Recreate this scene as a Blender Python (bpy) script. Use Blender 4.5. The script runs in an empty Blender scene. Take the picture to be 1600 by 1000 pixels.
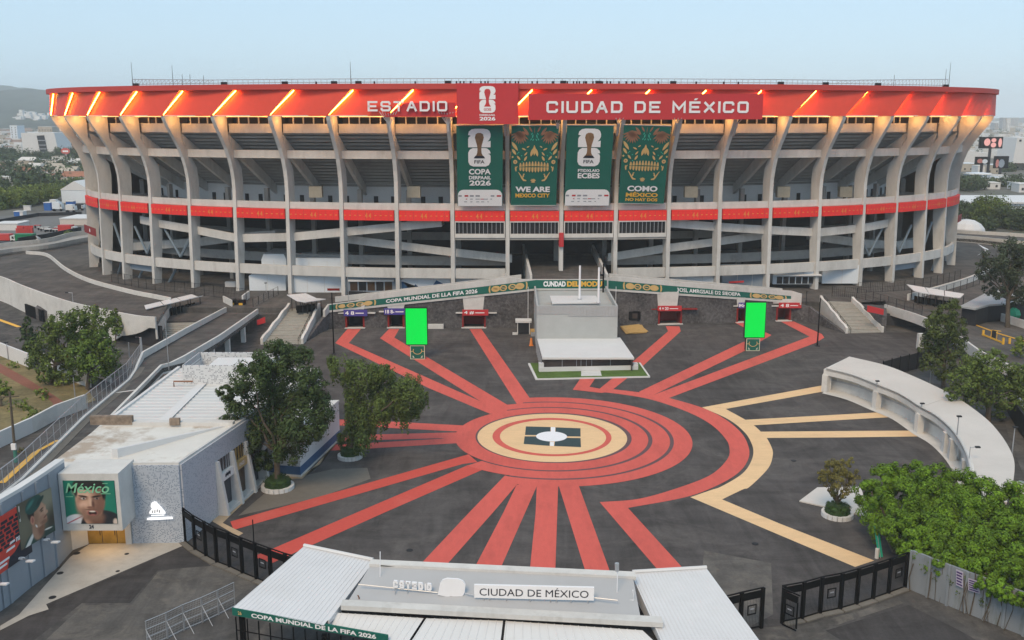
import bpy, bmesh, math, random
from mathutils import Vector, Matrix
import numpy as np
random.seed(7)
S = bpy.context.scene
COL = S.collection
# ---------------------------------------------------------------- camera, sky, sun, exposure
F = 1520.0
PITCH = math.radians(11.85)
CZ = 38.0
CP, SP = math.cos(PITCH), math.sin(PITCH)
cam = bpy.data.cameras.new("camera")
camo = bpy.data.objects.new("camera", cam)
COL.objects.link(camo)
camo.location = (0, 0, CZ)
camo.rotation_euler = (math.pi / 2 - PITCH, 0, 0)
cam.sensor_width = 36
cam.lens = 36 * F / 1600
cam.clip_start = 0.5
cam.clip_end = 40000
S.camera = camo
W = bpy.data.worlds.new("World")
S.world = W
W.use_nodes = True
nt = W.node_tree
nt.nodes.clear()
SUN_EL, SUN_ROT = math.radians(48), math.radians(200)
sky = nt.nodes.new("ShaderNodeTexSky")
sky.sky_type = 'NISHITA'
sky.sun_disc = False
sky.sun_elevation = SUN_EL
sky.sun_rotation = SUN_ROT
sky.altitude = 200
sky.air_density = 1.0
sky.dust_density = 1.6
sky.ozone_density = 1.4
veil = nt.nodes.new("ShaderNodeMix")
veil.data_type = 'RGBA'
veil.inputs[0].default_value = 0.72          # thin even cloud veil over the whole sky
veil.inputs[7].default_value = (4.25, 5.9, 7.25, 1)
bgn = nt.nodes.new("ShaderNodeBackground")
bgn.inputs[1].default_value = 0.1
outw = nt.nodes.new("ShaderNodeOutputWorld")
nt.links.new(sky.outputs[0], veil.inputs[6])
nt.links.new(veil.outputs[2], bgn.inputs[0])
nt.links.new(bgn.outputs[0], outw.inputs[0])
sun = bpy.data.lights.new("sun", 'SUN')
sun.energy = 1.5
sun.angle = math.radians(22)
sun.color = (1.0, 0.74, 0.46)
suno = bpy.data.objects.new("sun", sun)
COL.objects.link(suno)
# light comes from behind the camera, slightly from its left
suno.rotation_euler = (math.pi / 2 - SUN_EL, 0, math.radians(-20))
S.view_settings.view_transform = 'Standard'
S.view_settings.look = 'None'
S.view_settings.exposure = 0.57
S.view_settings.gamma = 1.0
S.view_settings.use_curve_mapping = False
S.render.engine = 'CYCLES'
S.cycles.use_denoising = True
S.cycles.max_bounces = 6
S.cycles.diffuse_bounces = 3
S.cycles.glossy_bounces = 2
S.cycles.transmission_bounces = 2
S.cycles.volume_bounces = 1
S.cycles.transparent_max_bounces = 8
S.cycles.sample_clamp_indirect = 4.0
# ---------------------------------------------------------------- surveying helpers
def ray(px, py):
    x = (px - 800) / F
    y = (500 - py) / F
    return Vector((x, CP + y * SP, -SP + y * CP))
def G(px, py, z=0.0):
    """ground point of a surveyed direction at height z"""
    r = ray(px, py)
    t = (z - CZ) / r.z
    return Vector((r.x * t, r.y * t, z))
def D(px, py, Y):
    r = ray(px, py)
    t = Y / r.y
    return Vector((r.x * t, Y, CZ + r.z * t))
def HZ(Y, py):
    r = ray(800, py)
    return CZ + r.z * Y / r.y
def lerp(a, b, t):
    return a + (b - a) * t
def catmull(pts, n=6):
    P = [Vector(p) for p in pts]
    P = [2 * P[0] - P[1]] + P + [2 * P[-1] - P[-2]]
    out = []
    for i in range(1, len(P) - 2):
        for k in range(n):
            t = k / n
            a, b, c, d = P[i - 1], P[i], P[i + 1], P[i + 2]
            out.append(0.5 * ((2 * b) + (c - a) * t + (2 * a - 5 * b + 4 * c - d) * t * t + (3 * b - a - 3 * c + d) * t ** 3))
    out.append(P[-2])
    return out
# ---------------------------------------------------------------- object helpers
WL = {}
def tag(o, label=None, cat=None, group=None, kind=None):
    if label: o['label'] = label
    if cat: o['category'] = cat
    if group: o['group'] = group
    if kind: o['kind'] = kind
    return o
def thing(name, label, cat, loc, group=None):
    o = bpy.data.objects.new(name, None)
    COL.objects.link(o)
    o.empty_display_size = 0.5
    o.location = loc
    WL[o] = Vector(loc)
    return tag(o, label, cat, group)
class MB:
    def __init__(s):
        s.v, s.f = [], []
    def add(s, vs, fs):
        b = len(s.v)
        s.v += [tuple(p) for p in vs]
        s.f += [tuple(i + b for i in f) for f in fs]
        return s
    def poly(s, pts):
        return s.add(pts, [tuple(range(len(pts)))])
    def prism(s, pts, z0, z1):
        n = len(pts)
        Z1 = z1 if isinstance(z1, (list, tuple)) else [z1] * n
        Z0 = z0 if isinstance(z0, (list, tuple)) else [z0] * n
        vs = [(p[0], p[1], Z0[i]) for i, p in enumerate(pts)] + [(p[0], p[1], Z1[i]) for i, p in enumerate(pts)]
        return s.add(vs, [tuple(range(n))[::-1], tuple(range(n, 2 * n))] + [(i, (i + 1) % n, n + (i + 1) % n, n + i) for i in range(n)])
    def extrude(s, pts, vec):
        n = len(pts)
        vec = Vector(vec)
        P = [Vector(p) for p in pts]
        return s.add(P + [p + vec for p in P], [tuple(range(n))[::-1], tuple(range(n, 2 * n))] + [(i, (i + 1) % n, n + (i + 1) % n, n + i) for i in range(n)])
    def obox(s, c, ux, uy, uz):
        """box centred at c with half-axis vectors"""
        c, ux, uy, uz = Vector(c), Vector(ux), Vector(uy), Vector(uz)
        vs = [c + ux * a + uy * b + uz * d for d in (-1, 1) for b in (-1, 1) for a in (-1, 1)]
        return s.add(vs, [(0, 2, 3, 1), (4, 5, 7, 6), (0, 1, 5, 4), (2, 6, 7, 3), (0, 4, 6, 2), (1, 3, 7, 5)])
    def box(s, x, y, z, w, d, h, rot=0.0):
        """box standing on z, centred on x,y"""
        c, sn = math.cos(rot), math.sin(rot)
        return s.obox((x, y, z + h / 2), (w / 2 * c, w / 2 * sn, 0), (-d / 2 * sn, d / 2 * c, 0), (0, 0, h / 2))
    def tube(s, pts, r, n=6, r2=None, cap=True):
        P = [Vector(p) for p in pts]
        m = len(P)
        rings = []
        for i, p in enumerate(P):
            d = (P[min(i + 1, m - 1)] - P[max(i - 1, 0)])
            if d.length < 1e-6: d = Vector((0, 0, 1))
            d.normalize()
            u = d.cross(Vector((0, 0, 1)) if abs(d.z) < 0.9 else Vector((1, 0, 0))).normalized()
            w = d.cross(u)
            rr = r if r2 is None else lerp(r, r2, i / max(1, m - 1))
            rings.append([p + u * rr * math.cos(a) + w * rr * math.sin(a) for a in [2 * math.pi * k / n for k in range(n)]])
        vs = [q for R in rings for q in R]
        fs = [(i * n + k, i * n + (k + 1) % n, (i + 1) * n + (k + 1) % n, (i + 1) * n + k) for i in range(m - 1) for k in range(n)]
        if cap: fs += [tuple(range(n))[::-1], tuple(range((m - 1) * n, m * n))]
        return s.add(vs, fs)
    def wall(s, path, z0, z1, th=0.25):
        """wall of thickness th along path; z0,z1 scalars or lists"""
        P = [Vector((p[0], p[1])) for p in path]
        n = len(P)
        Z0 = z0 if isinstance(z0, (list, tuple)) else [z0] * n
        Z1 = z1 if isinstance(z1, (list, tuple)) else [z1] * n
        vs = []
        for i, p in enumerate(P):
            d = P[min(i + 1, n - 1)] - P[max(i - 1, 0)]
            d.normalize()
            m = Vector((-d.y, d.x)) * th
            q = p + m
            vs += [(p.x, p.y, Z0[i]), (p.x, p.y, Z1[i]), (q.x, q.y, Z1[i]), (q.x, q.y, Z0[i])]
        fs = []
        for i in range(n - 1):
            a, b = 4 * i, 4 * i + 4
            fs += [(a, b, b + 1, a + 1), (a + 1, b + 1, b + 2, a + 2), (a + 2, b + 2, b + 3, a + 3), (a + 3, b + 3, b, a)]
        fs += [(0, 1, 2, 3), (4 * n - 4, 4 * n - 1, 4 * n - 2, 4 * n - 3)]
        return s.add(vs, fs)
    def strip(s, A, B):
        """sheet between two polylines of equal length"""
        n = len(A)
        return s.add(list(A) + list(B), [(i, i + 1, n + i + 1, n + i) for i in range(n - 1)])
    def slab(s, A, B, th):
        n = len(A)
        A = [Vector(p) for p in A]; B = [Vector(p) for p in B]
        dn = Vector((0, 0, -th))
        vs = A + B + [p + dn for p in A] + [p + dn for p in B]
        fs = []
        for i in range(n - 1):
            fs += [(i, i + 1, n + i + 1, n + i), (2 * n + i, 3 * n + i, 3 * n + i + 1, 2 * n + i + 1),
                   (i, 2 * n + i, 2 * n + i + 1, i + 1), (n + i, n + i + 1, 3 * n + i + 1, 3 * n + i)]
        fs += [(0, n, 3 * n, 2 * n), (n - 1, 3 * n - 1, 4 * n - 1, 2 * n - 1)]
        return s.add(vs, fs)
    def sphere(s, c, r, n=8, m=6, sz=1.0):
        vs, fs = [], []
        for j in range(m + 1):
            a = math.pi * j / m
            for k in range(n):
                b = 2 * math.pi * k / n
                vs.append((c[0] + r * math.sin(a) * math.cos(b), c[1] + r * math.sin(a) * math.sin(b), c[2] + r * sz * math.cos(a)))
        for j in range(m):
            for k in range(n):
                fs.append((j * n + k, (j + 1) * n + k, (j + 1) * n + (k + 1) % n, j * n + (k + 1) % n))
        return s.add(vs, fs)
    def build(s, name, mat, parent=None, smooth=False, label=None, cat=None, group=None, kind=None):
        if parent is not None:
            o0 = WL[parent]
        else:
            a = np.array(s.v)
            o0 = Vector(((a[:, 0].min() + a[:, 0].max()) / 2, (a[:, 1].min() + a[:, 1].max()) / 2, a[:, 2].min()))
        me = bpy.data.meshes.new(name)
        ox, oy, oz = o0
        me.from_pydata([(x - ox, y - oy, z - oz) for x, y, z in s.v], [], s.f)
        me.update()
        if smooth:
            me.shade_smooth()
        if mat: me.materials.append(mat)
        o = bpy.data.objects.new(name, me)
        COL.objects.link(o)
        WL[o] = Vector(o0)
        if parent is not None:
            o.parent = parent
        else:
            o.location = o0
        return tag(o, label, cat, group, kind)
def copy_tree(o, parent=None):
    c = o.copy()
    COL.objects.link(c)
    if parent is not None: c.parent = parent
    for ch in list(o.children):
        copy_tree(ch, c)
    return c
# flat print on a plane: origin, unit u (right), unit v (up), unit n (towards viewer)
class Frame:
    def __init__(s, o, u, v, n=None):
        s.o = Vector(o); s.u = Vector(u); s.v = Vector(v)
        s.n = (s.u.cross(s.v)).normalized() if n is None else Vector(n)
    def p(s, x, y, d=0.0):
        return s.o + s.u * x + s.v * y + s.n * d
def fpoly(mb, fr, pts, d=0.02, th=None):
    if th: mb.extrude([fr.p(x, y, d) for x, y in pts], fr.n * th)
    else: mb.poly([fr.p(x, y, d) for x, y in pts])
def rrect(x0, y0, x1, y1, r, n=4):
    out = []
    for cx, cy, a0 in ((x1 - r, y0 + r, -90), (x1 - r, y1 - r, 0), (x0 + r, y1 - r, 90), (x0 + r, y0 + r, 180)):
        for k in range(n + 1):
            a = math.radians(a0 + 90 * k / n)
            out.append((cx + r * math.cos(a), cy + r * math.sin(a)))
    return out
def ell(cx, cy, rx, ry, n=12, a0=0.0):
    c, s_ = math.cos(a0), math.sin(a0)
    out = []
    for k in range(n):
        a = 2 * math.pi * k / n
        x, y = rx * math.cos(a), ry * math.sin(a)
        out.append((cx + x * c - y * s_, cy + x * s_ + y * c))
    return out
def leaf(cx, cy, L, w, a):
    c, s_ = math.cos(a), math.sin(a)
    pts = [(-L, 0), (-.5 * L, w * .8), (0, w), (.55 * L, w * .7), (L, 0), (.55 * L, -w * .7), (0, -w), (-.5 * L, -w * .8)]
    return [(cx + x * c - y * s_, cy + x * s_ + y * c) for x, y in pts]
_tc = {}
def text_mesh(txt, bold=0.0, shear=0.0):
    key = (txt, bold, shear)
    if key in _tc: return _tc[key]
    cu = bpy.data.curves.new("txt", 'FONT')
    cu.body = txt
    cu.offset = bold
    cu.shear = shear
    cu.resolution_u = 3
    ob = bpy.data.objects.new("txt", cu)
    COL.objects.link(ob)
    dg = bpy.context.evaluated_depsgraph_get()
    me = ob.evaluated_get(dg).to_mesh()
    v = np.array([tuple(q.co) for q in me.vertices])
    f = [tuple(p.vertices) for p in me.polygons]
    ob.evaluated_get(dg).to_mesh_clear()
    bpy.data.objects.remove(ob)
    bpy.data.curves.remove(cu)
    mn, mx = v.min(0), v.max(0)
    _tc[key] = (v, f, mn, mx)
    return _tc[key]
def ftext(mb, fr, txt, x0, y0, x1, y1, d=0.03, bold=0.0, shear=0.0):
    """lettering filling the rectangle x0..x1, y0..y1 of the frame"""
    v, f, mn, mx = text_mesh(txt, bold, shear)
    sx = (x1 - x0) / (mx[0] - mn[0]); sy = (y1 - y0) / (mx[1] - mn[1])
    mb.add([fr.p(x0 + (q[0] - mn[0]) * sx, y0 + (q[1] - mn[1]) * sy, d) for q in v], f)
# squared sign lettering drawn as strokes
GL = {
 'C': [[(1, .82), (1, .88), (.88, 1), (.12, 1), (0, .88), (0, .12), (.12, 0), (.88, 0), (1, .12), (1, .18)]],
 'I': [[(0, 0), (0, 1)]],
 'U': [[(0, 1), (0, .12), (.12, 0), (.88, 0), (1, .12), (1, 1)]],
 'D': [[(0, 0), (0, 1), (.8, 1), (1, .8), (1, .2), (.8, 0), (0, 0)]],
 'A': [[(0, 0), (.44, 1), (.56, 1), (1, 0)], [(.22, .36), (.78, .36)]],
 'E': [[(1, 1), (0, 1), (0, 0), (1, 0)], [(0, .5), (.85, .5)]],
 'M': [[(0, 0), (0, 1), (.5, .3), (1, 1), (1, 0)]],
 'X': [[(.04, .04), (.96, .96)], [(.04, .96), (.96, .04)]],
 'O': [[(.12, 0), (.88, 0), (1, .12), (1, .88), (.88, 1), (.12, 1), (0, .88), (0, .12), (.12, 0)]],
 'S': [[(1, .8), (1, .88), (.88, 1), (.12, 1), (0, .88), (0, .62), (.12, .52), (.88, .48), (1, .38), (1, .12), (.88, 0), (.12, 0), (0, .12), (0, .2)]],
 'T': [[(0, 1), (1, 1)], [(.5, 1), (.5, 0)]],
}
def stroke_text(mb, fr, txt, x0, y0, x1, h, t, d=0.1, th=0.15):
    """wide squared letters between x0 and x1, height h, stroke t"""
    wd = {'I': .12, ' ': .42, 'M': 1.1}
    tot = sum(wd.get(c if c != 'É' else 'E', 0.92) for c in txt) + 0.28 * (len(txt) - 1)
    sc = (x1 - x0) / tot
    x = x0
    for ch in txt:
        c = 'E' if ch == 'É' else ch
        w = wd.get(c, 0.92) * sc
        if c != ' ':
            ww = w - t if c != 'I' else 0
            for st in GL[c]:
                pts = [(x + t / 2 + (a if c != 'I' else 0) * ww, y0 + t / 2 + b * (h - t)) for a, b in st]
                n = len(pts)
                closed = pts[0] == pts[-1]
                if not closed:
                    for e, f_ in ((0, 1), (n - 1, n - 2)):
                        dd = Vector((pts[e][0] - pts[f_][0], pts[e][1] - pts[f_][1])).normalized() * t / 2
                        pts[e] = (pts[e][0] + dd.x, pts[e][1] + dd.y)
                L, R = [], []
                for i in range(n):
                    if closed and i in (0, n - 1): a, b = pts[n - 2], pts[1]
                    else: a, b = pts[max(0, i - 1)], pts[min(n - 1, i + 1)]
                    p = pts[i]
                    d1 = Vector((p[0] - a[0], p[1] - a[1])); d2 = Vector((b[0] - p[0], b[1] - p[1]))
                    if d1.length < 1e-9: d1 = d2
                    if d2.length < 1e-9: d2 = d1
                    d1.normalize(); d2.normalize()
                    m = (d1 + d2).normalized()
                    k = 1 / max(.5, m.dot(d1))
                    nx, ny = -m.y * k * t / 2, m.x * k * t / 2
                    L.append(fr.p(p[0] + nx, p[1] + ny, d)); R.append(fr.p(p[0] - nx, p[1] - ny, d))
                up = fr.n * th
                LL = [q + up for q in L]; RR = [q + up for q in R]
                mb.strip(LL, RR); mb.strip(L, LL); mb.strip(R, RR)
            if ch == 'É':
                mb.extrude([fr.p(x + w * .4, y0 + h * 1.1, d), fr.p(x + w * .62, y0 + h * 1.1, d), fr.p(x + w * .78, y0 + h * 1.26, d), fr.p(x + w * .52, y0 + h * 1.26, d)], fr.n * th)
        x += w + 0.28 * sc
# ---------------------------------------------------------------- materials
def newmat(name):
    m = bpy.data.materials.new(name)
    m.use_nodes = True
    n = m.node_tree
    b = n.nodes["Principled BSDF"]
    return m, n, b
def M(name, col, rough=0.8, var=0.12, scale=1.5, big=0.08, bump=0.0, metal=0.0, spec=0.3, stretch=(1, 1, 1), stain=None, stain_amt=0.5, stain_scale=0.25, island=0.0, lo=.52, hi=.68):
    m, n, b = newmat(name)
    L = n.links
    geo = n.nodes.new("ShaderNodeNewGeometry")
    mp = n.nodes.new("ShaderNodeMapping"); mp.inputs['Scale'].default_value = stretch
    L.new(geo.outputs['Position'], mp.inputs['Vector'])
    n1 = n.nodes.new("ShaderNodeTexNoise"); n1.inputs['Scale'].default_value = scale; n1.inputs['Detail'].default_value = 6; n1.inputs['Roughness'].default_value = .65
    L.new(mp.outputs[0], n1.inputs['Vector'])
    n2 = n.nodes.new("ShaderNodeTexNoise"); n2.inputs['Scale'].default_value = big; n2.inputs['Detail'].default_value = 4
    L.new(mp.outputs[0], n2.inputs['Vector'])
    ad = n.nodes.new("ShaderNodeMath"); ad.operation = 'ADD'
    L.new(n1.outputs[0], ad.inputs[0]); L.new(n2.outputs[0], ad.inputs[1])
    mr = n.nodes.new("ShaderNodeMapRange")
    mr.inputs[1].default_value = 0.6; mr.inputs[2].default_value = 1.4
    mr.inputs[3].default_value = 1 - var * 1.6; mr.inputs[4].default_value = 1 + var * 1.6
    L.new(ad.outputs[0], mr.inputs[0])
    fac = mr.outputs[0]
    if island > 0:
        m2 = n.nodes.new("ShaderNodeMapRange"); m2.inputs[3].default_value = 1 - island; m2.inputs[4].default_value = 1 + island
        L.new(geo.outputs['Random Per Island'], m2.inputs[0])
        mm = n.nodes.new("ShaderNodeMath"); mm.operation = 'MULTIPLY'
        L.new(fac, mm.inputs[0]); L.new(m2.outputs[0], mm.inputs[1]); fac = mm.outputs[0]
    vm = n.nodes.new("ShaderNodeVectorMath"); vm.operation = 'SCALE'
    vm.inputs[0].default_value = col[:3]
    L.new(fac, vm.inputs['Scale'])
    out = vm.outputs[0]
    if stain is not None:
        n3 = n.nodes.new("ShaderNodeTexNoise"); n3.inputs['Scale'].default_value = stain_scale; n3.inputs['Detail'].default_value = 7; n3.inputs['Roughness'].default_value = .7
        L.new(mp.outputs[0], n3.inputs['Vector'])
        r3 = n.nodes.new("ShaderNodeMapRange"); r3.inputs[1].default_value = lo; r3.inputs[2].default_value = hi; r3.inputs[4].default_value = stain_amt
        L.new(n3.outputs[0], r3.inputs[0])
        mx = n.nodes.new("ShaderNodeMix"); mx.data_type = 'RGBA'
        L.new(r3.outputs[0], mx.inputs[0]); L.new(out, mx.inputs[6]); mx.inputs[7].default_value = (*stain[:3], 1)
        out = mx.outputs[2]
    L.new(out, b.inputs['Base Color'])
    b.inputs['Roughness'].default_value = rough
    b.inputs['Metallic'].default_value = metal
    b.inputs['Specular IOR Level'].default_value = spec
    if bump > 0:
        bp = n.nodes.new("ShaderNodeBump"); bp.inputs['Strength'].default_value = bump; bp.inputs['Distance'].default_value = .15
        L.new(n1.outputs[0], bp.inputs['Height']); L.new(bp.outputs[0], b.inputs['Normal'])
    return m
def EM(name, col, st):
    m, n, b = newmat(name)
    b.inputs['Base Color'].default_value = (*[c * .5 for c in col], 1)
    b.inputs['Emission Color'].default_value = (*col, 1)
    b.inputs['Emission Strength'].default_value = st
    b.inputs['Roughness'].default_value = .5
    return m
def perforated(name, base, hole, du, cell=.16, dens=.3):
    """sheet metal punched with a random grid; du = horizontal direction of the wall"""
    m, n, b = newmat(name)
    L = n.links
    geo = n.nodes.new("ShaderNodeNewGeometry")
    dt = n.nodes.new("ShaderNodeVectorMath"); dt.operation = 'DOT_PRODUCT'; dt.inputs[1].default_value = (du[0], du[1], 0)
    L.new(geo.outputs['Position'], dt.inputs[0])
    sp = n.nodes.new("ShaderNodeSeparateXYZ"); L.new(geo.outputs['Position'], sp.inputs[0])
    cb = n.nodes.new("ShaderNodeCombineXYZ"); L.new(dt.outputs['Value'], cb.inputs[0]); L.new(sp.outputs[2], cb.inputs[1])
    sn = n.nodes.new("ShaderNodeVectorMath"); sn.operation = 'SNAP'; sn.inputs[1].default_value = (cell, cell, 1)
    L.new(cb.outputs[0], sn.inputs[0])
    wn = n.nodes.new("ShaderNodeTexWhiteNoise"); wn.noise_dimensions = '2D'; L.new(sn.outputs[0], wn.inputs[0])
    fr = n.nodes.new("ShaderNodeVectorMath"); fr.operation = 'SUBTRACT'
    L.new(cb.outputs[0], fr.inputs[0]); L.new(sn.outputs[0], fr.inputs[1])
    s2 = n.nodes.new("ShaderNodeSeparateXYZ"); L.new(fr.outputs[0], s2.inputs[0])
    def inr(o):
        a = n.nodes.new("ShaderNodeMath"); a.operation = 'COMPARE'; a.inputs[1].default_value = cell * .5; a.inputs[2].default_value = cell * .34
        L.new(o, a.inputs[0]); return a.outputs[0]
    m1 = n.nodes.new("ShaderNodeMath"); m1.operation = 'MULTIPLY'; L.new(inr(s2.outputs[0]), m1.inputs[0]); L.new(inr(s2.outputs[1]), m1.inputs[1])
    gt = n.nodes.new("ShaderNodeMath"); gt.operation = 'LESS_THAN'; gt.inputs[1].default_value = dens; L.new(wn.outputs[0], gt.inputs[0])
    m2 = n.nodes.new("ShaderNodeMath"); m2.operation = 'MULTIPLY'; L.new(m1.outputs[0], m2.inputs[0]); L.new(gt.outputs[0], m2.inputs[1])
    mx = n.nodes.new("ShaderNodeMix"); mx.data_type = 'RGBA'
    L.new(m2.outputs[0], mx.inputs[0]); mx.inputs[6].default_value = (*base, 1); mx.inputs[7].default_value = (*hole, 1)
    L.new(mx.outputs[2], b.inputs['Base Color']); b.inputs['Roughness'].default_value = .6
    return m
m_conc = M("concrete", (.55, .54, .52), .85, .10, .9, .15, .15, stain=(.25, .24, .22), stain_amt=.35, stain_scale=.35, stretch=(1, 1, .35))
m_concl = M("pale_concrete", (.60, .585, .56), .85, .08, .8, .12, .1, stain=(.33, .32, .30), stain_amt=.35, stain_scale=.3)
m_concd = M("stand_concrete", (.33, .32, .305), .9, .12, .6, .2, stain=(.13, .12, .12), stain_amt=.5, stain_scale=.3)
m_dark = M("dark_interior", (.035, .035, .04), .9, .15)  # near-black, mostly the shade of deep openings put into the colour
def asphalt(name, base, dust, dust_amt, sc=.055, seed=0.0):
    """worn asphalt: fine grain, swept tyre streaks, dusty pale areas"""
    m, n, b = newmat(name); L = n.links
    geo = n.nodes.new("ShaderNodeNewGeometry")
    off = n.nodes.new("ShaderNodeVectorMath"); off.operation = 'ADD'; off.inputs[1].default_value = (seed, seed * .7, 0); L.new(geo.outputs['Position'], off.inputs[0])
    def noise(scale, detail, rough, vec, dist=0.0):
        t = n.nodes.new("ShaderNodeTexNoise"); t.inputs['Scale'].default_value = scale; t.inputs['Detail'].default_value = detail; t.inputs['Roughness'].default_value = rough; t.inputs['Distortion'].default_value = dist
        L.new(vec, t.inputs['Vector']); return t.outputs[0]
    def rng_(o, a, c, lo, hi):
        r = n.nodes.new("ShaderNodeMapRange"); r.inputs[1].default_value = a; r.inputs[2].default_value = c; r.inputs[3].default_value = lo; r.inputs[4].default_value = hi; L.new(o, r.inputs[0]); return r.outputs[0]
    def mul(a, c):
        q = n.nodes.new("ShaderNodeMath"); q.operation = 'MULTIPLY'; L.new(a, q.inputs[0]); L.new(c, q.inputs[1]); return q.outputs[0]
    v = off.outputs[0]
    mp = n.nodes.new("ShaderNodeMapping"); mp.inputs['Scale'].default_value = (1, .16, 1); mp.inputs['Rotation'].default_value = (0, 0, .9); L.new(v, mp.inputs['Vector'])
    mp2 = n.nodes.new("ShaderNodeMapping"); mp2.inputs['Scale'].default_value = (.2, 1, 1); mp2.inputs['Rotation'].default_value = (0, 0, -.5); L.new(v, mp2.inputs['Vector'])
    grain = rng_(noise(4.5, 5, .7, v), .3, .7, .86, 1.14)
    streak = rng_(noise(.45, 5, .62, mp.outputs[0], 1.6), .32, .68, .80, 1.22)
    streak2 = rng_(noise(.3, 5, .6, mp2.outputs[0], 2.2), .35, .65, .84, 1.18)
    big = rng_(noise(sc, 5, .6, v, .8), .35, .65, .84, 1.2)
    f = mul(mul(grain, streak), mul(streak2, big))
    vm = n.nodes.new("ShaderNodeVectorMath"); vm.operation = 'SCALE'; vm.inputs[0].default_value = base; L.new(f, vm.inputs['Scale'])
    d = mul(rng_(noise(sc * 2.2, 7, .68, v, 1.2), .47, .66, 0, dust_amt), rng_(noise(1.1, 6, .7, v, 1.0), .35, .62, .35, 1))
    mx = n.nodes.new("ShaderNodeMix"); mx.data_type = 'RGBA'; L.new(d, mx.inputs[0]); L.new(vm.outputs[0], mx.inputs[6]); mx.inputs[7].default_value = (*dust, 1)
    L.new(mx.outputs[2], b.inputs['Base Color']); b.inputs['Roughness'].default_value = .9; b.inputs['Specular IOR Level'].default_value = .15
    bp = n.nodes.new("ShaderNodeBump"); bp.inputs['Strength'].default_value = .25; bp.inputs['Distance'].default_value = .08; L.new(grain, bp.inputs['Height']); L.new(bp.outputs[0], b.inputs['Normal'])
    return m
m_asph = asphalt("asphalt", (.068, .062, .061), (.135, .122, .115), .75)
m_asph2 = asphalt("worn_asphalt", (.072, .068, .066), (.165, .15, .135), .8, .09, 31.0)
m_asph3 = asphalt("pale_worn_asphalt", (.088, .082, .077), (.18, .16, .14), .8, .12, 77.0)
m_asph4 = asphalt("fresh_asphalt", (.05, .046, .046), (.10, .09, .085), .4, .09, 11.0)
m_deck = asphalt("deck_asphalt", (.082, .077, .074), (.175, .155, .135), .6, .07, 55.0)
m_unused = M("asphalt", (.062, .059, .061), .92, .16, 1.6, .06, .25, spec=.2, stain=(.105, .10, .10), stain_amt=.5, stain_scale=.09, stretch=(1, .35, 1))
m_unused2 = M("worn_asphalt_old", (.085, .083, .083), .92, .2, 1.2, .05, .25, spec=.2, stain=(.16, .155, .15), stain_amt=.6, stain_scale=.12)
m_unused3 = M("deck_old", (.085, .08, .078), .92, .15, 1.0, .08, .2, spec=.2, stain=(.17, .14, .11), stain_amt=.45, stain_scale=.12, stretch=(1, .4, 1))
m_apron = M("aged_pavement", (.16, .145, .125), .9, .12, 1.5, .1, .2, spec=.2)
m_red = M("red_paint", (.56, .085, .065), .85, .07, 2.2, .05, .08, spec=.2, stain=(.62, .15, .12), stain_amt=.45, stain_scale=.15)
m_red2 = M("red_paint_aged", (.60, .112, .09), .85, .08, 2.0, .06, .08, spec=.2, stain=(.36, .07, .058), stain_amt=.55, stain_scale=.3, stretch=(1, .3, 1), lo=.49, hi=.72)
m_tan = M("tan_paint", (.74, .50, .28), .85, .07, 1.8, .06, .06, spec=.2, stain=(.52, .36, .21), stain_amt=.5, stain_scale=.35, stretch=(.4, 1, 1), lo=.5, hi=.74)
m_seam = M("plum_seam_paint", (.12, .07, .075), .9, .08)
m_slate = M("slate_paint", (.035, .06, .065), .85, .08)
m_wpaint = M("white_paint", (.78, .78, .80), .7, .03)
m_white = M("white_sheet", (.62, .62, .63), .5, .04, .6, .2, stain=(.5, .49, .46), stain_amt=.18, stain_scale=.25)
m_whiter = M("white_roof", (.64, .635, .63), .6, .03, .5, .2, stain=(.58, .55, .5), stain_amt=.3, stain_scale=.2)
m_stainroof = M("stained_white_roof", (.64, .62, .58), .75, .05, .6, .2, stain=(.34, .26, .19), stain_amt=.85, stain_scale=.13, lo=.50, hi=.60)
m_corr = M("corrugated_sheet", (.60, .60, .59), .45, .05, .8, .15, metal=.15, stain=(.5, .48, .44), stain_amt=.3, stain_scale=.3)
m_grey = M("grey_render", (.40, .415, .41), .8, .05, .7, .2)
m_grey2 = M("grey_membrane", (.36, .365, .37), .7, .05, .7, .2, stain=(.28, .28, .28), stain_amt=.3)
m_steel = M("galvanised_steel", (.42, .43, .45), .45, .08, 3, metal=.5)
m_black = M("black_metal", (.006, .006, .007), .6, .1, spec=.08)
m_dgrey = M("dark_grey_metal", (.025, .026, .03), .6, .1, spec=.12)
m_glass = M("dark_glass", (.02, .022, .026), .12, .2, 2.5, .4, spec=.6)
m_glass2 = M("smoky_glass", (.055, .045, .045), .25, .2, 1.2, .4, spec=.5)
m_fasc = M("red_fascia", (.74, .075, .045), .55, .05, .8, .1)
m_fasc2 = M("red_coping", (.50, .06, .05), .55, .05, .8, .1)
m_sign = M("red_sign", (.50, .035, .04), .55, .04)
m_signd = M("dark_red_metal", (.24, .015, .013), .55, .06)
m_ring = M("red_led_board", (.80, .035, .03), .5, .06, 2)
m_gold = M("gold_print", (.60, .40, .16), .6, .05)
m_goldy = M("yellow_print", (.75, .42, .06), .6, .04)
m_orangep = M("orange_print", (.75, .24, .05), .6, .04)
m_green = M("green_banner", (.008, .115, .085), .65, .05, .8, .1)
m_green2 = M("mint_print", (.05, .42, .30), .6, .05)
m_copper = M("copper_print", (.30, .15, .09), .6, .08)
m_bronze = M("bronze_print", (.20, .11, .055), .55, .35, 1.6)
m_letter = M("white_letter", (.80, .79, .80), .5, .02)
m_ink = M("dark_ink", (.02, .022, .035), .6, .05)
m_greyink = M("grey_ink", (.30, .31, .34), .6, .05)
m_purple = M("purple_sign", (.07, .055, .28), .55, .05)
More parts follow.
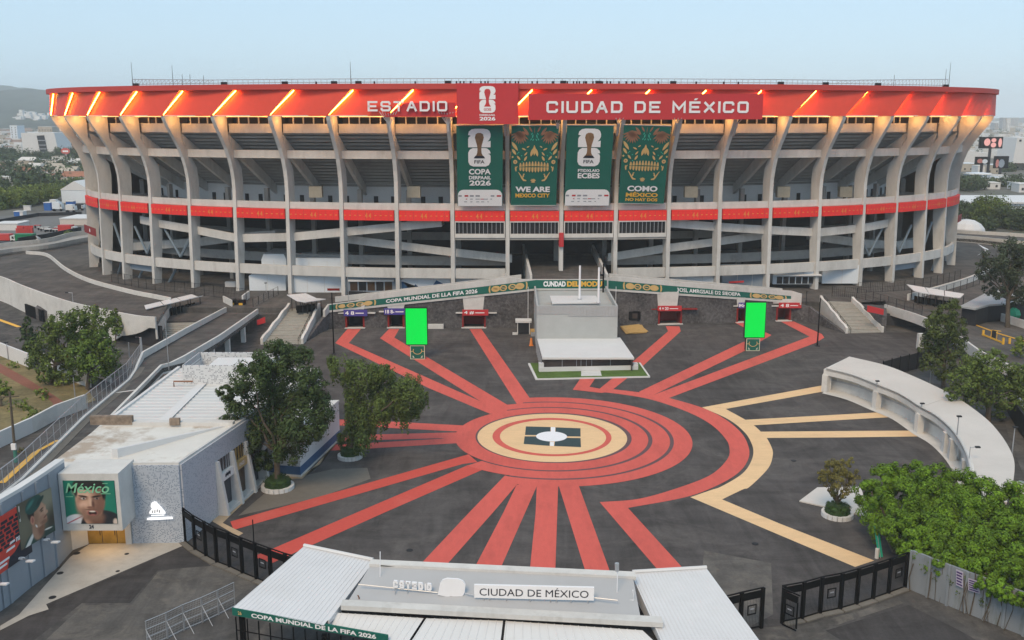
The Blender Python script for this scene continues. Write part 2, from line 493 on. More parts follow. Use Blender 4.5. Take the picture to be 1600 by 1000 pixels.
m_stone = M("volcanic_stone", (.085, .08, .082), .95, .55, 2.3, .2, .6, stain=(.18, .17, .17), stain_amt=.6, stain_scale=1.6)
m_brace = M("blue_grey_steel", (.16, .21, .26), .5, .08)
m_blueb = M("blue_grey_cladding", (.24, .29, .35), .6, .06)
m_cabin = M("white_cabin_panel", (.66, .71, .76), .55, .04, .5, .1)
m_wood = M("plywood", (.52, .33, .12), .8, .12, 1.5)
m_lawn = M("lawn_turf", (.075, .13, .022), .9, .3, 2.5, .3, .4)
m_yellow = M("yellow_paint", (.75, .42, .05), .6, .08)
m_navy = M("navy_print", (.03, .10, .22), .6, .05)
m_bark = M("bark", (.10, .08, .06), .95, .25, 4, .5, .5)
m_hedge = M("hedge_leaf", (.03, .065, .016), .8, .3, 3, island=.4)
m_dry = M("dry_grass", (.19, .15, .07), .95, .35, 1.2, .2, .3, stain=(.10, .10, .04), stain_amt=.7, stain_scale=.35)
m_clay = M("red_clay_path", (.22, .09, .06), .95, .15, 2, .2, .2)
m_ground = M("city_ground", (.13, .125, .11), .95, .3, .05, .004, stain=(.05, .065, .035), stain_amt=.8, stain_scale=.015)
m_canopy = M("canopy_membrane", (.58, .54, .50), .75, .04, .5, .1, stain=(.5, .46, .42), stain_amt=.3, stain_scale=.12)
m_strip = EM("warm_led", (1.0, .42, .05), 28.0)
m_screen = EM("green_screen", (.0, .53, .05), 1.0); m_screen.node_tree.nodes["Principled BSDF"].inputs["Base Color"].default_value = (0, .02, 0, 1); m_screen.node_tree.nodes["Principled BSDF"].inputs["Specular IOR Level"].default_value = .05
m_soffit = EM("warm_soffit_light", (1.0, .48, .16), 1.5)
m_glow = EM("lit_emblem", (1, 1, 1), .6)
m_warm = EM("lit_window", (1.0, .62, .28), .55)

def vcolmat(name):
    m, n, b = newmat(name)
    a = n.nodes.new("ShaderNodeVertexColor"); a.layer_name = "Col"
    n.links.new(a.outputs[0], b.inputs['Base Color']); b.inputs['Roughness'].default_value = .55
    return m
def smooth01(a, b, x): t = np.clip((x - a) / (b - a), 0, 1); return t * t * (3 - 2 * t)
def painted(name, fr, x0, y0, x1, y1, func, n, d, parent):
    """printed picture: a fine grid of coloured cells on a flat sheet; func(u, v) with v downwards"""
    u, v = np.meshgrid(np.linspace(0, 1, n + 1), np.linspace(0, 1, n + 1))
    col = func(u.ravel(), v.ravel())
    m = MB()
    m.v = [tuple(fr.p(x0 + (x1 - x0) * a, y1 + (y0 - y1) * b, d)) for a, b in zip(u.ravel(), v.ravel())]
    m.f = [(r * (n + 1) + c, r * (n + 1) + c + 1, (r + 1) * (n + 1) + c + 1, (r + 1) * (n + 1) + c) for r in range(n) for c in range(n)]
    o = m.build(name, vcolmat(name), parent)
    at = o.data.color_attributes.new("Col", 'FLOAT_COLOR', 'POINT')
    at.data.foreach_set("color", np.concatenate([np.clip(col, 0, 1), np.ones((len(col), 1))], 1).astype(np.float32).ravel())
    return o
class Paint:
    def __init__(s, u, v, base): s.u, s.v = u, v; s.c = np.tile(np.array(base, float), (len(u), 1))
    def ell(s, cx, cy, rx, ry, col, soft=.12, rot=0.0, amt=1.0):
        c, k = math.cos(rot), math.sin(rot)
        x = (s.u - cx) * c + (s.v - cy) * k; y = -(s.u - cx) * k + (s.v - cy) * c
        r = np.sqrt((x / rx) ** 2 + (y / ry) ** 2)
        a = (1 - smooth01(1 - soft, 1 + soft, r)) * amt
        s.mix(a, col)
    def mix(s, a, col): s.c = s.c * (1 - a[:, None]) + np.array(col) * a[:, None]
    def half(s, nx, ny, d, col, soft=.02, amt=1.0, mask=None):
        a = smooth01(-soft, soft, s.u * nx + s.v * ny - d) * amt
        if mask is not None: a = a * mask
        s.mix(a, col)
    def emask(s, cx, cy, rx, ry, soft=.1):
        return 1 - smooth01(1 - soft, 1 + soft, np.sqrt(((s.u - cx) / rx) ** 2 + ((s.v - cy) / ry) ** 2))
# ================================================================ GROUND
def g3(pts, z): return [G(x, y, z) for x, y in pts]
mb = MB()
R0 = 9500
mb.poly([(R0 * math.cos(a), R0 * math.sin(a), -0.06) for a in [2 * math.pi * k / 48 for k in range(48)]])
mb.build('ground', m_ground, kind='structure')
MB().poly([(-150, 30, -0.03), (150, 30, -0.03), (150, 420, -0.03), (-150, 420, -0.03)]).build('road', m_asph2, kind='structure')
plaza = MB().poly([G(x, y, 0) for x, y in [(287, 849), (340, 882), (400, 906), (470, 945), (800, 985), (1130, 985), (1222, 978), (1313, 955), (1420, 918), (1420, 860), (1520, 745), (1490, 640), (1380, 590), (1480, 570), (1440, 519), (1320, 519), (1212, 500), (1000, 506), (560, 511), (480, 532), (411, 537), (390, 560), (520, 690), (410, 745), (331, 815)]]).build('plaza', m_asph, kind='structure')
WL[plaza] = Vector(plaza.location)
def paint(name, pts, mat, z):
    return MB().poly([(p[0], p[1], z) for p in pts]).build(name, mat, plaza)
def ppx(name, px, mat, z): return paint(name, g3(px, 0), mat, z)
# rings laid out as true circles from surveyed top / bottom / right marks
def circ(yt, yb, xr):
    a, b = G(860, yt), G(860, yb)
    r = (a.y - b.y) / 2; cy = (a.y + b.y) / 2
    # right tangent direction
    k = (xr - 800) / F
    best = None
    lo, hi = -20, 40
    for _ in range(60):
        cx = (lo + hi) / 2
        mx = max((cx + r * math.cos(t)) / ((cy + r * math.sin(t)) * CP + CZ * SP) for t in [i * .02 for i in range(-80, 80)])
        if mx > k: hi = cx
        else: lo = cx
    return Vector((cx, cy, 0)), r
def arc(c, r, a0, a1, n=96):
    return [Vector((c.x + r * math.cos(a0 + (a1 - a0) * i / n), c.y + r * math.sin(a0 + (a1 - a0) * i / n), 0)) for i in range(n + 1)]
def annulus(name, c0, r0, c1, r1, a0, a1, mat, z):
    A, B = arc(c0, r0, a0, a1), arc(c1, r1, a0, a1)
    for q in A + B: q.z = z
    return MB().strip(A, B).build(name, mat, plaza)
def ang(c, px, py):
    p = G(px, py) - c
    return math.atan2(p.y, p.x)
T2 = 2 * math.pi
cT, rT = circ(646.7, 722.3, 980)
cD, rD = circ(645.0, 723.8, 987)
cA, rA = circ(637.4, 735.2, 1013)
cA2, rA2 = circ(636.2, 737.0, 1019.5)
cB, rB = circ(629.0, 748.0, 1047)
cB2, rB2 = circ(627.8, 750.0, 1053)
cC, rC = circ(621.0, 760.5, 1082)
Z1, Z2, Z3, Z4 = 0.010, 0.016, 0.022, 0.028
annulus('painted_ring', cD, rD, cA, rA, 0, T2, m_red2, Z3)
annulus('painted_seam', cT, rT, cD, rD, 0, T2, m_seam, Z3)
paint('painted_disc', arc(cT, rT, 0, T2)[:-1], m_tan, Z3)
cR, rRo = circ(653.3, 713.3, 955.5)
cR2, rRi = circ(656.5, 710.0, 947)
annulus('painted_ring', cR, rRo, cR2, rRi, 0, T2, m_red2, Z4)
top_b, bot_b = ang(cA2, 780, 634), ang(cA2, 742, 724) + T2 * 0
if bot_b > top_b: bot_b -= T2
annulus('painted_ring', cA2, rA2, cB, rB, bot_b, top_b, m_red2, Z3)
annulus('painted_seam', cA, rA, cA2, rA2, bot_b, top_b, m_seam, Z3)
top_c, bot_c = ang(cB2, 815, 627), ang(cB2, 792, 748)
if bot_c > top_c: bot_c -= T2
annulus('painted_ring', cB2, rB2, cC, rC, bot_c, top_c, m_red2, Z3)
annulus('painted_seam', cB, rB, cB2, rB2, bot_c, top_c, m_seam, Z3)
# centre square and white spot
for q in ([(821.7, 666.5), (860.3, 667.5), (860, 680.3), (820.3, 680)], [(868, 668), (907, 669.5), (907.2, 682.4), (867.8, 682)],
          [(819.8, 682), (859.8, 682.4), (858.7, 697), (818.2, 694)], [(867.6, 684.2), (907.2, 684.8), (907.8, 699), (866, 697.3)]):
    ppx('painted_square', q, m_slate, Z4)
for q in ([(860.8, 667.5), (867.5, 667.8), (867.3, 675), (860.6, 675)], [(859.3, 691), (865.6, 691), (865.4, 697.3), (859.2, 697)]):
    ppx('painted_bar', q, m_wpaint, Z4)
cW, rW = circ(674.6, 690.2, 886)
paint('painted_disc', arc(cW, rW, 0, T2)[:-1], m_wpaint, Z4 + .006)
stripes = [
 [(543, 514), (564, 514), (545, 536), (754, 628.5), (800, 642), (766, 646.8), (670, 606.5), (524, 536)],
 [(608, 514), (624, 514), (616, 527.5), (793, 632.8), (800, 642), (753, 628.5), (594, 528.5)],
 [(733.5, 514), (752, 514), (827, 621), (828, 632), (808, 632)],
 [(515, 655), (595, 658), (726, 665), (740, 672), (717, 674.4), (595, 668), (515, 664)],
 [(505, 681), (586, 679), (716, 675.6), (735, 680), (716, 687), (690, 684.8), (586, 687.6), (505, 690.5)],
 [(505, 695.5), (570, 692.6), (690, 685.6), (716, 683), (730, 690), (716, 692.4), (565, 701.6), (500, 705)],
 [(360, 815), (560, 759), (732, 710), (746, 722), (723, 725), (560, 772), (365, 828)],
 [(395, 870), (427, 857), (562, 799), (731, 727), (765, 732), (754, 734), (603, 800), (460, 864), (425, 880)],
 [(634, 907), (654, 885), (734, 800), (789, 743), (815, 750), (807, 758), (771, 800), (694, 887), (679, 907)],
 [(731, 907), (740, 890), (787, 800), (807, 758), (840, 752), (838.6, 760), (821, 800), (779, 895), (774, 907)],
 [(826.5, 910), (827.5, 895), (837, 800), (838.6, 760), (840, 752), (872, 752), (872, 762), (867.5, 896), (867, 910)],
 [(920, 910), (916, 897), (874, 762), (872, 752), (900, 748), (905, 761), (954, 896), (959, 910)],
 [(1040, 906), (1029, 892), (937, 784.6), (958, 784), (981, 793.6), (1068, 889), (1082, 905)],
 [(1040, 509.5), (1061.6, 510), (1063.7, 517.6), (1005.7, 570.7), (957, 609), (935, 609), (995, 560), (1044, 517.6)],
 [(1148, 504), (1163, 504), (1205.4, 523.6), (1160.8, 549.5), (1021.6, 617), (1000, 620), (999, 612), (1160.8, 534.6), (1189.5, 526)],
 [(1220, 502.5), (1240.5, 502.5), (1284, 522), (1288, 527.5), (1274.5, 535.7), (1045, 622), (1021.6, 622), (1021.6, 617), (1265, 526)],
 [(895, 609), (908, 590), (931, 590), (921, 604.5), (935, 607), (952, 612), (940, 614)],
]
for i, s_ in enumerate(stripes):
    ppx('painted_stripe', s_, m_red2 if i not in (6, 7) else m_red, Z1 + .0002 * i)
outer = [(957, 608), (999, 613), (1021, 616.5), (1046, 622), (1096, 636.6), (1130, 653), (1158, 676), (1170, 700), (1168, 720), (1152, 740), (1118, 759.6), (1070, 777), (981, 793.6)]
inner = [(895, 609), (950, 613.5), (1002.5, 621), (1040, 631), (1080, 646), (1112, 664), (1134, 686), (1140, 702), (1136, 718), (1112, 741), (1066, 760), (1000, 779), (937, 784.6)]
A = catmull([G(x, y, Z2) for x, y in outer], 6); B = catmull([G(x, y, Z2) for x, y in inner], 6)
MB().strip(A, B).build('painted_ring', m_red2, plaza)
to = [(1134, 639), (1165, 656), (1178, 664.6), (1189, 674.6), (1198, 684.4), (1206, 700), (1207.4, 712), (1200, 732), (1172, 760), (1160, 765), (1128, 780.4)]
ti = [(1097, 636.6), (1130, 651), (1147, 661), (1160, 672), (1170, 684), (1177, 702), (1174, 720), (1160, 740), (1128, 759.6), (1110, 766), (1078.6, 777)]
A = catmull([G(x, y, Z2) for x, y in to], 6); B = catmull([G(x, y, Z2) for x, y in ti], 6)
MB().strip(A, B).build('painted_ring', m_tan, plaza)
for i, s_ in enumerate([[(1097, 636.6), (1289, 601.6), (1291, 611), (1134, 639), (1122, 647)], [(1160, 656), (1165, 656), (1320, 647.4), (1375, 644.3), (1390, 652), (1320, 656), (1178, 664.6), (1168, 664)],
          [(1182, 674.6), (1189, 674.6), (1320, 673.6), (1424, 673), (1440, 682), (1320, 683.6), (1198, 684.4), (1190, 684)], [(1078.6, 777), (1100, 770), (1128, 780.4), (1220, 819), (1366, 876), (1336, 886), (1220, 837)]]):
    ppx('painted_stripe', s_, m_tan, Z1 + .004 + .0002 * i)
# aged paving patches, white slab, verge
ppx('paving_patch', [(372, 806), (436, 752), (520, 733), (574, 731), (579, 748), (500, 777)], m_apron, .005)
MB().prism(g3([(1249, 784), (1277, 763), (1345, 762), (1358, 809)], 0), 0, .12).build('concrete_slab', m_canopy, kind='structure')
MB().poly(g3([(0, 978), (30, 960), (110, 870), (140, 850), (287, 847), (285, 853), (72, 944), (76, 952), (45, 962), (0, 985)], .03)).build('pavement', M("pavement", (.42, .39, .35), .85, .12, 1.2, .15, .1, stain=(.24, .20, .16), stain_amt=.6, stain_scale=.3), kind='structure')
MB().poly(g3([(372, 838), (331, 814), (414, 741), (470, 742), (500, 725), (520, 690), (528, 690), (472, 748), (420, 748), (348, 817), (380, 833)], .03)).build('path', M("sandstone_path", (.46, .34, .22), .85, .12, 1.5, .2, .1), kind='structure')
ppx('paving_patch', [(1090, 985), (1100, 860), (1205, 880), (1208, 960), (1160, 985)], m_asph3, .0035)
for q, mt in (([(60, 1010), (130, 945), (205, 945), (247, 893), (330, 880), (400, 912), (350, 945), (230, 1010)], m_asph3), ([(-20, 1000), (72, 946), (285, 854), (330, 884), (247, 890), (203, 942), (128, 942), (40, 1010), (-20, 1020)], m_asph4),
    ([(1330, 1010), (1290, 985), (1420, 945), (1500, 985), (1560, 1020)], m_asph4), ([(1240, 1005), (1225, 985), (1340, 955), (1400, 935), (1412, 942), (1285, 984), (1320, 1010)], m_asph3)):
    ZP_ = -.022 + .004 * (len([o for o in bpy.data.objects if o.name.startswith('road_patch')]))
    MB().poly([(p.x, p.y, ZP_) for p in g3(q, 0)]).build('road_patch', mt, kind='structure')
MB().poly(g3([(-60, 540), (0, 555), (60, 580), (120, 590), (150, 625), (110, 640), (60, 655), (0, 690), (-60, 720)], .02)).build('grass_verge', m_dry, kind='structure')
MB().poly(g3([(-60, 545), (0, 568), (40, 590), (85, 618), (100, 628), (130, 620), (135, 625), (75, 648), (83, 630), (70, 618), (35, 602), (0, 582), (-60, 560)], .05)).build('clay_path', m_clay, kind='structure')
# stadium podium and plateau

for x, y, r in ((94, 896, .28), (120, 865, .3), (198, 866, .2), (82, 934, .3), (184, 893, .18), (640, 860, .3), (1180, 850, .3), (560, 690, .3), (1240, 720, .3)):
    c_ = G(x, y)
    MB().prism([(c_.x + r * math.cos(a), c_.y + r * math.sin(a)) for a in [T2 * k / 10 for k in range(10)]], .0, .045).build('drain_cover', m_dgrey, plaza)
# ================================================================ STADIUM
XC, YC0, EA, EBF, EBB, EN, ROT = 3.0, 188.3, 106.7, 58.4, 105.0, 2.17, 0.0193
ZP = 3.0
def ringp(t, off=0.0, z=0.0):
    """point on the plan curve; t=-pi/2 is the middle of the front"""
    def base(tt):
        c, s_ = math.cos(tt), math.sin(tt)
        b = EBF if s_ < 0 else EBB
        x = EA * math.copysign(abs(c) ** (2 / EN), c); y = b * math.copysign(abs(s_) ** (2 / EN), s_)
        return Vector((x * math.cos(ROT) - y * math.sin(ROT) + XC, x * math.sin(ROT) + y * math.cos(ROT) + YC0 + EBF))
    p = base(t)
    d = base(t + 1e-3) - base(t - 1e-3)
    nn = Vector((d.y, -d.x)).normalized()
    p = p + nn * off
    return Vector((p.x, p.y, z))
def proj(p):
    z = p[2] - CZ
    f = p[1] * CP - z * SP
    return 800 + F * p[0] / f, 500 - F * (p[1] * SP + z * CP) / f
def tfor(px, off, z):
    lo, hi = -math.pi + 0.02, -0.02
    ts = [lo + (hi - lo) * i / 300 for i in range(301)]
    xs = [proj(ringp(t, off, z))[0] for t in ts]
    i0 = min(range(301), key=lambda i: xs[i]); i1 = max(range(301), key=lambda i: xs[i])
    if px <= xs[i0]: return ts[i0]
    if px >= xs[i1]: return ts[i1]
    lo, hi = ts[i0], ts[i1]
    for _ in range(40):
        m = (lo + hi) / 2
        if proj(ringp(m, off, z))[0] < px: lo = m
        else: hi = m
    return (lo + hi) / 2
def onring(px, py, off):
    z = 20.0
    for _ in range(5):
        t = tfor(px, off, z); p = ringp(t, off, z)
        z = HZ(p.y, py)
    return t, ringp(t, off, z)
colpx = [136, 157, 189, 236, 297, 368, 450, 534, 620, 707, 793, 877, 962, 1044.5, 1124, 1203, 1280, 1349, 1400, 1446, 1477, 1498]
ct = [tfor(p, -0.7, 18) for p in colpx]
ct[0] = min(ct[0], ct[1] - .045)
ct[-1] = max(ct[-1], ct[-2] + .06)
ct = [ct[0] - 0.11] + ct + [ct[-1] + 0.11]      # one more either side, round the corner
NC = len(ct)
stad = thing('stadium', 'large oval concrete stadium with curved ribs under a lit red roof band', 'stadium', ringp(-math.pi / 2, 0, ZP))
def sub(t0, t1, n): return [t0 + (t1 - t0) * i / n for i in range(n + 1)]
def ringbox(name, mat, t0, t1, o0, o1, z0, z1, n=4, parent=None, z0b=None, z1b=None):
    """curved beam between t0,t1; offsets o0 (outer) o1 (inner)"""
    m = MB()
    ts = sub(t0, t1, n)
    vs = []
    for i, t in enumerate(ts):
        k = i / n
        a, b = (z0 if z0b is None else lerp(z0, z0b, k)), (z1 if z1b is None else lerp(z1, z1b, k))
        vs += [ringp(t, o0, a), ringp(t, o0, b), ringp(t, o1, b), ringp(t, o1, a)]
    fs = []
    for i in range(n):
        a, b = 4 * i, 4 * i + 4
        fs += [(a, b, b + 1, a + 1), (a + 1, b + 1, b + 2, a + 2), (a + 2, b + 2, b + 3, a + 3), (a + 3, b + 3, b, a)]
    fs += [(0, 1, 2, 3), (4 * n - 4, 4 * n - 1, 4 * n - 2, 4 * n - 3)]
    m.add(vs, fs)
    return m if name is None else m.build(name, mat, stad if parent is None else parent)
# ---- columns: plate ribs that flare at the top
prof = [(0.0, ZP - .5), (-.35, 14), (-.7, 23.5), (-.62, 25.6), (-.25, 27.6), (.45, 29.8), (1.5, 31.9), (2.9, 34.0), (4.3, 36.0), (5.0, 37.2), (5.25, 37.95)]
profi = [(.9, 37.95), (.8, 33.4), (-.4, 31.6), (-1.9, 29.6), (-3.3, 27.6), (-3.55, 25.2), (-3.0, 14), (-1.8, ZP - .5)]
rake = [(.3, 34.4), (-19.5, 21.7), (-19.5, 20.6), (-18.3, 20.6), (-10, 25.4), (-4.2, 29.0), (-2.0, 30.2), (-.5, 31.4)]
for i, t in enumerate(ct):
    dt = 0.62 / max(1e-3, (ringp(t + .001) - ringp(t - .001)).length / .002)
    c = ringp(t); d = (ringp(t + .001) - ringp(t - .001)).normalized(); nn = Vector((d.y, -d.x, 0)).normalized()
    P = prof + profi
    if abs(i - 12) < 0.5:        # the rib that stands on the central ramp
        P = [(o, max(z, 7.9)) for o, z in P]
    m = MB()
    m.extrude([Vector((c.x, c.y, 0)) + nn * o + Vector((0, 0, z)) - d * .38 for o, z in P], d * .76)
    col = m.build('column', m_conc, stad)
    if i == 12:
        b = MB()
        f = [Vector((c.x, c.y, 0)) + nn * (.0) + Vector((0, 0, z)) for z in (12.6, 16.2)]
        b.obox(Vector((c.x, c.y, 14.4)) - nn * 1.2, d * .42, nn * 1.5, Vector((0, 0, 1.35)))
        WL[col] = WL[stad]
        b.build('red_wrap', m_sign, col)
    m = MB()
    m.extrude([Vector((c.x, c.y, 0)) + nn * o + Vector((0, 0, z)) - d * .34 for o, z in rake], d * .68)
    m.build('raker_beam', m_conc, stad)
    # inner support post
    q = ringp(t, -13, 0)
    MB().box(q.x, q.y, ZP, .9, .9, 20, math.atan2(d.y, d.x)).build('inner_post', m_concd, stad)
for i in range(NC - 1):
    t0, t1 = ct[i], ct[i + 1]
    hw = 0.42
    dl = (ringp(t1) - ringp(t0)).length
    e = (t1 - t0) * hw / dl
    a, b = t0 + e, t1 - e
    ringbox('upper_beam', m_conc, a, b, .45, -.4, 34.75, 36.5)
    ringbox('clerestory_shade', m_dark, a, b, -2.2, -2.5, 36.5, 37.95)  # near-black sheet painted as the shade of the open gap
    mm = MB()
    for k in (.2, .4, .6, .8):
        q = ringp(lerp(a, b, k), .1)
        d = ringp(b) - ringp(a)
        mm.box(q.x, q.y, 36.5, .22, .22, 1.45, math.atan2(d.y, d.x))
    mm.build('clerestory_posts', m_conc, stad)
    ringbox('ring_beam', m_conc, a, b, -.75, -1.5, 29.85, 31.4)
    # stepped underside of the upper stand
    mm = MB(); NS = 19
    o, z = -.2, 34.9
    do, dz = -19.2 / NS, -13.1 / NS
    for s_ in range(NS):
        ts = sub(t0, t1, 3)
        A_ = [ringp(t, o, z) for t in ts]; B_ = [ringp(t, o, z + dz * .70) for t in ts]; C_ = [ringp(t, o + do * 1.9, z + dz * .70) for t in ts]; D_ = [ringp(t, o + do * 1.9, z + dz) for t in ts]; E_ = [ringp(t, o + do, z + dz) for t in ts]
        mm.strip(A_, B_); mm.strip(B_, C_); mm.strip(C_, D_); mm.strip(D_, E_)
        o += do; z += dz
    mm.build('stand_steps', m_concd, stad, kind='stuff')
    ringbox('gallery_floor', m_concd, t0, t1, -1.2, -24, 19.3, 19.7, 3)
    ringbox('gallery_edge', m_conc, a, b, -.9, -1.4, 20.05, 21.35)
    gw = ringbox('gallery_wall', m_whiter, t0, t1, -16.6, -17, 19.7, 24.2, 3)
    mm = MB()
    for k in (.22, .62):
        tt = lerp(a, b, k)
        q = ringp(tt, -16.5); d = ringp(b) - ringp(a); an = math.atan2(d.y, d.x)
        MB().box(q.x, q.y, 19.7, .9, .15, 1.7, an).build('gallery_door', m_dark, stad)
    if 1 <= i <= NC - 3:
        rb = ringbox('led_board', m_ring, a + e * .35, b - e * .2, -.35, -1.0, 18.0, 19.95)
        WL[rb] = WL[stad]
        # panel joints and faint yellow numerals printed on the board
        mm = MB(); ml = MB()
        for k in (.15, .3, .45, .6, .75, .9):
            q0 = ringp(lerp(a, b, k), -.33, 18.05); q1 = ringp(lerp(a, b, k), -.33, 19.9)
            d = (ringp(b) - ringp(a)).normalized() * .03
            ml.poly([q0 - d, q0 + d, q1 + d, q1 - d])
        tm = lerp(a, b, .5); q = ringp(tm, -.31, 18.45); d = (ringp(b) - ringp(a)).normalized()
        fr = Frame(q, d, (0, 0, 1))
        for k in (-.62, .12):
            ftext(mm, fr, "4", k, 0, k + .5, 1.0, .0, .02)
        mm.build('numeral', m_orangep, rb)
        ml.build('joint', m_fasc2, rb)
        mk = MB()
        q0, q1 = ringp(a, -.32, 18.95), ringp(b, -.32, 18.95)
        for k in range(10):
            if k in (4, 5): continue
            for w_ in (0,):
                p0 = ringp(lerp(a, b, (k + .25) / 10), -.325, 18.92); p1 = ringp(lerp(a, b, (k + .6) / 10), -.325, 18.92)
                mk.poly([p0, p1, p1 + Vector((0, 0, .1)), p0 + Vector((0, 0, .1))])
        mk.build('dash_print', m_goldy, rb)
    # hall behind, its gloom put into the near-black wall colour; low slab
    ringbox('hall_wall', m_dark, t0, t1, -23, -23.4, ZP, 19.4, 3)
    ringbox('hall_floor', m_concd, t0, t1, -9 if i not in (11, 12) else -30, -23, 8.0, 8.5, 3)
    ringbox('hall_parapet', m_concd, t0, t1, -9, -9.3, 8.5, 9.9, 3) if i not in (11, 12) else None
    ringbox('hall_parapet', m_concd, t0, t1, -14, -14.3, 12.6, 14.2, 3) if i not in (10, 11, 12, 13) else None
    if i not in (11, 12):
        # lower ring beam
        ringbox('low_beam', m_conc, a, b, -.55, -1.3, 6.7, 8.6)
    if i < 5 or i > 17:
        mm = MB()
        am, bm = lerp(a, b, .08), lerp(a, b, .92); cm = lerp(a, b, .5)
        mm.tube([ringp(am, -3, 14.5), ringp(cm, -3, 8.8)], .28, 6); mm.tube([ringp(bm, -3, 14.5), ringp(cm, -3, 8.8)], .28, 6)
        mm.tube([ringp(cm, -3, 8.0), ringp(am, -3, ZP)], .28, 6)
        mm.build('brace', m_brace, stad)
        if i in (3, 19):
            ringbox('steel_beam', m_blueb, a, b, -1.6, -2.2, 5.2, 6.5)
# ---- spiral ramps seen between the columns
def ramp_ring(px_list, off, w, par):
    pts = []
    for px, py in px_list:
        t, p = onring(px, py, off)
        pts.append((t, p.z))
    ts, zs = [], []
    for (t0, z0), (t1, z1) in zip(pts[:-1], pts[1:]):
        for k in range(5):
            ts.append(lerp(t0, t1, k / 5)); zs.append(lerp(z0, z1, k / 5))
    ts.append(pts[-1][0]); zs.append(pts[-1][1])
    m = MB()
    A_ = [ringp(t, off, z) for t, z in zip(ts, zs)]; B_ = [ringp(t, off - .35, z) for t, z in zip(ts, zs)]
    m.slab(A_, B_, par + .5)
    A_ = [ringp(t, off - .35, z - par) for t, z in zip(ts, zs)]; B_ = [ringp(t, off - w, z - par) for t, z in zip(ts, zs)]
    m.slab(A_, B_, .5)
    return m.build('ramp', m_conc, stad)
ramp_ring([(218, 337), (300, 352), (372, 366), (455, 364), (537, 356), (620, 348), (690, 341)], -2.2, 4, 1.15)
ramp_ring([(150, 384), (200, 380), (300, 373), (372, 364), (430, 360)], -7.5, 4, 1.3)
ramp_ring([(530, 366), (620, 377), (707, 388), (800, 398)], -5.5, 4, 1.1)
ramp_ring([(1045, 342), (1120, 348), (1200, 353), (1280, 357), (1350, 350), (1400, 340)], -2.2, 4, 1.15)
ramp_ring([(950, 396), (1040, 382), (1124, 371), (1203, 360)], -5.5, 4, 1.1)
ramp_ring([(1280, 364), (1350, 374), (1400, 377), (1450, 372)], -7.5, 4, 1.3)
# ---- glazed lounge over the ramp: four bays
for i in range(10, 14):
    t0, t1 = ct[i], ct[i + 1]
    dl = (ringp(t1) - ringp(t0)).length
    e = (t1 - t0) * .5 / dl
    a, b = t0 + e, t1 - e
    for (z0, z1) in ((14.75, 15.5), (17.75, 18.0)):
        ringbox('lounge_rail', m_concl, a, b, -.4, -1.2, z0, z1)
    for tt in (a, b - e * .35):
        ringbox('lounge_jamb', m_concl, tt, tt + e * .35, -.4, -1.2, 15.5, 17.75, 1)
    w_ = ringbox('lounge_glass', m_glass, a, b, -.8, -.85, 15.5, 17.75)
    WL[w_] = WL[stad]
    mm = MB()
    for k in range(1, 12):
        q = ringp(lerp(a, b, k / 12), -.74)
        mm.box(q.x, q.y, 15.5, .09, .1, 2.25)
    mm.build('mullion', m_steel, w_)
    mm = MB()
    for k in ((.1, .3) if i == 11 else (.55, .8) if i == 12 else (.05, .12) if i == 13 else (.3, .8)):
        p0, p1 = ringp(lerp(a, b, k), -1.6, 17.2), ringp(lerp(a, b, k + .1), -1.6, 17.2)
        mm.poly([p0, p1, p1 + Vector((0, 0, .4)), p0 + Vector((0, 0, .4))])
    mm.build('ceiling_lamp', m_warm, w_)
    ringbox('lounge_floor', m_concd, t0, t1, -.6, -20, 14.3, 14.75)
# ---- roof band: folded panels with LED strips in the folds
ZB, ZT = 38.0, 42.85
LEAN = 0.42
for i in range(NC - 1):
    t0, t1 = ct[i], ct[i + 1]
    dt = t1 - t0
    dtn = ct[i + 2] - t1 if i + 2 < NC else dt
    m = MB(); n = 5
    A_, B_ = [], []
    rec = 1.25
    for k in range(n + 1):
        u = k / n
        A_.append(ringp(t0 + dt * u, 5.45 - .75 * (1 - u), ZB))
        B_.append(ringp(lerp(t0 + dt * LEAN, t1 + dtn * LEAN, u), 5.45 - rec * (1 - u) , ZT))
    m.strip(A_, B_)
    # return face of the fold at the right end
    nxa, nxb = ringp(t1, 5.45 - .75, ZB), ringp(t1 + dtn * LEAN, 5.45 - rec, ZT)
    m.poly([A_[-1], nxa, nxb, B_[-1]])
    # soffit
    m.strip([ringp(t0 + dt * k / n, 3.2, ZB) for k in range(n + 1)], A_)
    pan = m.build('roof_panel', m_fasc, stad)
    if i >= 1:
        s0 = ringp(t0 + dt * .016, 5.45 - .28, ZB + .25); s1 = ringp(t0 + dt * LEAN + dt * .016, 5.45 - .62, ZT - .2)
        MB().tube([s0, s1], .10, 5).build('light_strip', m_strip, stad)
    mm = MB()
    ts = sub(t0, t1, 5)
    mm2 = ringbox('coping', m_fasc2, t0, t1, 5.75, 3.5, ZT - .05, 43.8, 5)
    ringbox('soffit_trim', m_conc, t0, t1, 5.2, 3.0, 37.96, 38.12, 5)
    ringbox('soffit_light', m_soffit, t0 + (t1 - t0) * .12, t1 - (t1 - t0) * .12, 2.6, 2.3, 37.80, 37.95, 4)
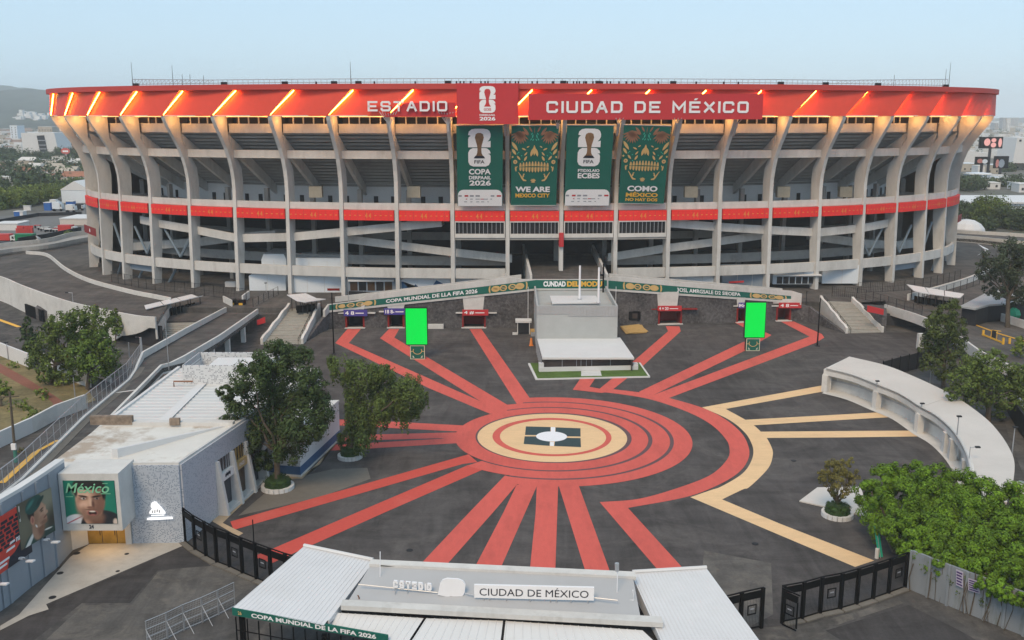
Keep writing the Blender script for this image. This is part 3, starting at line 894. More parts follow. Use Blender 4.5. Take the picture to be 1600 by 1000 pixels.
# continuing the coping and band round the back, the roof deck
bt = sub(ct[-1], ct[0] + 2 * math.pi, 40)
m = MB(); A_ = [ringp(t, 5.4, ZB - 1) for t in bt]; B_ = [ringp(t, 5.4, 43.8) for t in bt]
m.strip(A_, B_); m.build('rear_band', m_fasc, stad)
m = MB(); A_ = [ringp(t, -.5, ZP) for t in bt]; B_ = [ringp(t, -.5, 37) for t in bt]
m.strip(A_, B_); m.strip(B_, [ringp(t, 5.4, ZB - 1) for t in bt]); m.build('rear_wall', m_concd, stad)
rt = [T2 * k / 96 for k in range(97)]
m = MB(); m.slab([ringp(t, 4.5, 43.3) for t in rt], [ringp(t, -32, 41.5) for t in rt], .4)
m.build('roof_deck', m_concl, stad)  # unseen roof cover put in to keep daylight out of the interior
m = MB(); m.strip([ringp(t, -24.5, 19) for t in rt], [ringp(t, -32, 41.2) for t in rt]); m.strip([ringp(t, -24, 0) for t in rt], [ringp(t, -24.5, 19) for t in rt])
m.build('blackout_wall', m_dark, stad)  # near-black wall added to close the interior against sky and daylight
# rim railing / truss on the roof edge
m = MB()
ra, rb_ = tfor(207, 3.5, 44), tfor(1480, 3.5, 44)
NR = 150
rr = sub(ra, rb_, NR)
def ztop(k): return 44.75 + max(0, (20 - k)) * .02 + max(0, k - (NR - 30)) * .022
m.tube([ringp(t, 3.5, ztop(k)) for k, t in enumerate(rr)], .06, 4, cap=False)
m.tube([ringp(t, 3.5, 44.15) for k, t in enumerate(rr)], .06, 4, cap=False)
for k, t in enumerate(rr):
    m.tube([ringp(t, 3.5, 43.5), ringp(t, 3.5, ztop(k))], .045, 4)
    if k < NR and (k < 20 or k > NR - 32): m.tube([ringp(t, 3.5, 44.15), ringp(rr[k + 1], 3.5, ztop(k + 1))], .04, 4)
m.build('roof_railing', m_steel, stad)
m = MB()
for px, h in ((207, 46.5 + 2), (270, 47.6), (285, 46), (297, 45.9), (318, 45.7), (548, 47.8), (1397, 46.0), (1477, 47.5), (1483, 48.8)):
    t = tfor(px, 3.3, 45)
    m.tube([ringp(t, 3.3, 43.4), ringp(t, 3.3, h)], .07, 4, .03)
m.build('antenna', m_dgrey, stad)
m = MB()
for px in (445, 522, 700, 880, 935, 1052, 1220, 1372, 1478, 1290, 560, 350, 212):
    t = tfor(px, 3.6, 44.3); q = ringp(t, 3.6)
    m.box(q.x, q.y, 43.8, 1.1, .6, .55)
random.seed(3)
for k in range(46):
    px = random.uniform(715, 1030) if k < 34 else random.uniform(420, 1180)
    t = tfor(px, 4.6, 44.3); q = ringp(t, 4.6)
    m.box(q.x, q.y, 43.8, .28, .28, .45)
m.build('roof_floodlights', m_dgrey, stad)
# warm downlights under the band on the rib heads
for i, t in enumerate(ct[1:-1]):
    for s_ in (-1, 1):
        L = bpy.data.lights.new("downlight", 'POINT'); L.energy = 190; L.color = (1, .46, .13); L.shadow_soft_size = .25
        o = bpy.data.objects.new("downlight", L); COL.objects.link(o)
        d = (ringp(t + .001) - ringp(t - .001)).normalized()
        o.parent = stad
        o.location = ringp(t, 2.9, 37.2) + d * s_ * 2.1 - WL[stad]
# cabinets hung in the gallery
for px in (494, 647, 1079, 1223, 1320):
    t, p = onring(px, 302, -6)
    q = ringp(t, -6); MB().box(q.x, q.y, p.z - .8, 2.6, 1.6, 2.2).build('gallery_cabinet', M("cabinet", (.36, .33, .27), .7), stad)
# struts gathered like a crown over two ribs
for px in (609, 700):
    t = tfor(px, 4.6, 36.5); d = (ringp(t + .001) - ringp(t - .001)).normalized()
    m = MB()
    m.tube([ringp(t, 4.2, 35.2), ringp(t, 4.6, 36.4)], .16, 6)
    for k in range(-3, 4):
        m.tube([ringp(t, 4.6, 36.2), ringp(t, 5.9, 38.5 + .3 * abs(k) / 3) + d * k * .55], .07, 4)
    m.build('crown_strut', m_whiter, stad)
for px in (871, 880 + 86, 1056, 1150, 789):
    t = tfor(px, 4.6, 36.5); d = (ringp(t + .001) - ringp(t - .001)).normalized()
    m = MB()
    m.tube([ringp(t, 3.6, 34.4), ringp(t, 5.0, 36.6)], .3, 6)
    for k in (-1, 0, 1): m.tube([ringp(t, 4.6, 36.2), ringp(t, 6.0, 37.6) + d * k * .7], .09, 4)
    m.build('sign_bracket', m_steel, stad)
# ================================================================ SIGNS AND BANNERS ON THE STADIUM
def pxframe(x0, y0, x1, y1, Y):
    o = D(x0, y1, Y); r = D(x1, y1, Y); t = D(x0, y0, Y)
    return Frame(o, (1, 0, 0), (0, 0, 1)), (r - o).x, (t - o).z
E2 = [(0, .833), (1, .833), (1, 1.11), (.86, 1.08), (.95, 1.17), (1, 1.28), (1, 1.40), (.95, 1.53), (.85, 1.6), (.7, 1.625), (.3, 1.625), (.15, 1.6), (.03, 1.5), (0, 1.36), (.12, 1.33), (.03, 1.27), (0, 1.18)]
E6 = [(.22, 0), (.78, 0), (.92, .06), (1, .2), (1, .45), (.97, .52), (.88, .55), (1, .57), (.97, .68), (.85, .78), (.75, .80), (.2, .80), (.07, .73), (0, .6), (0, .2), (.07, .06)]
ETR = [(.28, .38), (.72, .38), (.66, .46), (.6, .58), (.585, .72), (.6, .9), (.66, 1.1), (.7, 1.25), (.66, 1.4), (.56, 1.45), (.44, 1.45), (.34, 1.4), (.3, 1.25), (.34, 1.1), (.4, .9), (.415, .72), (.4, .58), (.34, .46)]
def emblem(root, fr, x, y, s, cupmat, word, inkm):
    a, b, c = MB(), MB(), MB()
    for P in (E2, E6): fpoly(a, fr, [(x + px * s, y + py * s) for px, py in P], .06)
    fpoly(b, fr, [(x + px * s, y + py * s) for px, py in ETR], .09)
    ftext(c, fr, word, x + .27 * s, y + .13 * s, x + .73 * s, y + .28 * s, .09, .02)
    a.build('number_emblem', m_letter, root)
    b.build('trophy_print', cupmat, root)
    if cupmat is m_bronze:
        q = MB(); fpoly(q, fr, [(x + px * s, y + py * s) for px, py in ((.24, .36), (.76, .36), (.68, .47), (.32, .47))], .10)
        q.build('trophy_base_print', m_ink, root)
    c.build('lettering', inkm, root)
Yf = ringp(-math.pi / 2, 6.1).y
# square emblem board
fr, w, h = pxframe(714, 130, 810, 194, Yf - .5)
t = thing('emblem_sign', 'square red board with white 26 trophy emblem above the banners', 'sign', fr.o)
MB().extrude([fr.p(0, 0, -1.0), fr.p(w, 0, -1.0), fr.p(w, h, -1.0), fr.p(0, h, -1.0)], fr.n * 1.0).build('board', m_sign, t)
k = w / 1385.0   # board is 1385 units wide in the survey
emblem(t, fr, (570 - 60) * k, (935 - 685) * k, 360 * k, m_sign, "GOES", m_sign)
m = MB(); ftext(m, fr, "2026", 510 * k, 80 * k, 870 * k, 165 * k, .06, .035); ftext(m, fr, "DEREKAAIA", 510 * k, 183 * k, 862 * k, 222 * k, .06, .03)
m.build('lettering', m_letter, t)
# long name board
p0, p1 = D(826, 187.5, ringp(tfor(826, 6.3, 40), 6.3).y - .2), D(1191, 185.5, ringp(tfor(1191, 6.3, 40), 6.3).y - .4)
u = Vector((p1.x - p0.x, p1.y - p0.y, 0)); w = u.length; u.normalize()
hz = HZ(p0.y, 146.5) - p0.z
fr = Frame(p0, u, (0, 0, 1))
t = thing('name_sign', 'long red name board with white letters on the roof band', 'sign', p0)
MB().extrude([fr.p(0, 0, -.9), fr.p(w, .12, -.9), fr.p(w, hz + .1, -.9), fr.p(0, hz, -.9)], fr.n * .9).build('board', m_sign, t)
m = MB(); kk = w / 365.0
stroke_text(m, fr, "CIUDAD DE MÉXICO", (853 - 826) * kk, hz * .27, (1168 - 826) * kk, hz * .45, hz * .092, .02, .12)
m.build('lettering', m_letter, t)
# free-standing letters of the first word
p0, p1 = D(575, 174, ringp(tfor(575, 6.2, 39), 6.2).y), D(699, 174, ringp(tfor(699, 6.2, 39), 6.2).y)
u = Vector((p1.x - p0.x, p1.y - p0.y, 0)); w = u.length; u.normalize()
fr = Frame(p0, u, (0, 0, 1)); hz = HZ(p0.y, 158) - p0.z
t = thing('word_sign', 'white channel letters of one word fixed to the red roof band', 'sign', p0)
m = MB(); stroke_text(m, fr, "ESTADIO", 0, 0, w, hz, hz * .19, .0, .25); m.build('lettering', m_letter, t)
m = MB()
m.extrude([fr.p(w * .20, -1.0, -.5), fr.p(w * 1.1, -1.0, -.5), fr.p(w * 1.1, hz * .85, -.5), fr.p(w * .46, hz * .85, -.5)], fr.n * .1)
m.build('backing_panel', m_sign, t)
# four hanging banners
def bframe(TL, TR, BL, BR):
    P = []
    for (x, y), off in ((BL, .5), (BR, .5), (TL, 4.9)):
        P.append(onring(x, y, off)[1])
    bl, br, tl = P
    u = br - bl; v = tl - bl
    asp = 1.714
    return Frame(bl, u, v / asp), asp
def cloth(t, fr, asp, mat):
    m = MB(); n = 8
    for i in range(n):
        for k in range(3):
            def q(a, b):
                sag = -.25 * math.sin(math.pi * b) ; return fr.p(a, b * asp, sag * .3)
            m.poly([q(k / 3, i / n), q((k + 1) / 3, i / n), q((k + 1) / 3, (i + 1) / n), q(k / 3, (i + 1) / n)])
    c = m.build('cloth', mat, t, smooth=True)
    m = MB(); m.tube([fr.p(-.02, asp, 0), fr.p(1.02, asp, 0)], .09, 6); m.tube([fr.p(0, 0, 0), fr.p(1, 0, 0)], .05, 6)
    m.build('batten', m_steel, t)
def cupbanner(TL, TR, BL, BR, lines, label):
    fr, asp = bframe(TL, TR, BL, BR)
    t = thing('hanging_banner', label, 'banner', fr.o, 'banners hung between the stadium ribs')
    cloth(t, fr, asp, m_green)
    emblem(t, fr, .25, .86, .485, m_bronze, "FIFA", m_ink)
    m = MB()
    for s_, x0, y0, x1, y1 in lines: ftext(m, fr, s_, x0, y0, x1, y1, .07, .035)
    m.build('lettering', m_letter, t)
    m = MB(); P = rrect(.01, .0, .99, .36, .12)
    fpoly(m, fr, [(x, max(0.004, y)) if y > .12 else (x if .12 < x < .88 else (.01 if x < .5 else .99), .004) for x, y in P], .07)
    m.build('sponsor_panel', m_letter, t)
    m = MB(); m2 = MB()
    random.seed(5)
    for row, (y, xs) in enumerate(((.21, (.06, .2, .32, .45, .78, .92)), (.15, (.2, .31, .45, .55, .63, .75)), (.09, (.18, .31, .45, .56, .68)))):
        for x in xs:
            ww = random.uniform(.03, .1)
            (m2 if row < 2 and x in (.2, .55, .92) else m).poly([fr.p(x - ww / 2, y, .1), fr.p(x + ww / 2, y, .1), fr.p(x + ww / 2, y + (.035 if row == 0 else .016), .1), fr.p(x - ww / 2, y + (.035 if row == 0 else .016), .1)])
    m.build('small_print', m_greyink, t); m2.build('small_print', m_sign, t)
cupbanner((713, 196), (784.7, 196), (715, 322), (785, 322), (("COPA", .26, .69, .74, .81), ("DERPAAIL", .26, .585, .745, .66), ("2026", .27, .45, .745, .565)), 'green banner reading COPA with white 26 emblem, under the square red board')
cupbanner((886, 195.6), (957.7, 195.6), (881.7, 321.3), (952, 321.3), (("FTIDXLAIO", .27, .735, .74, .80), ("ECBES", .27, .60, .75, .715)), 'green banner with white 26 emblem between the two skull banners')
def skull(TL, TR, BL, BR, l1, label):
    fr, asp = bframe(TL, TR, BL, BR)
    t = thing('hanging_banner', label, 'banner', fr.o, 'banners hung between the stadium ribs')
    cloth(t, fr, asp, m_green)
    def c(X, Y): return ((X - 65) / 525, (940 - Y) / 525)
    g, cu, mi, w_, y_ = MB(), MB(), MB(), MB(), MB()
    def lf(mb, X, Y, L, w, a, sym=True):
        x, y = c(X, Y)
        fpoly(mb, fr, leaf(x, y, L / 525, w / 525, math.radians(a)), .08)
        if sym: fpoly(mb, fr, leaf(1 - x, y, L / 525, w / 525, math.radians(180 - a)), .08)
    for k in range(9):       # feather fans over the eyes
        a = 200 + k * 15
        r = 95
        lf(cu, 165 + r * .62 * math.cos(math.radians(a)) , 120 - r * math.sin(math.radians(a)) * .9 - 20, 62, 11, a)
    for k in range(7):
        a = 205 + k * 20
        lf(cu, 180 + 50 * math.cos(math.radians(a)), 90 - 60 * math.sin(math.radians(a)), 45, 9, a)
    for X, Y, L, w, a in ((228, 100, 55, 14, -50), (280, 80, 38, 10, -60)): lf(cu, X, Y, L, w, a)
    fpoly(cu, fr, leaf(*c(325, 90), .07, .006, math.pi / 2), .08)
    for dx, dy in ((-30, 130), (-22, 165), (-38, 190), (-15, 195), (-20, 150)): lf(mi, 325 + dx, dy, 15, 6, 60)
    for dx in (-26, 0, 26): fpoly(g, fr, leaf(*c(325 + dx, 310 + abs(dx) * .9), .115 - abs(dx) * .0008, .03, math.radians(90 + dx * .6)), .08 + .004 * (dx == 0))
    for X, Y, L, w, a in ((105, 265, 62, 17, -55), (98, 328, 40, 15, -55), (82, 385, 12, 12, 0), (208, 298, 28, 9, -25), (255, 272, 18, 7, 30), (150, 395, 32, 11, -50), (230, 350, 26, 9, 50), (228, 402, 32, 12, 60), (118, 520, 32, 9, -80), (128, 500, 18, 6, 60), (205, 600, 20, 9, 75), (212, 578, 12, 5, 0)): lf(g, X, Y, L, w, a)
    for X, Y in ((150, 335), (182, 370), (190, 438), (135, 350)): lf(mi, X, Y, 10, 5, 40)
    for X in (112,):
        x, y = c(X, 440)
        for xx in (x, 1 - x):
            fpoly(g, fr, ell(xx, y, .045, .045), .08)
            fpoly(cu, fr, ell(xx, y, .018, .018, 8), .10)
    for i in range(10):
        X = 172 + i * 34; hh = 1 + .35 * math.sin(math.pi * i / 9)
        x, y = c(X, 478 - 6 * math.sin(math.pi * i / 9)); fpoly(g, fr, [(x - .024, y - .03), (x + .024, y - .03), (x + .024, y + .0), (x + .012, y + .055 * hh - .01), (x, y + .055 * hh), (x - .012, y + .055 * hh - .01), (x - .024, y)], .08)
        x, y = c(X, 500); fpoly(g, fr, [(x - .024, y - .015), (x - .02, y - .06 * hh), (x, y - .085 * hh), (x + .02, y - .06 * hh), (x + .024, y - .015), (x + .022, y), (x - .022, y)], .08)
    for s_ in (0, 1):
        pts = [c(148, 560), c(165, 590), c(185, 630), c(205, 655), c(240, 658), c(240, 645), c(212, 635), c(190, 605), c(165, 570), c(152, 555)]
        fpoly(g, fr, [((1 - x) if s_ else x, y) for x, y in pts], .08)
    for k in range(5):
        a = 30 + k * 30
        fpoly(g, fr, leaf(c(318, 660)[0] + .035 * math.cos(math.radians(a)), c(318, 660)[1] + .03 * math.sin(math.radians(a)), .035, .014, math.radians(a)), .08)
    fpoly(g, fr, leaf(*c(318, 668), .05, .014, 0), .082)
    for s_, x0, y0, x1, y1, which in l1: ftext(w_ if which else y_, fr, s_, x0, y0, x1, y1, .09, .04)
    g.build('gold_pattern', m_gold, t); cu.build('feather_pattern', m_copper, t); mi.build('mint_pattern', m_green2, t); w_.build('lettering', m_letter, t); y_.build('lettering', m_goldy, t)
skull((799, 196), (873, 196), (798, 321), (869, 321), (("WE ARE", .10, .30, .85, .42, 1), ("MEXICO CITY", .10, .18, .85, .27, 0)), 'green skull patterned banner reading WE ARE MEXICO CITY')
skull((975, 195), (1047, 195), (966, 317.5), (1037, 318.8), (("COMO", .17, .28, .83, .405, 1), ("MÉXICO", .15, .155, .85, .27, 0), ("NO HAY DOS", .15, .06, .85, .13, 0)), 'green skull patterned banner reading COMO MÉXICO, last in the row')
# small red flag board on the outermost left rib
t_, p = onring(139, 357, .1)
d = (ringp(t_ + .001) - ringp(t_ - .001)).normalized()
for px0, px1, y0, y1, off, lab in ((133, 150, 350.5, 362.5, .4, 'small dark red board with a white roundel on the leftmost ribs'), (1496, 1501, 337, 348, .4, 'narrow dark red board on the rightmost rib')):
    p0 = onring(px0, y1, off)[1]; p1 = onring(px1, y1, off)[1]
    u = Vector((p1.x - p0.x, p1.y - p0.y, 0)); w = u.length; f = Frame(p0, u.normalized(), (0, 0, 1)); h = HZ(p0.y, y0) - p0.z
    t = thing('rib_sign', lab, 'sign', p0)
    MB().extrude([f.p(0, 0), f.p(w, 0), f.p(w, h), f.p(0, h)], f.n * .1).build('board', m_signd, t)
    if px0 < 500:
        m = MB(); fpoly(m, f, ell(w * .5, h * .5, h * .25, h * .25), .12); m.build('roundel', m_letter, t)
# ================================================================ PODIUM, RETAINING WALL AND RAMPS
wp = [(481, 533), (497, 522), (514, 514), (540, 512.5), (570, 512.2), (606, 512), (632, 512), (680, 512), (722, 512), (759, 512), (800, 512), (837, 511.5), (890, 511), (942, 510), (985, 508.5), (1028, 507), (1065, 506), (1120, 505), (1150, 504), (1168, 503), (1212, 501.5), (1235, 501), (1262, 503), (1290, 511), (1318, 521)]
wall_pts = [G(x, y) for x, y in wp]
def gtop(px):   # image row of the top of the green strip
    if px < 837.5: return lerp(476.5, 437.8, (px - 514.5) / 323)
    if px < 942.5: return 437.5
    return lerp(437.5, 462.5, (px - 942.5) / 293.5)
def gband(px): return lerp(8.3, 13, (px - 514) / 323) if px < 837 else (13 if px < 942 else lerp(13, 7.5, (px - 942) / 294))
def wz(i, py): return HZ(wall_pts[i].y, py)
def toprow(px):
    if px < 514: return lerp(531, 487, (px - 481) / 33)
    if px > 1262: return lerp(479, 520, (px - 1262) / 56)
    if px > 1240: return lerp(473, 479, (px - 1240) / 22)
    return gtop(px) + gband(px) + 3
zt = [wz(i, toprow(wp[i][0])) for i in range(len(wp))]
doors = {3: 1, 5: 1, 8: 1, 15: 1, 18: 1, 20: 1}     # wall segments with an opening
rw = thing('retaining_wall', 'long dark volcanic stone wall along the back of the plaza', 'wall', wall_pts[10])
DH = 2.75
segs = []
for i in range(len(wp) - 1):
    p, q = wall_pts[i], wall_pts[i + 1]
    m = MB()
    if i in doors: m.wall([p, q], [DH, DH], [zt[i], zt[i + 1]], .6)
    else: m.wall([p, q], -.1, [zt[i], zt[i + 1]], .6)
    m.build('wall_section', m_stone, rw)
    if i in doors:
        d = (q - p).normalized(); n_ = Vector((-d.y, d.x, 0))
        m = MB()
        m.poly([p + n_ * 3.2, q + n_ * 3.2, q + n_ * 3.2 + Vector((0, 0, 3)), p + n_ * 3.2 + Vector((0, 0, 3))])
        m.poly([p + Vector((0, 0, DH + .01)), q + Vector((0, 0, DH + .01)), q + n_ * 3.2 + Vector((0, 0, DH + .01)), p + n_ * 3.2 + Vector((0, 0, DH + .01))])
        for e_ in (p, q): m.poly([e_ + n_ * .6, e_ + n_ * 3.2, e_ + n_ * 3.2 + Vector((0, 0, DH)), e_ + n_ * .6 + Vector((0, 0, DH))])
        m.build('passage', m_black if i in (3, 5, 18) else m_signd, rw)  # black faces carry the shade inside the darker doorways as colour
        segs.append((i, p, q, d, n_))
# pale pilaster panels above some doors
for a, b, y0, y1, i in ((541, 571, 483, 474, 3), (604, 633, 481.5, 474, 5), (723, 757, 484, 463, 8), (1026, 1060, 478, 456, 15), (1150, 1164, 479, 465, 18), (1206, 1240, 474, 467, 20)):
    Y = wall_pts[i].y - .03
    f, w, h = pxframe(a, y1, b, y0, Y)
    MB().extrude([f.p(.25, 0, 0), f.p(w - .25, 0, 0), f.p(w, h, 0), f.p(0, h, 0)], f.n * .12).build('lintel_panel', m_concl, rw)
# parapet with printed strip, following the ramps up to the middle
pa = thing('parapet_banner', 'long green printed strip on the sloping concrete parapet over the plaza wall', 'banner', wall_pts[11])
pxs = [514.5] + list(range(530, 830, 15)) + [837.5] + list(range(855, 942, 15)) + [942.5] + list(range(957, 1232, 15)) + [1236]
def wallY(px):
    xs = [p[0] for p in wp]
    for i in range(len(xs) - 1):
        if xs[i] <= px <= xs[i + 1]: return lerp(wall_pts[i].y, wall_pts[i + 1].y, (px - xs[i]) / (xs[i + 1] - xs[i]))
    return wall_pts[-1].y
m = MB(); A_, B_ = [], []
for px in pxs:
    Y = wallY(px) - .28
    A_.append(D(px, gtop(px), Y)); B_.append(D(px, gtop(px) + gband(px), Y))
m.strip(A_, B_); st = m.build('strip', m_green, pa)
def banner_frame(px0, px1):
    Y0, Y1 = wallY(px0) - .31, wallY(px1) - .31
    a = D(px0, gtop(px0) + gband(px0), Y0); b = D(px1, gtop(px1) + gband(px1), Y1); c = D(px0, gtop(px0), Y0)
    return Frame(a, b - a, c - a, Vector((0, -1, 0)))
WL[st] = WL[pa]
def strip_point(px, v, d):
    Y = wallY(px) - .31 - d
    return D(px, gtop(px) + gband(px) * (1 - v), Y)
class StripFrame(Frame):
    """frame that follows the bend of the parapet between two bearings"""
    def __init__(s, a, b): s.a, s.b = a, b; s.n = Vector((0, -1, 0))
    def p(s, x, y, d=0.0): return strip_point(lerp(s.a, s.b, x), y, d)
def banner_frame(a, b): return StripFrame(a, b)
m = MB(); m2 = MB()
ftext(m, banner_frame(603, 746), "COPA MUNDIAL DE LLA FIFA 2026", 0, .22, 1, .78, .02, .03)
ftext(m, banner_frame(849, 884), "CUNDAD", 0, .2, 1, .85, .02, .05)
ftext(m2, banner_frame(886, 941), "DEL MODU", 0, .2, 1, .85, .02, .05)
ftext(m, banner_frame(1058, 1157), "3OSL AMRGSALE D2 SIEOEPA", 0, .22, 1, .8, .02, .02)
m.build('lettering', m_letter, st); m2.build('lettering', m_goldy, st)
m = MB()
for a, b in ((528, 584), (767, 821), (977, 1031), (1175, 1226)):
    f = banner_frame(a, b)
    for k, r in ((.14, .13), (.36, .11), (.62, .12), (.84, .13)):
        o = ell(k, .5, r, .40, 12); i_ = ell(k, .5, r * .62, .26, 12)
        if k in (.14, .84):
            fpoly(m, f, ell(k, .5, r * .85, .33), .03)
        m.strip([f.p(x, y, .025) for x, y in o + o[:1]], [f.p(x, y, .025) for x, y in i_ + i_[:1]])
        fpoly(m, f, leaf(k, .5, r * .4, .1, .6), .03)
    for k, s_ in ((0, -1), (1, 1)):
        m.strip([f.p(k + s_ * .02 * math.cos(a_), .5 + .45 * math.sin(a_), .025) for a_ in [-1.2 + .3 * j for j in range(9)]], [f.p(k + s_ * (.05) * math.cos(a_) + s_ * .015, .5 + .5 * math.sin(a_), .025) for a_ in [-1.2 + .3 * j for j in range(9)]])
m.build('ornament', m_gold, st)
# concrete body of the parapet
pb = MB()
for side in (0,):
    A_, T_, zb = [], [], []
    for px in [508] + pxs + [1252]:
        Y = wallY(px)
        pyb = toprow(px)
        extra = (9 if px < 800 else lerp(9, 1.2, (px - 800) / 25) if px < 825 else 1.2) if px < 837 else (1.2 if px < 943 else lerp(7, 8, (px - 943) / 290))
        if px < 572: extra = 2.0 if px > 545 else 1.2
        pyt = (gtop(px) if 514 <= px <= 1236 else pyb - 9) - extra
        A_.append(D(px, gtop(min(1236, max(514, px))), Y)); T_.append(HZ(Y, pyt)); zb.append(HZ(Y, pyb))
    pb.wall([(p.x, p.y - .25) for p in A_], zb, T_, .45)
cap = pb.build('concrete_parapet', m_conc, pa)
# ramp decks behind the parapet
def zdeck(px): return HZ(wallY(px), gtop(min(1236, max(514.5, px))) + 2)
m = MB()
P1 = [D(px, gtop(px), wallY(px)) for px in pxs]
zz = [zdeck(px) - .4 for px in pxs]
m.slab([(p.x, p.y + .1, z) for p, z in zip(P1, zz)], [(p.x * 1.0, p.y + 6.0, z) for p, z in zip(P1, zz)], .5)
m.build('ramp_deck', m_deck, kind='structure')
m = MB(); ip = [i for i, px in enumerate(pxs) if px < 822]
m.wall([(P1[i].x, P1[i].y + 6.0) for i in ip], ZP, [zz[i] + 1.0 for i in ip], .3)
ip = [i for i, px in enumerate(pxs) if px > 950]
m.wall([(P1[i].x, P1[i].y + 6.0) for i in ip], ZP, [zz[i] + 1.0 for i in ip], .3)
m.build('ramp_parapet', m_conc, label='low concrete parapets on the inner side of the sloping ramps', cat='parapet')
# central ramp into the stadium
Yw = wallY(890)
def cz(px, py, Y): return D(px, py, Y)
zc = zdeck(890) - .35
bl, br = G(831, 437, zc), G(944, 437, zc)
z2 = 8.55
tl, tr = G(819, 393, z2), G(922, 391, z2)
bl.y = br.y = Yw + .4
m = MB(); m.slab([bl, tl], [br, tr], .6); m.build('entrance_ramp', m_deck, kind='structure')
up = Vector((0, 0, 1.5))
er = thing('ramp_walls', 'pale concrete side walls flanking the central entrance ramp', 'wall', bl)
for a, b, s_ in ((bl, tl, -1), (br, tr, 1)):
    m = MB(); m.wall([a, b], [ZP, ZP], [a.z + 1.5, b.z + 2.0], .45 * (1 if s_ < 0 else -1)); m.build('side_wall', m_conc, er)
# podium slab (raised ground under and in front of the stadium)
pod = [(-70, 178.5)] + [(p.x, p.y + 4.4) for p in wall_pts[2:-3]] + [(72, 180), (95, 184), (130, 190)] + [(p.x, p.y) for p in (G(1700, 402, 3), G(1620, 388, 3), G(1560, 381, 3), G(1500, 374, 3))] + [(104, 300), (70, 380), (-70, 380), (-100, 300)] + [(p.x, p.y) for p in (G(160, 374, 3), G(125, 381, 3), G(75, 388, 3), G(20, 396, 3), G(-60, 408, 3))] + [(-125, 215), (-100, 205), (-84, 190)]
MB().prism(pod, -.5, ZP).build('podium', m_deck, kind='structure')
# plateau on the left, one step lower
pl = [(-74, 170.5), (-47.5, 170.5), (-47.5, 176), (-38, 178.9), (-70, 179), (-84, 190.2), (-90, 185)]
MB().prism(pl, -.5, 2.0).build('terrace', m_deck, kind='structure')
# portal signs and canopies over the doors
PS = {3: ((537, 574, 484.2, 494), m_purple, "4 8", (528, 586), 'purple sign over the leftmost dark doorway'), 5: ((600, 636, 482, 491.8), m_purple, "18 8-", (592, 640), 'purple sign over the doorway behind the green screen'),
      8: ((722.5, 763, 484, 493), m_sign, "4 #", (712, 776), 'red sign over the red doorway left of the grey block'), 15: ((1027.5, 1065, 478, 486), m_sign, "4 = 20", (1012, 1090), 'red sign over the red doorway right of the grey block'),
      18: ((1154, 1166, 473, 481.5), m_purple, "K", (1146, 1175), 'small purple sign half hidden by a green screen'), 20: ((1217, 1252, 473, 481.5), m_sign, "4 8", (1206, 1254), 'red sign over the rightmost red doorway')}
for i, p, q, d, n_ in segs:
    (x0, x1, y0, y1), mt, tx, (c0, c1), lab = PS[i]
    mid = (p + q) / 2
    t = thing('entrance_portal', 'wall doorway with ' + lab, 'doorway', mid, 'doorways in the plaza wall')
    fmat = m_signd
    for e_, sg in ((p, 1), (q, -1)):
        m = MB(); m.obox(e_ + n_ * 1.3 + d * sg * .15 + Vector((0, 0, DH / 2)), d * .15, n_ * 1.45, Vector((0, 0, DH / 2))); m.build('jamb', fmat, t)
    m = MB(); m.obox(mid + n_ * .2 + Vector((0, 0, DH - .12)), d * ((q - p).length / 2 - .3), n_ * .3, Vector((0, 0, .12))); m.build('lintel', fmat, t)
    m = MB(); m.obox(mid - n_ * .1 + Vector((0, 0, .06)), d * ((q - p).length / 2 + .1), n_ * .5, Vector((0, 0, .06))); m.build('threshold', m_concl, t)
    Y = mid.y - .75
    f, w, h = pxframe(x0, y0, x1, y1, Y)
    m = MB(); m.extrude([f.p(0, 0, -.2), f.p(w, 0, -.2), f.p(w, h, -.2), f.p(0, h, -.2)], f.n * .2); s_ = m.build('sign', mt, t)
    WL[s_] = WL[t]
    m = MB(); ftext(m, f, tx, w * .06, h * .2, w * (.45 if i != 18 else .8), h * .8, .02, .03); m.poly([f.p(w * .5, h * .4, .02), f.p(w * .85, h * .4, .02), f.p(w * .85, h * .55, .02), f.p(w * .5, h * .55, .02)])
    m.build('lettering', m_letter, s_)
    f, w, h = pxframe(c0, y0 + 4, c1, y0 + 6, mid.y - .5)
    m = MB(); m.extrude([f.p(0, 0, 0), f.p(w, 0, 0), f.p(w, .18, 0), f.p(0, .18, 0)], -f.n * .8); m.build('canopy_slab', m_concl if i not in (15,) else m_signd, t)
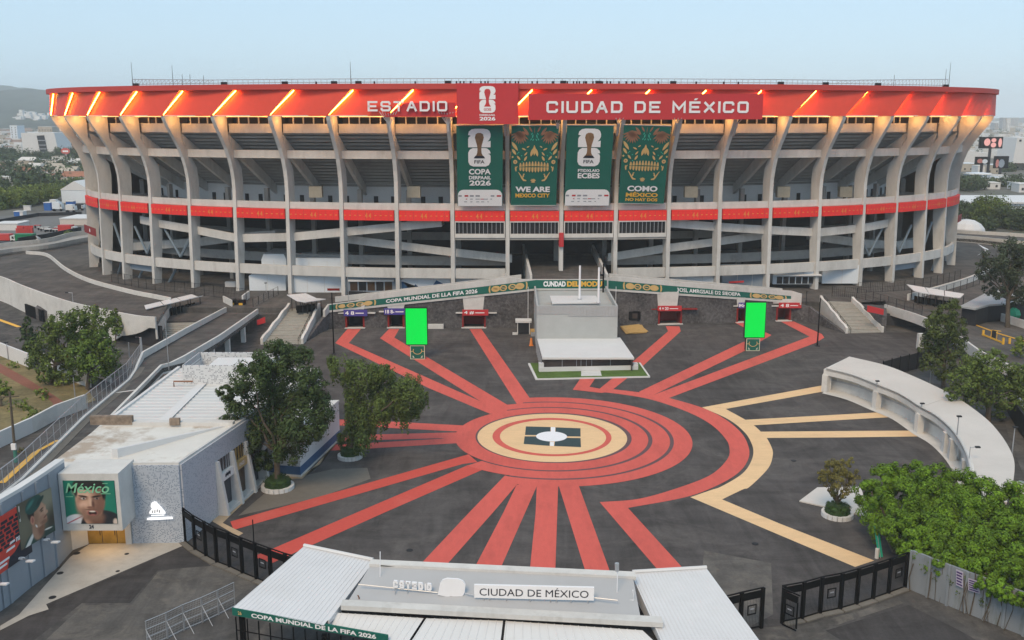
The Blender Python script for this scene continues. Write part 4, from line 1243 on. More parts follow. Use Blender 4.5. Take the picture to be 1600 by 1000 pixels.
# ---- stairs
m_nos = M('dark_step_line', (.15, .145, .13), .9, .15)
def stairs(name, label, bl, br, tl, tr, n, mat, pw=True):
    bl, br, tl, tr = map(Vector, (bl, br, tl, tr))
    t = thing(name, label, 'stairs', (bl + br) / 2)
    m = MB()
    for k in range(n):
        a, b = k / n, (k + 1) / n
        z = lerp(bl.z, tl.z, b)
        L0, R0_, L1, R1 = bl.lerp(tl, a), br.lerp(tr, a), bl.lerp(tl, b), br.lerp(tr, b)
        zz_ = lerp(bl.z, tl.z, a)
        m.poly([(L0.x, L0.y, zz_), (R0_.x, R0_.y, zz_), (R0_.x, R0_.y, z), (L0.x, L0.y, z)])
        m.poly([(L0.x, L0.y, z), (R0_.x, R0_.y, z), (R1.x, R1.y, z), (L1.x, L1.y, z)])
    m.build('steps', mat, t, kind='stuff')
    for k in range(2, n, 3):
        a = k / n; L0, R0_ = bl.lerp(tl, a), br.lerp(tr, a); z0 = lerp(bl.z, tl.z, a)
        q = MB(); q.extrude([(L0.x, L0.y - .06, z0 - .02), (R0_.x, R0_.y - .06, z0 - .02), (R0_.x, R0_.y + .14, z0 - .02), (L0.x, L0.y + .14, z0 - .02)], (0, 0, .035)); q.build('step_line', m_nos, t)  # dark strip laid on every third step to draw the step lines
    if pw:
        for a, b in ((bl, tl), (br, tr)):
            pts = [a.lerp(b, k / 12) for k in range(13)]
            m = MB(); m.wall(pts, [-.3] * 13, [p.z + 1.0 + .12 * math.sin(k * 1.6) for k, p in enumerate(pts)], .45 if a is bl else -.45); m.build('side_parapet', m_concl, t)
    return t
m_step = M("stair_concrete", (.33, .315, .28), .9, .12, 1.5, .2, stain=(.2, .19, .17), stain_amt=.4, stain_scale=.5)
s1 = stairs('stairs', 'wide pale stairs left of the green strip, curved parapets both sides', G(411, 538), G(470, 538), G(454, 482, 3.2), G(497, 482, 3.2), 22, m_step)
s2 = stairs('stairs', 'wide pale stairs right of the plaza wall beside the small red sign', G(1325, 521), G(1377, 519.5), G(1284, 470, 3.2), G(1330, 472, 3.2), 22, m_step)
s3 = stairs('stairs', 'broad stairs descending from the terrace below the turnstile canopy', G(224, 533), G(285, 535), G(252, 505, 2), G(330, 503, 2), 10, m_step, False)
# handrails on the main stairs
for tt, a, b in ((s1, G(466, 538), G(493, 482, 3.2)), (s2, G(1329, 521), G(1288, 470, 3.2))):
    m = MB()
    pts = [a.lerp(b, k / 8) + Vector((0, 0, .95)) for k in range(9)]
    m.tube(pts, .05, 4); m.tube([p - Vector((0, 0, .4)) for p in pts], .035, 4)
    for p in pts: m.tube([p, p - Vector((0, 0, .95))], .035, 4)
    m.build('handrail', m_dgrey, tt)
# dark earth-retaining flank right of the right stairs and left of left stairs
f0 = G(1318, 521)
MB().prism([(p.x, p.y) for p in (G(1377, 519), G(1384, 519), G(1384, 470, 3), G(1332, 472, 3.2))], 0, 3.0).build('stair_flank', m_stone, kind='structure')
# ================================================================ CENTRE OF THE PLAZA
lawn_px = [(825, 569.5), (836.7, 594), (1015.8, 590), (1000.5, 568.5)]
gp = g3(lawn_px, 0)
lt = thing('lawn_bed', 'white edged lawn bed around the low white pavilion', 'lawn', (gp[0] + gp[2]) / 2)
MB().prism(gp, 0, .22).build('kerb', m_whiter, lt)
c_ = sum(gp, Vector()) / 4
MB().prism([c_ + (p - c_) * .962 for p in gp], .22, .30).build('turf', m_lawn, lt, kind='stuff')
MB().prism([(p.x, p.y) for p in (G(908, 590.8), G(940, 590.2), G(938, 582), G(908, 583))], .1, .33).build('path_slab', m_concl, lt)
# low pavilion
fl, fr_ = G(842.6, 584), G(997, 580.7)
zr = HZ(fl.y + .9, 558)
pv = thing('pavilion', 'low pavilion with a flat white roof and dark glazed front', 'pavilion', (fl + fr_) / 2)
u = (fr_ - fl).normalized(); n_ = Vector((-u.y, u.x, 0)); wd = (fr_ - fl).length
zpar = HZ(fl.y, 574.5)
MB().obox(fl + u * wd / 2 + n_ * .15 + Vector((0, 0, zpar / 2)), u * wd / 2, n_ * .15, Vector((0, 0, zpar / 2))).build('front_parapet', m_white, pv)
for k in (0, 1):
    c0 = fl + u * (.35 if k == 0 else wd - .35) + n_ * .6
    zz = HZ(c0.y, 567)
    MB().obox(c0 + Vector((0, 0, zz / 2)), u * .36, n_ * .45, Vector((0, 0, zz / 2))).build('corner_post', m_white, pv)
ga, gb = fl + u * .7 + n_ * .9, fr_ - u * .7 + n_ * .9
gw = MB().obox((ga + gb) / 2 + Vector((0, 0, zr / 2)), u * (gb - ga).length / 2, n_ * .05, Vector((0, 0, zr / 2 - .02))).build('glazing', m_glass2, pv)
WL[gw] = WL[pv]
m = MB()
for k in (.21, .37, .42, .48, .54, .75):
    c0 = ga.lerp(gb, k) - n_ * .07; m.obox(c0 + Vector((0, 0, zr / 2)), u * .04, n_ * .03, Vector((0, 0, zr / 2 - .03)))
m.build('mullion', m_greyink, gw)
ra, rb2 = D(847.5, 558, fl.y + .6), D(991, 556, fl.y + .6)
ra.z = rb2.z = zr
bka, bkb = G(839.4, 529.2, zr), G(969, 527.3, zr)
m = MB(); m.slab([ra, bka], [rb2, bkb], .3); m.build('roof', m_whiter, pv)
m = MB()
for a, b in ((ra, bka), (rb2, bkb)):
    dd = (b - a); inn = (Vector((fl.x + wd / 2, a.y, 0)) - a); sg = 1 if inn.x > 0 else -1
    m.wall([a + Vector((sg * .25, 0, 0)), b + Vector((sg * .25, 0, 0))], 0, zr - .3, .15 * sg * -1)
m.build('side_wall', m_glass2, pv)
# lattice screen on the left flank
m = MB()
for k in range(9):
    p = ra.lerp(bka, k / 8); p.z = 0; m.tube([p - Vector((.15, 0, 0)), p + Vector((-.15, 0, zr))], .05, 4)
for z in (.6, 1.3, 2.0): m.tube([ra * 1 + Vector((-.15, 0, z - zr)), bka + Vector((-.15, 0, z - zr))], .05, 4)
m.build('lattice', m_greyink, pv)
# tall grey block
Y0 = bka.y + .1
X0, X1 = D(838.5, 500, Y0).x, D(965, 500, Y0).x
zt_ = HZ(Y0, 478)
Y1 = wallY(890) - .8
gb_ = thing('equipment_block', 'tall plain grey block standing behind the pavilion', 'building', (X0 / 2 + X1 / 2, Y0, 0))
zf = zt_ - .9
MB().box((X0 + X1) / 2, (Y0 + Y1) / 2, 0, X1 - X0, Y1 - Y0, zf).build('body', m_grey, gb_)
m = MB()
for a, b in (((X0, Y0), (X1, Y0)), ((X0 + .0, Y0 + .3), (X0, Y1)), ((X1 - .3, Y0 + .3), (X1 - .3, Y1))):
    m.wall([a, b], zf, zt_, .3 if a[1] == b[1] else (-.3))
m.build('parapet', m_grey, gb_)
m = MB(); nP = 26
for k in range(nP):
    a = lerp(X0, X1, k / nP) + .02; b = lerp(X0, X1, (k + 1) / nP) - .02
    lo = zt_ - (1.35 if k < 10 else 1.75)
    m.obox(((a + b) / 2, Y0 - .04, (zt_ + lo) / 2), ((b - a) / 2, 0, 0), (0, .04, 0), (0, 0, (zt_ - lo) / 2 - .02))
m.build('panel_band', m_grey2, gb_)
pa_, pb_ = G(864.6, 475, zt_ + .15), G(936.6, 474, zt_ + .15); pc_, pd_ = G(861, 464, zt_ + .15), G(929, 464, zt_ + .15)
m = MB(); m.prism([(p.x, p.y) for p in (pa_, pb_, pd_, pc_)], zf, zt_ + .15); m.build('plant_room', m_grey2, gb_)
m = MB(); m.prism([(p.x * 1.0, p.y) for p in (pa_ + Vector((-.2, -.2, 0)), pb_ + Vector((.2, -.2, 0)), pd_ + Vector((.2, .2, 0)), pc_ + Vector((-.2, .2, 0)))], zt_ + .152, zt_ + .35); m.build('plant_room_roof', m_whiter, gb_)
for px, py, top in ((905.5, 468, 415), (935, 474, 418)):
    b = G(px, py, zt_ + .35)
    t = thing('flag_pole', 'thick white pole on the grey block, ' + ('left one in front of the green strip' if px < 920 else 'right one at the corner of its white roof'), 'pole', b, 'poles on the grey block')
    MB().tube([b, Vector((b.x, b.y, HZ(b.y, top)))], .19, 8, .16).build('shaft', m_wpaint, t)
    MB().box(b.x, b.y, b.z - .02, .6, .6, .15).build('base_plate', m_steel, t)
# dark post with camera on the block, white mast lines
b = Vector((X1 - .8, Y1 - 1.5, zf))
t = thing('camera_post', 'black post with a camera arm at the back right of the grey block', 'camera post', b)
MB().tube([b, b + Vector((0, 0, 5.2))], .16, 6).build('post', m_black, t)
MB().obox(b + Vector((-.5, -.2, 3.2)), (.5, 0, 0), (0, .15, 0), (0, 0, .15)).build('camera', m_black, t)
# white guard wires in front of the wall
for px, lab in ((825, 'thin white mast standing left of the grey block'), (961.5, 'thin white mast standing right of the grey block')):
    Y = wallY(px) - 1.2; b = Vector((D(px, 500, Y).x, Y, 0))
    t = MB().tube([b, (b.x, b.y, HZ(Y, 448))], .05, 5).build('mast', m_wpaint, label=lab, cat='mast')
# guard booth
b = G(818, 522.5)
t = thing('guard_booth', 'small glazed booth with a white rounded roof left of the grey block', 'booth', b)
MB().box(b.x, b.y + .9, .1, 2.0, 1.6, 2.0).build('glass', m_glass, t)
m = MB()
for sx in (-1, 1):
    for sy in (0, 1): m.box(b.x + sx * 1.05, b.y + .05 + sy * 1.7, 0, .12, .12, 2.2)
m.build('corner_posts', m_whiter, t)
m = MB(); m.prism([(b.x + x, b.y + .9 + y) for x, y in rrect(-1.45, -1.15, 1.45, 1.15, .3)], 2.15, 2.5); m.build('roof', m_whiter, t)
MB().box(b.x - 1.5, b.y - .1, 0, .9, .5, .35).build('step', m_whiter, t)
for dx, dy, h, mt, lab in ((1.6, .3, .9, m_wood, 'brown stacked crate beside the glazed booth'), (1.7, -1.2, .6, m_steel, 'grey box in front of the brown crate')):
    t = thing('crate', lab, 'crate', (b.x + dx, b.y + dy, 0))
    for z in (0, h * .52): MB().box(b.x + dx, b.y + dy, z, .85 - z * .1, .8, h * .48).build('box', mt, t)
q = G(830, 540)
t = thing('traffic_cone', 'orange cone shaped bin by the left flank of the pavilion', 'cone', q)
MB().tube([q, q + Vector((0, 0, 1.3))], .3, 8, .16).build('body', m_orangep, t); MB().box(q.x, q.y, 0, .7, .7, .06).build('base', m_orangep, t)
# plywood sheets
P = g3([(969, 512), (1000, 509.5), (1010, 521), (978, 523)], 0)
t = thing('plywood_stack', 'stack of yellow plywood sheets on the asphalt right of the grey block', 'plywood', P[0])
c_ = sum(P, Vector()) / 4
for k in range(4):
    r = Matrix.Rotation(.03 * (k % 2 * 2 - 1) * k, 3, 'Z')
    MB().prism([c_ + r @ (p - c_) + Vector((.06 * k, .04 * k, 0)) for p in P], .10 + k * .06, .155 + k * .06).build('sheet', m_wood, t)
for k in (.2, .8):
    q = P[0].lerp(P[3], k); q2 = P[1].lerp(P[2], k); MB().tube([q + Vector((0, 0, .05)), q2 + Vector((0, 0, .05))], .05, 4).build('bearer', m_wood, t)
# window box in the stone wall
Y = wallY(991) - .02
f, w, h = pxframe(982, 486.5, 1000.5, 500, Y)
t = thing('wall_hatch', 'dark framed service window in the stone wall above the plywood', 'window', f.o)
MB().extrude([f.p(x, y, -.1) for x, y in rrect(0, 0, w, h, .2)], f.n * .3).build('frame', m_black, t)
MB().extrude([f.p(w * .3, h * .2, .2), f.p(w * .75, h * .2, .2), f.p(w * .75, h * .8, .2), f.p(w * .3, h * .8, .2)], f.n * .03).build('pane', m_glass2, t)
# light grey box wall beside the left screen
Y = wallY(680) - 1.0
f, w, h = pxframe(666, 507.5, 693, 517, Y)
MB().extrude([f.p(0, -.1, 0), f.p(w, -.1, 0), f.p(w, h, 0), f.p(0, h, 0)], -f.n * .9).build('planter_wall', m_concl, label='pale low block against the stone wall right of the left green screen', cat='block')
# green screens on printed pedestals
def totem(bx, by, x0, x1, y0, y1, px0, px1, lab):
    b = G(bx, by)
    t = thing('screen_totem', lab, 'screen', b, 'green screens on the plaza')
    f, w, h = pxframe(x0, y0, x1, y1, b.y)
    MB().extrude([f.p(-.12, -.12, -.55), f.p(w + .12, -.12, -.55), f.p(w + .12, h + .18, -.55), f.p(-.12, h + .18, -.55)], f.n * .55).build('housing', m_dgrey, t)
    MB().extrude([f.p(0, 0, .0), f.p(w, 0, .0), f.p(w, h, .0), f.p(0, h, .0)], f.n * .04).build('display', m_screen, t)
    g, gw_, gh = pxframe(px0, y1 + 2, px1, by, b.y)
    ped = MB().extrude([g.p(0, 0, -1.1), g.p(gw_, 0, -1.1), g.p(gw_, gh, -1.1), g.p(0, gh, -1.1)], g.n * 1.0).build('pedestal', m_dgrey, t)
    WL[ped] = WL[t]
    MB().extrude([g.p(0.0, 0.0, -.095), g.p(gw_, 0.0, -.095), g.p(gw_, gh, -.095), g.p(0, gh, -.095)], g.n * .03).build('cream_border', M("cream", (.6, .57, .42), .6), ped)
    MB().extrude([g.p(.12, .12, -.06), g.p(gw_ - .12, .12, -.06), g.p(gw_ - .12, gh - .1, -.06), g.p(.12, gh - .1, -.06)], g.n * .02).build('green_print', m_green, ped)
    m = MB()
    cx, cy, r = gw_ / 2, gh * .62, gw_ * .32
    pts = [(cx + r * math.cos(a), cy + r * .8 * math.sin(a)) for a in [math.radians(150 + 24 * k) for k in range(11)]]
    m.strip([g.p(x, y, -.03) for x, y in pts], [g.p(cx + (x - cx) * .84, cy + (y - cy) * .84, -.03) for x, y in pts])
    for s_ in (-1, 1):
        m.poly([g.p(cx + s_ * gw_ * .45, gh * .55, -.03), g.p(cx + s_ * gw_ * .28, gh * .55, -.03), g.p(cx + s_ * gw_ * .28, gh * .6, -.03), g.p(cx + s_ * gw_ * .45, gh * .6, -.03)])
    m.build('gold_ornament', m_gold, ped)
    m = MB()
    for s_ in (-1, 1): m.poly([g.p(cx + s_ * gw_ * .33, gh * .12, -.03), g.p(cx + s_ * gw_ * .2, gh * .12, -.03), g.p(cx + s_ * gw_ * .33, gh * .3, -.03)])
    m.build('cream_ornament', M("cream2", (.6, .6, .5), .6), ped)
totem(652, 561.5, 635, 667.5, 482, 538, 641, 664, 'bright green screen on a printed pedestal, left of the plaza')
totem(1176, 548.5, 1163.5, 1194, 473, 527, 1165.5, 1187, 'bright green screen on a printed pedestal, right of the plaza')
# tall black masts by the stairs
for px, py, top, lab in ((522, 553, 457, 'tall black mast in front of the left end of the green strip'), (1277, 540.5, 466, 'tall black mast near the right stairs')):
    b = G(px, py)
    t = thing('mast', lab, 'mast', b); MB().tube([b, (b.x, b.y, HZ(b.y, top))], .13, 6, .09).build('shaft', m_black, t); MB().box(b.x, b.y, 0, .7, .7, .1).build('base', m_dgrey, t)
b = G(1258, 500)
MB().tube([b, (b.x, b.y, HZ(b.y, 455))], .07, 5).build('mast', m_dgrey, label='thin dark post beside the rightmost red doorway', cat='mast')
# ================================================================ LEFT SIDE
# elevated roadway
o_px = [(-60, 418), (0, 431), (37, 446), (100, 468), (150, 480), (212, 492), (244, 495)]
i_px = [(40, 392), (72, 396), (100, 417), (137, 435), (200, 452), (235, 459), (265, 465)]
ZD = 4.3
O = [G(x, y, ZD + 1) for x, y in o_px]; I = [G(x, y, ZD + .8) for x, y in i_px]
er_ = thing('elevated_road', 'curved elevated asphalt roadway with pale concrete sides, far left', 'roadway', (O[3] + I[3]) / 2 - Vector((0, 0, 5)))
A_ = catmull([(p.x, p.y, ZD) for p in O], 5); B_ = catmull([(p.x, p.y, ZD) for p in I], 5)
MB().slab(A_, B_, .6).build('deck', m_deck, er_)
MB().wall(A_, [(-.1 if k < len(A_) - 8 else lerp(1.2, ZD - .9, (k - len(A_) + 8) / 5) if k < len(A_) - 3 else ZD - .9) for k in range(len(A_))], ZD + 1.0, -.35).build('outer_wall', m_concl, er_)
MB().wall([p + Vector((.6, .8, 0)) for p in A_[-9:]], -.1, ZD - .7, -.2).build('garage_shade', m_dark, er_)  # near-black sheet, the shade under the roadway put into its colour
MB().wall(B_, ZP - .2, ZD + .8, .3).build('inner_parapet', m_concl, er_)
MB().wall([A_[-1], B_[-1]], 1.5, ZD - .02, .3).build('end_wall', m_conc, er_)
Z = [G(58, 503, 0), G(70, 472, 3.2), G(125, 480, 3.0), G(180, 505, 0), G(118, 508, 0)]
m = MB(); a0 = G(58, 505), G(118, 510); 
m.prism([(p.x, p.y) for p in (G(57, 500), G(112, 509), G(140, 490), G(80, 480))], 0, [2.4, 1.5, 3.0, 3.4]); m.build('stone_buttress', m_stone, label='dark stone clad wedge against the pale roadway wall', cat='buttress')
q = [G(40, 492), G(67, 503)]
m = MB(); m.wall(q, 0, 2.2, .3); m.build('black_hoarding', m_black, label='black hoarding panel at the foot of the roadway wall', cat='hoarding')
# far ring road on the left
A_ = catmull([G(x, y, 3.6) for x, y in ((-40, 404), (20, 394), (75, 388), (125, 378), (165, 372))], 4); B_ = catmull([G(x, y, 3.6) for x, y in ((-40, 392), (20, 385), (75, 379), (110, 370), (140, 366))], 4)
rr_ = thing('ring_road', 'narrow curved ramp road between parapets joining the stadium from the left', 'roadway', A_[4])
MB().slab(A_, B_, .6).build('deck', m_concd, rr_)
MB().wall(A_, 1.0, 4.6, .3).build('near_parapet', m_conc, rr_); MB().wall(B_, 1.0, 4.8, .3).build('far_parapet', m_conc, rr_)
m = MB()
pass
# mesh fence round the podium, left and right
def mesh_fence(pxs, z, h, n, label, name='mesh_fence', mat=None):
    P = [G(x, y, z) for x, y in pxs]
    P = catmull(P, 8) if len(P) > 2 else [P[0].lerp(P[1], k / 8) for k in range(9)]
    L = [0]
    for a, b in zip(P[:-1], P[1:]): L.append(L[-1] + (b - a).length)
    def at(s_):
        for i in range(len(P) - 1):
            if L[i + 1] >= s_: return P[i].lerp(P[i + 1], (s_ - L[i]) / max(1e-6, L[i + 1] - L[i]))
        return P[-1].copy()
    t = thing(name, label, 'fence', P[len(P) // 2])
    q = [at(L[-1] * k / n) for k in range(n + 1)]
    for k in range(n + 1):
        MB().tube([q[k], q[k] + Vector((0, 0, h))], .06, 4).build('post', m_dgrey, t)
    m = MB()
    for k in range(n):
        for z_ in (.15, h * .5, h - .05): m.tube([q[k] + Vector((0, 0, z_)), q[k + 1] + Vector((0, 0, z_))], .03, 3, cap=False)
    m.build('rail', m_dgrey, t)
    m = MB()
    for k in range(n):
        d = q[k + 1] - q[k]; c = max(4, int(d.length / .35))
        for j in range(1, c):
            b = q[k] + d * (j / c); m.add([b + d.normalized() * -.025, b + d.normalized() * .025, b + d.normalized() * .025 + Vector((0, 0, h)), b + d.normalized() * -.025 + Vector((0, 0, h))], [(0, 1, 2, 3)])
    m.build('wire_mesh', mat or m_dgrey, t, kind='stuff')
    return t
mesh_fence([(175, 441), (230, 452), (300, 460), (345, 466), (385, 470)], ZP, 2.4, 15, 'dark mesh fence on the podium below the left stadium ribs')
mesh_fence([(1340, 458), (1400, 455), (1450, 449), (1500, 437)], ZP, 2.2, 12, 'dark mesh fence on the podium below the right stadium ribs')
mesh_fence([(1440, 474), (1480, 462), (1530, 445)], ZP, 2.2, 8, 'mesh fence on the pale wall at the far right of the podium')
mesh_fence([(1300, 463), (1340, 466), (1385, 479), (1440, 495)], 3.3, 2.0, 10, 'dark mesh fence along the bridge above the right stairs')
mesh_fence([(396, 486), (412, 478), (435, 466)], 2.2, 2.4, 5, 'pale panel fence beside the left stairs', 'panel_fence', m_concl)
# turnstile canopies
def canopy(c, lab, post_rows, th=.25):
    a, b, d, e = [Vector(p) for p in c]   # front-left, front-right, back-right, back-left (roof)
    t = thing('turnstile_canopy', lab, 'canopy', (a + d) / 2 - Vector((0, 0, 2.6)), 'white canopies over turnstiles')
    n = 3
    for k in range(n):
        p0, p1 = a.lerp(b, k / n + .008), a.lerp(b, (k + 1) / n - .008); q0, q1 = e.lerp(d, k / n + .008), e.lerp(d, (k + 1) / n - .008)
        mid0, mid1 = p0.lerp(q0, .45) + Vector((0, 0, -.35)), p1.lerp(q1, .45) + Vector((0, 0, -.35))
        m = MB(); m.slab([p0, mid0, q0], [p1, mid1, q1], .12); m.build('roof_panel', m_white, t)
    base = post_rows
    for k in range(5):
        for e0, e1, f_ in ((a, b, .1), (e, d, -.1)):
            p = e0.lerp(e1, .06 + .22 * k); o = a.lerp(e, .2) - a if e0 is a else e.lerp(a, .2) - e
            p = p + o
            MB().tube([Vector((p.x, p.y, base)), p - Vector((0, 0, .3))], .08, 5).build('post', m_dgrey, t)
    m = MB()
    for k in range(12):
        p = a.lerp(b, .08 + .075 * k).lerp(e.lerp(d, .08 + .075 * k), .5); m.box(p.x, p.y, base, .25, .9, 1.3)
    m.build('turnstiles', m_black, t)
    return t
zc_ = 4.6
canopy([G(228, 483, zc_), G(318, 461.5, zc_), G(300, 459.5, zc_ + .1), G(225, 477, zc_ + .1)], 'long white canopy over the turnstiles left of the pedestrian bridge', 2.0)
canopy([G(476, 472, 5.6), G(509, 467, 5.6), G(478, 458, 5.8), G(448, 460.5, 5.8)], 'small white canopy at the top of the left stairs', 3.0)
canopy([G(1437, 453 + 4, 5.6), G(1497, 465, 5.6), G(1507, 459, 5.8), G(1416, 444, 5.8)], 'long white canopy over the turnstiles right of the bridge', 3.0)
# yellow control boxes near the bridge head
b = G(372, 484, 2.0)
t = thing('ticket_reader', 'pair of yellow and black cabinets at the head of the pedestrian bridge', 'cabinet', b)
for dx in (-.8, .8):
    MB().box(b.x + dx, b.y, 2.0, 1.3, 1.0, 1.9).build('cabinet', m_black, t); MB().box(b.x + dx - .1, b.y - .55, 2.4, .7, .1, 1.0).build('yellow_panel', m_yellow, t)
m = MB(); m.wall([G(349, 480, 2), G(362, 487, 2)], 2, 4.2, .25); m.build('screen_wall', m_concl, label='pale free-standing wall panel left of the yellow cabinets', cat='wall')
m = MB(); m.wall([G(381, 481, 2), G(391, 473, 2)], 2, 4.4, .3); m.build('screen_wall', m_whiter, label='white wall panel right of the yellow cabinets', cat='wall')
# pedestrian bridge running towards the viewer
zb_ = [7.0, 6.7, 6.3, 5.9, 5.7, 4.9, 2.6]
Lp = [(-60, 822), (32, 750), (130, 652), (200, 594), (222, 561), (288, 523), (352, 490)]
Rp = [(30, 800), (72, 752), (160, 672), (254, 575), (290, 566), (346, 532), (404, 492)]
Lw = [G(x, y, z) for (x, y), z in zip(Lp, zb_)]; Rw = [G(x, y, z) for (x, y), z in zip(Rp, zb_)]
Lw[-1] = G(352, 488, 2.3); Rw[-1] = G(404, 490, 2.3)
br_ = thing('pedestrian_bridge', 'long elevated walkway running down the left side past the white roofs', 'bridge', (Lw[3] + Rw[3]) / 2 - Vector((0, 0, 6)))
def linsub(P): return [a.lerp(b, k / 5) for a, b in zip(P[:-1], P[1:]) for k in range(5)] + [P[-1]]
A_, B_ = linsub(Lw), linsub(Rw)
MB().slab(A_, B_, .6).build('deck', m_deck, br_)
def lift(P, d): return [Vector((p.x, p.y, p.z + d)) for p in P]
hl = [(.18 if k < 18 else lerp(.18, 1.0, min(1, (k - 17) / 3))) for k in range(len(A_))]
MB().slab([p + Vector((0, 0, h)) for p, h in zip(A_, hl)], [p + Vector((.3, 0, h)) for p, h in zip(A_, hl)], .9).build('left_parapet', m_concl, br_)
MB().slab([p + Vector((.3, 0, .03)) for p in A_[:19]], [p + Vector((1.1, 0, .03)) for p in A_[:19]], .1).build('edge_strip', m_apron, br_)
hr = [(.45 if k < 18 else lerp(.45, .9, min(1, (k - 17) / 3))) for k in range(len(B_))]
MB().slab([p + Vector((0, 0, h)) for p, h in zip(B_, hr)], [p + Vector((-.3, 0, h)) for p, h in zip(B_, hr)], 1.3).build('right_parapet', m_concl, br_)
for k, f in ((.95, 0), (.88, 0), (.80, 0), (.72, 0)):
    for P in (A_, B_):
        p = P[int(k * (len(P) - 1))]; MB().box(p.x + (.5 if P is A_ else -.5), p.y, 0, .7, .7, p.z - .5).build('pier', m_concl, br_)
m = MB(); Af = A_[:21]
for a, b in zip(Af[:-1], Af[1:]):
    for z in (.3, 1.2, 2.2): m.tube([a + Vector((0, 0, z)), b + Vector((0, 0, z))], .05 if z > 2 else .02, 4, cap=False)
    for k in range(2): p = a.lerp(b, k / 2); m.tube([p, p + Vector((0, 0, 2.25))], .03, 4)
m.build('side_fence', m_steel, br_)
m = MB()
for a, b in zip(Af[:-1], Af[1:]):
    d = b - a; c = int(d.length / .22)
    for j in range(c):
        p = a + d * (j / c); w_ = d.normalized() * .022
        m.add([p - w_ + Vector((0, 0, .2)), p + w_ + Vector((0, 0, .2)), p + w_ + Vector((0, 0, 2.2)), p - w_ + Vector((0, 0, 2.2))], [(0, 1, 2, 3)])
m.build('fence_mesh', m_greyink, br_, kind='stuff')
m = MB(); p0, p1 = A_[13], B_[13]; m.slab([p0 + Vector((0, 0, .02)), p1 + Vector((0, 0, .02))], [p0 + Vector((0, .35, .02)), p1 + Vector((0, .35, .02))], .01); m.build('expansion_joint', m_concl, br_)
# poster wall under the near end of the bridge
pw = [(-70, 1010), (0, 955), (14, 946), (50, 916), (87, 889), (114, 859)]
pw2 = [(-70, 850), (0, 798), (14, 789), (57, 764.5), (92, 738)]
B0 = [G(x, y) for x, y in pw]
t_pw = thing('poster_wall', 'tall blue grey curved wall carrying posters, bottom left', 'wall', B0[2])
zt2 = [HZ(B0[0].y, 850), HZ(B0[1].y, 798), HZ(B0[2].y, 789), HZ(B0[3].y, 767), HZ(B0[4].y, 742), HZ(B0[5].y, 722)]
m_pw = M("blue_grey_wall", (.27, .30, .34), .8, .07, .8, .15, stain=(.22, .24, .26), stain_amt=.4, stain_scale=.4)
MB().wall(B0, -.05, zt2, .4).build('wall_face', m_pw, t_pw)
MB().wall(B0, [z + .002 for z in zt2], [z + .3 for z in zt2], .7).build('coping', m_whiter, t_pw)
for k in (1, 2, 3, 4):
    for f in ((.0, .55) if k in (1, 3) else (.1,)):
        p = B0[k].lerp(B0[k + 1], f) if k < 5 else B0[k]
        d = (B0[k + 1] - B0[k]).normalized()
        m = MB(); z1_ = lerp(zt2[k], zt2[k + 1], f); m.obox(p + Vector((d.y, -d.x, 0)) * .06 + Vector((0, 0, z1_ / 2)), d * .14, Vector((d.y, -d.x, 0)) * .08, Vector((0, 0, z1_ / 2 - .05))); m.build('pilaster', m_pw, t_pw)
def wallframe(i0, i1, a0, a1, pyt0, pyt1, pyb0, pyb1):
    """frame on the poster wall between two positions; normalised coords"""
    p0 = B0[i0].lerp(B0[i0 + 1], a0); p1 = B0[i1].lerp(B0[i1 + 1], a1)
    d = (p1 - p0).normalized(); n_ = Vector((d.y, -d.x, 0))
    p0, p1 = p0 + n_ * .22, p1 + n_ * .22
    bl_ = Vector((p0.x, p0.y, HZ(p0.y, pyb0))); br2 = Vector((p1.x, p1.y, HZ(p1.y, pyb1))); tl_ = Vector((p0.x, p0.y, HZ(p0.y, pyt0)))
    return Frame(bl_, br2 - bl_, tl_ - bl_, n_)
f = wallframe(0, 3, .45, .05, 838, 787, 925, 862)
t = thing('poster', 'red poster with dark and white scribbled lettering, far left of the blue grey wall', 'poster', f.o)
MB().extrude([f.p(0, 0), f.p(1, 0), f.p(1, 1), f.p(0, 1)], f.n * .03).build('sheet', M("red_poster", (.62, .06, .04), .6, .1), t)
m = MB(); mw = MB(); random.seed(11)
for r in range(7):
    y = .86 - r * .075
    x = .3
    while x < .82:
        w_ = random.uniform(.05, .12); fpoly(m, f, [(x, y - .028), (x + w_, y - .03), (x + w_ * .95, y + .03), (x, y + .028)], .04); x += w_ + .025
fpoly(m, f, [(.55, .0), (1, .0), (1, .28), (.93, .36), (.84, .38), (.78, .3), (.70, .22), (.6, .18)], .042)
fpoly(m, f, ell(.9, .42, .07, .09, 10), .043)
for x, y, w_ in ((.62, .40, .1), (.55, .3, .16), (.4, .16, .2), (.3, .08, .25)): fpoly(mw, f, [(x, y), (x + w_, y + .01), (x + w_, y + .05), (x + .02, y + .045)], .05)
ftext(mw, f, "na", .74, .38, .82, .46, .05, .03)
m.build('dark_print', m_ink, t); mw.build('light_print', m_letter, t)
m_skin = M("skin_print", (.46, .26, .17), .6, .10, 3); m_skind = M("skin_shade_print", (.24, .12, .08), .6, .08); m_hair = M("hair_print", (.018, .016, .014), .6)
m_teal = M("teal_print", (.02, .075, .07), .6); m_olive = M("olive_print", (.10, .095, .06), .6, .35, .5)
m_olive2 = M("olive_glow_print", (.17, .16, .105), .6, .3, .5)
f = wallframe(3, 4, .055, .25, 786, 762, 861, 826)
f = wallframe(2, 4, .62, .05, 789, 759.5, 860, 829)
t = thing('poster', 'poster of a person in a green cap and jersey looking up, beside the red poster', 'poster', f.o)
MB().extrude([f.p(0, 0), f.p(1, 0), f.p(1, 1), f.p(0, 1)], f.n * .03).build('sheet', m_olive, t)
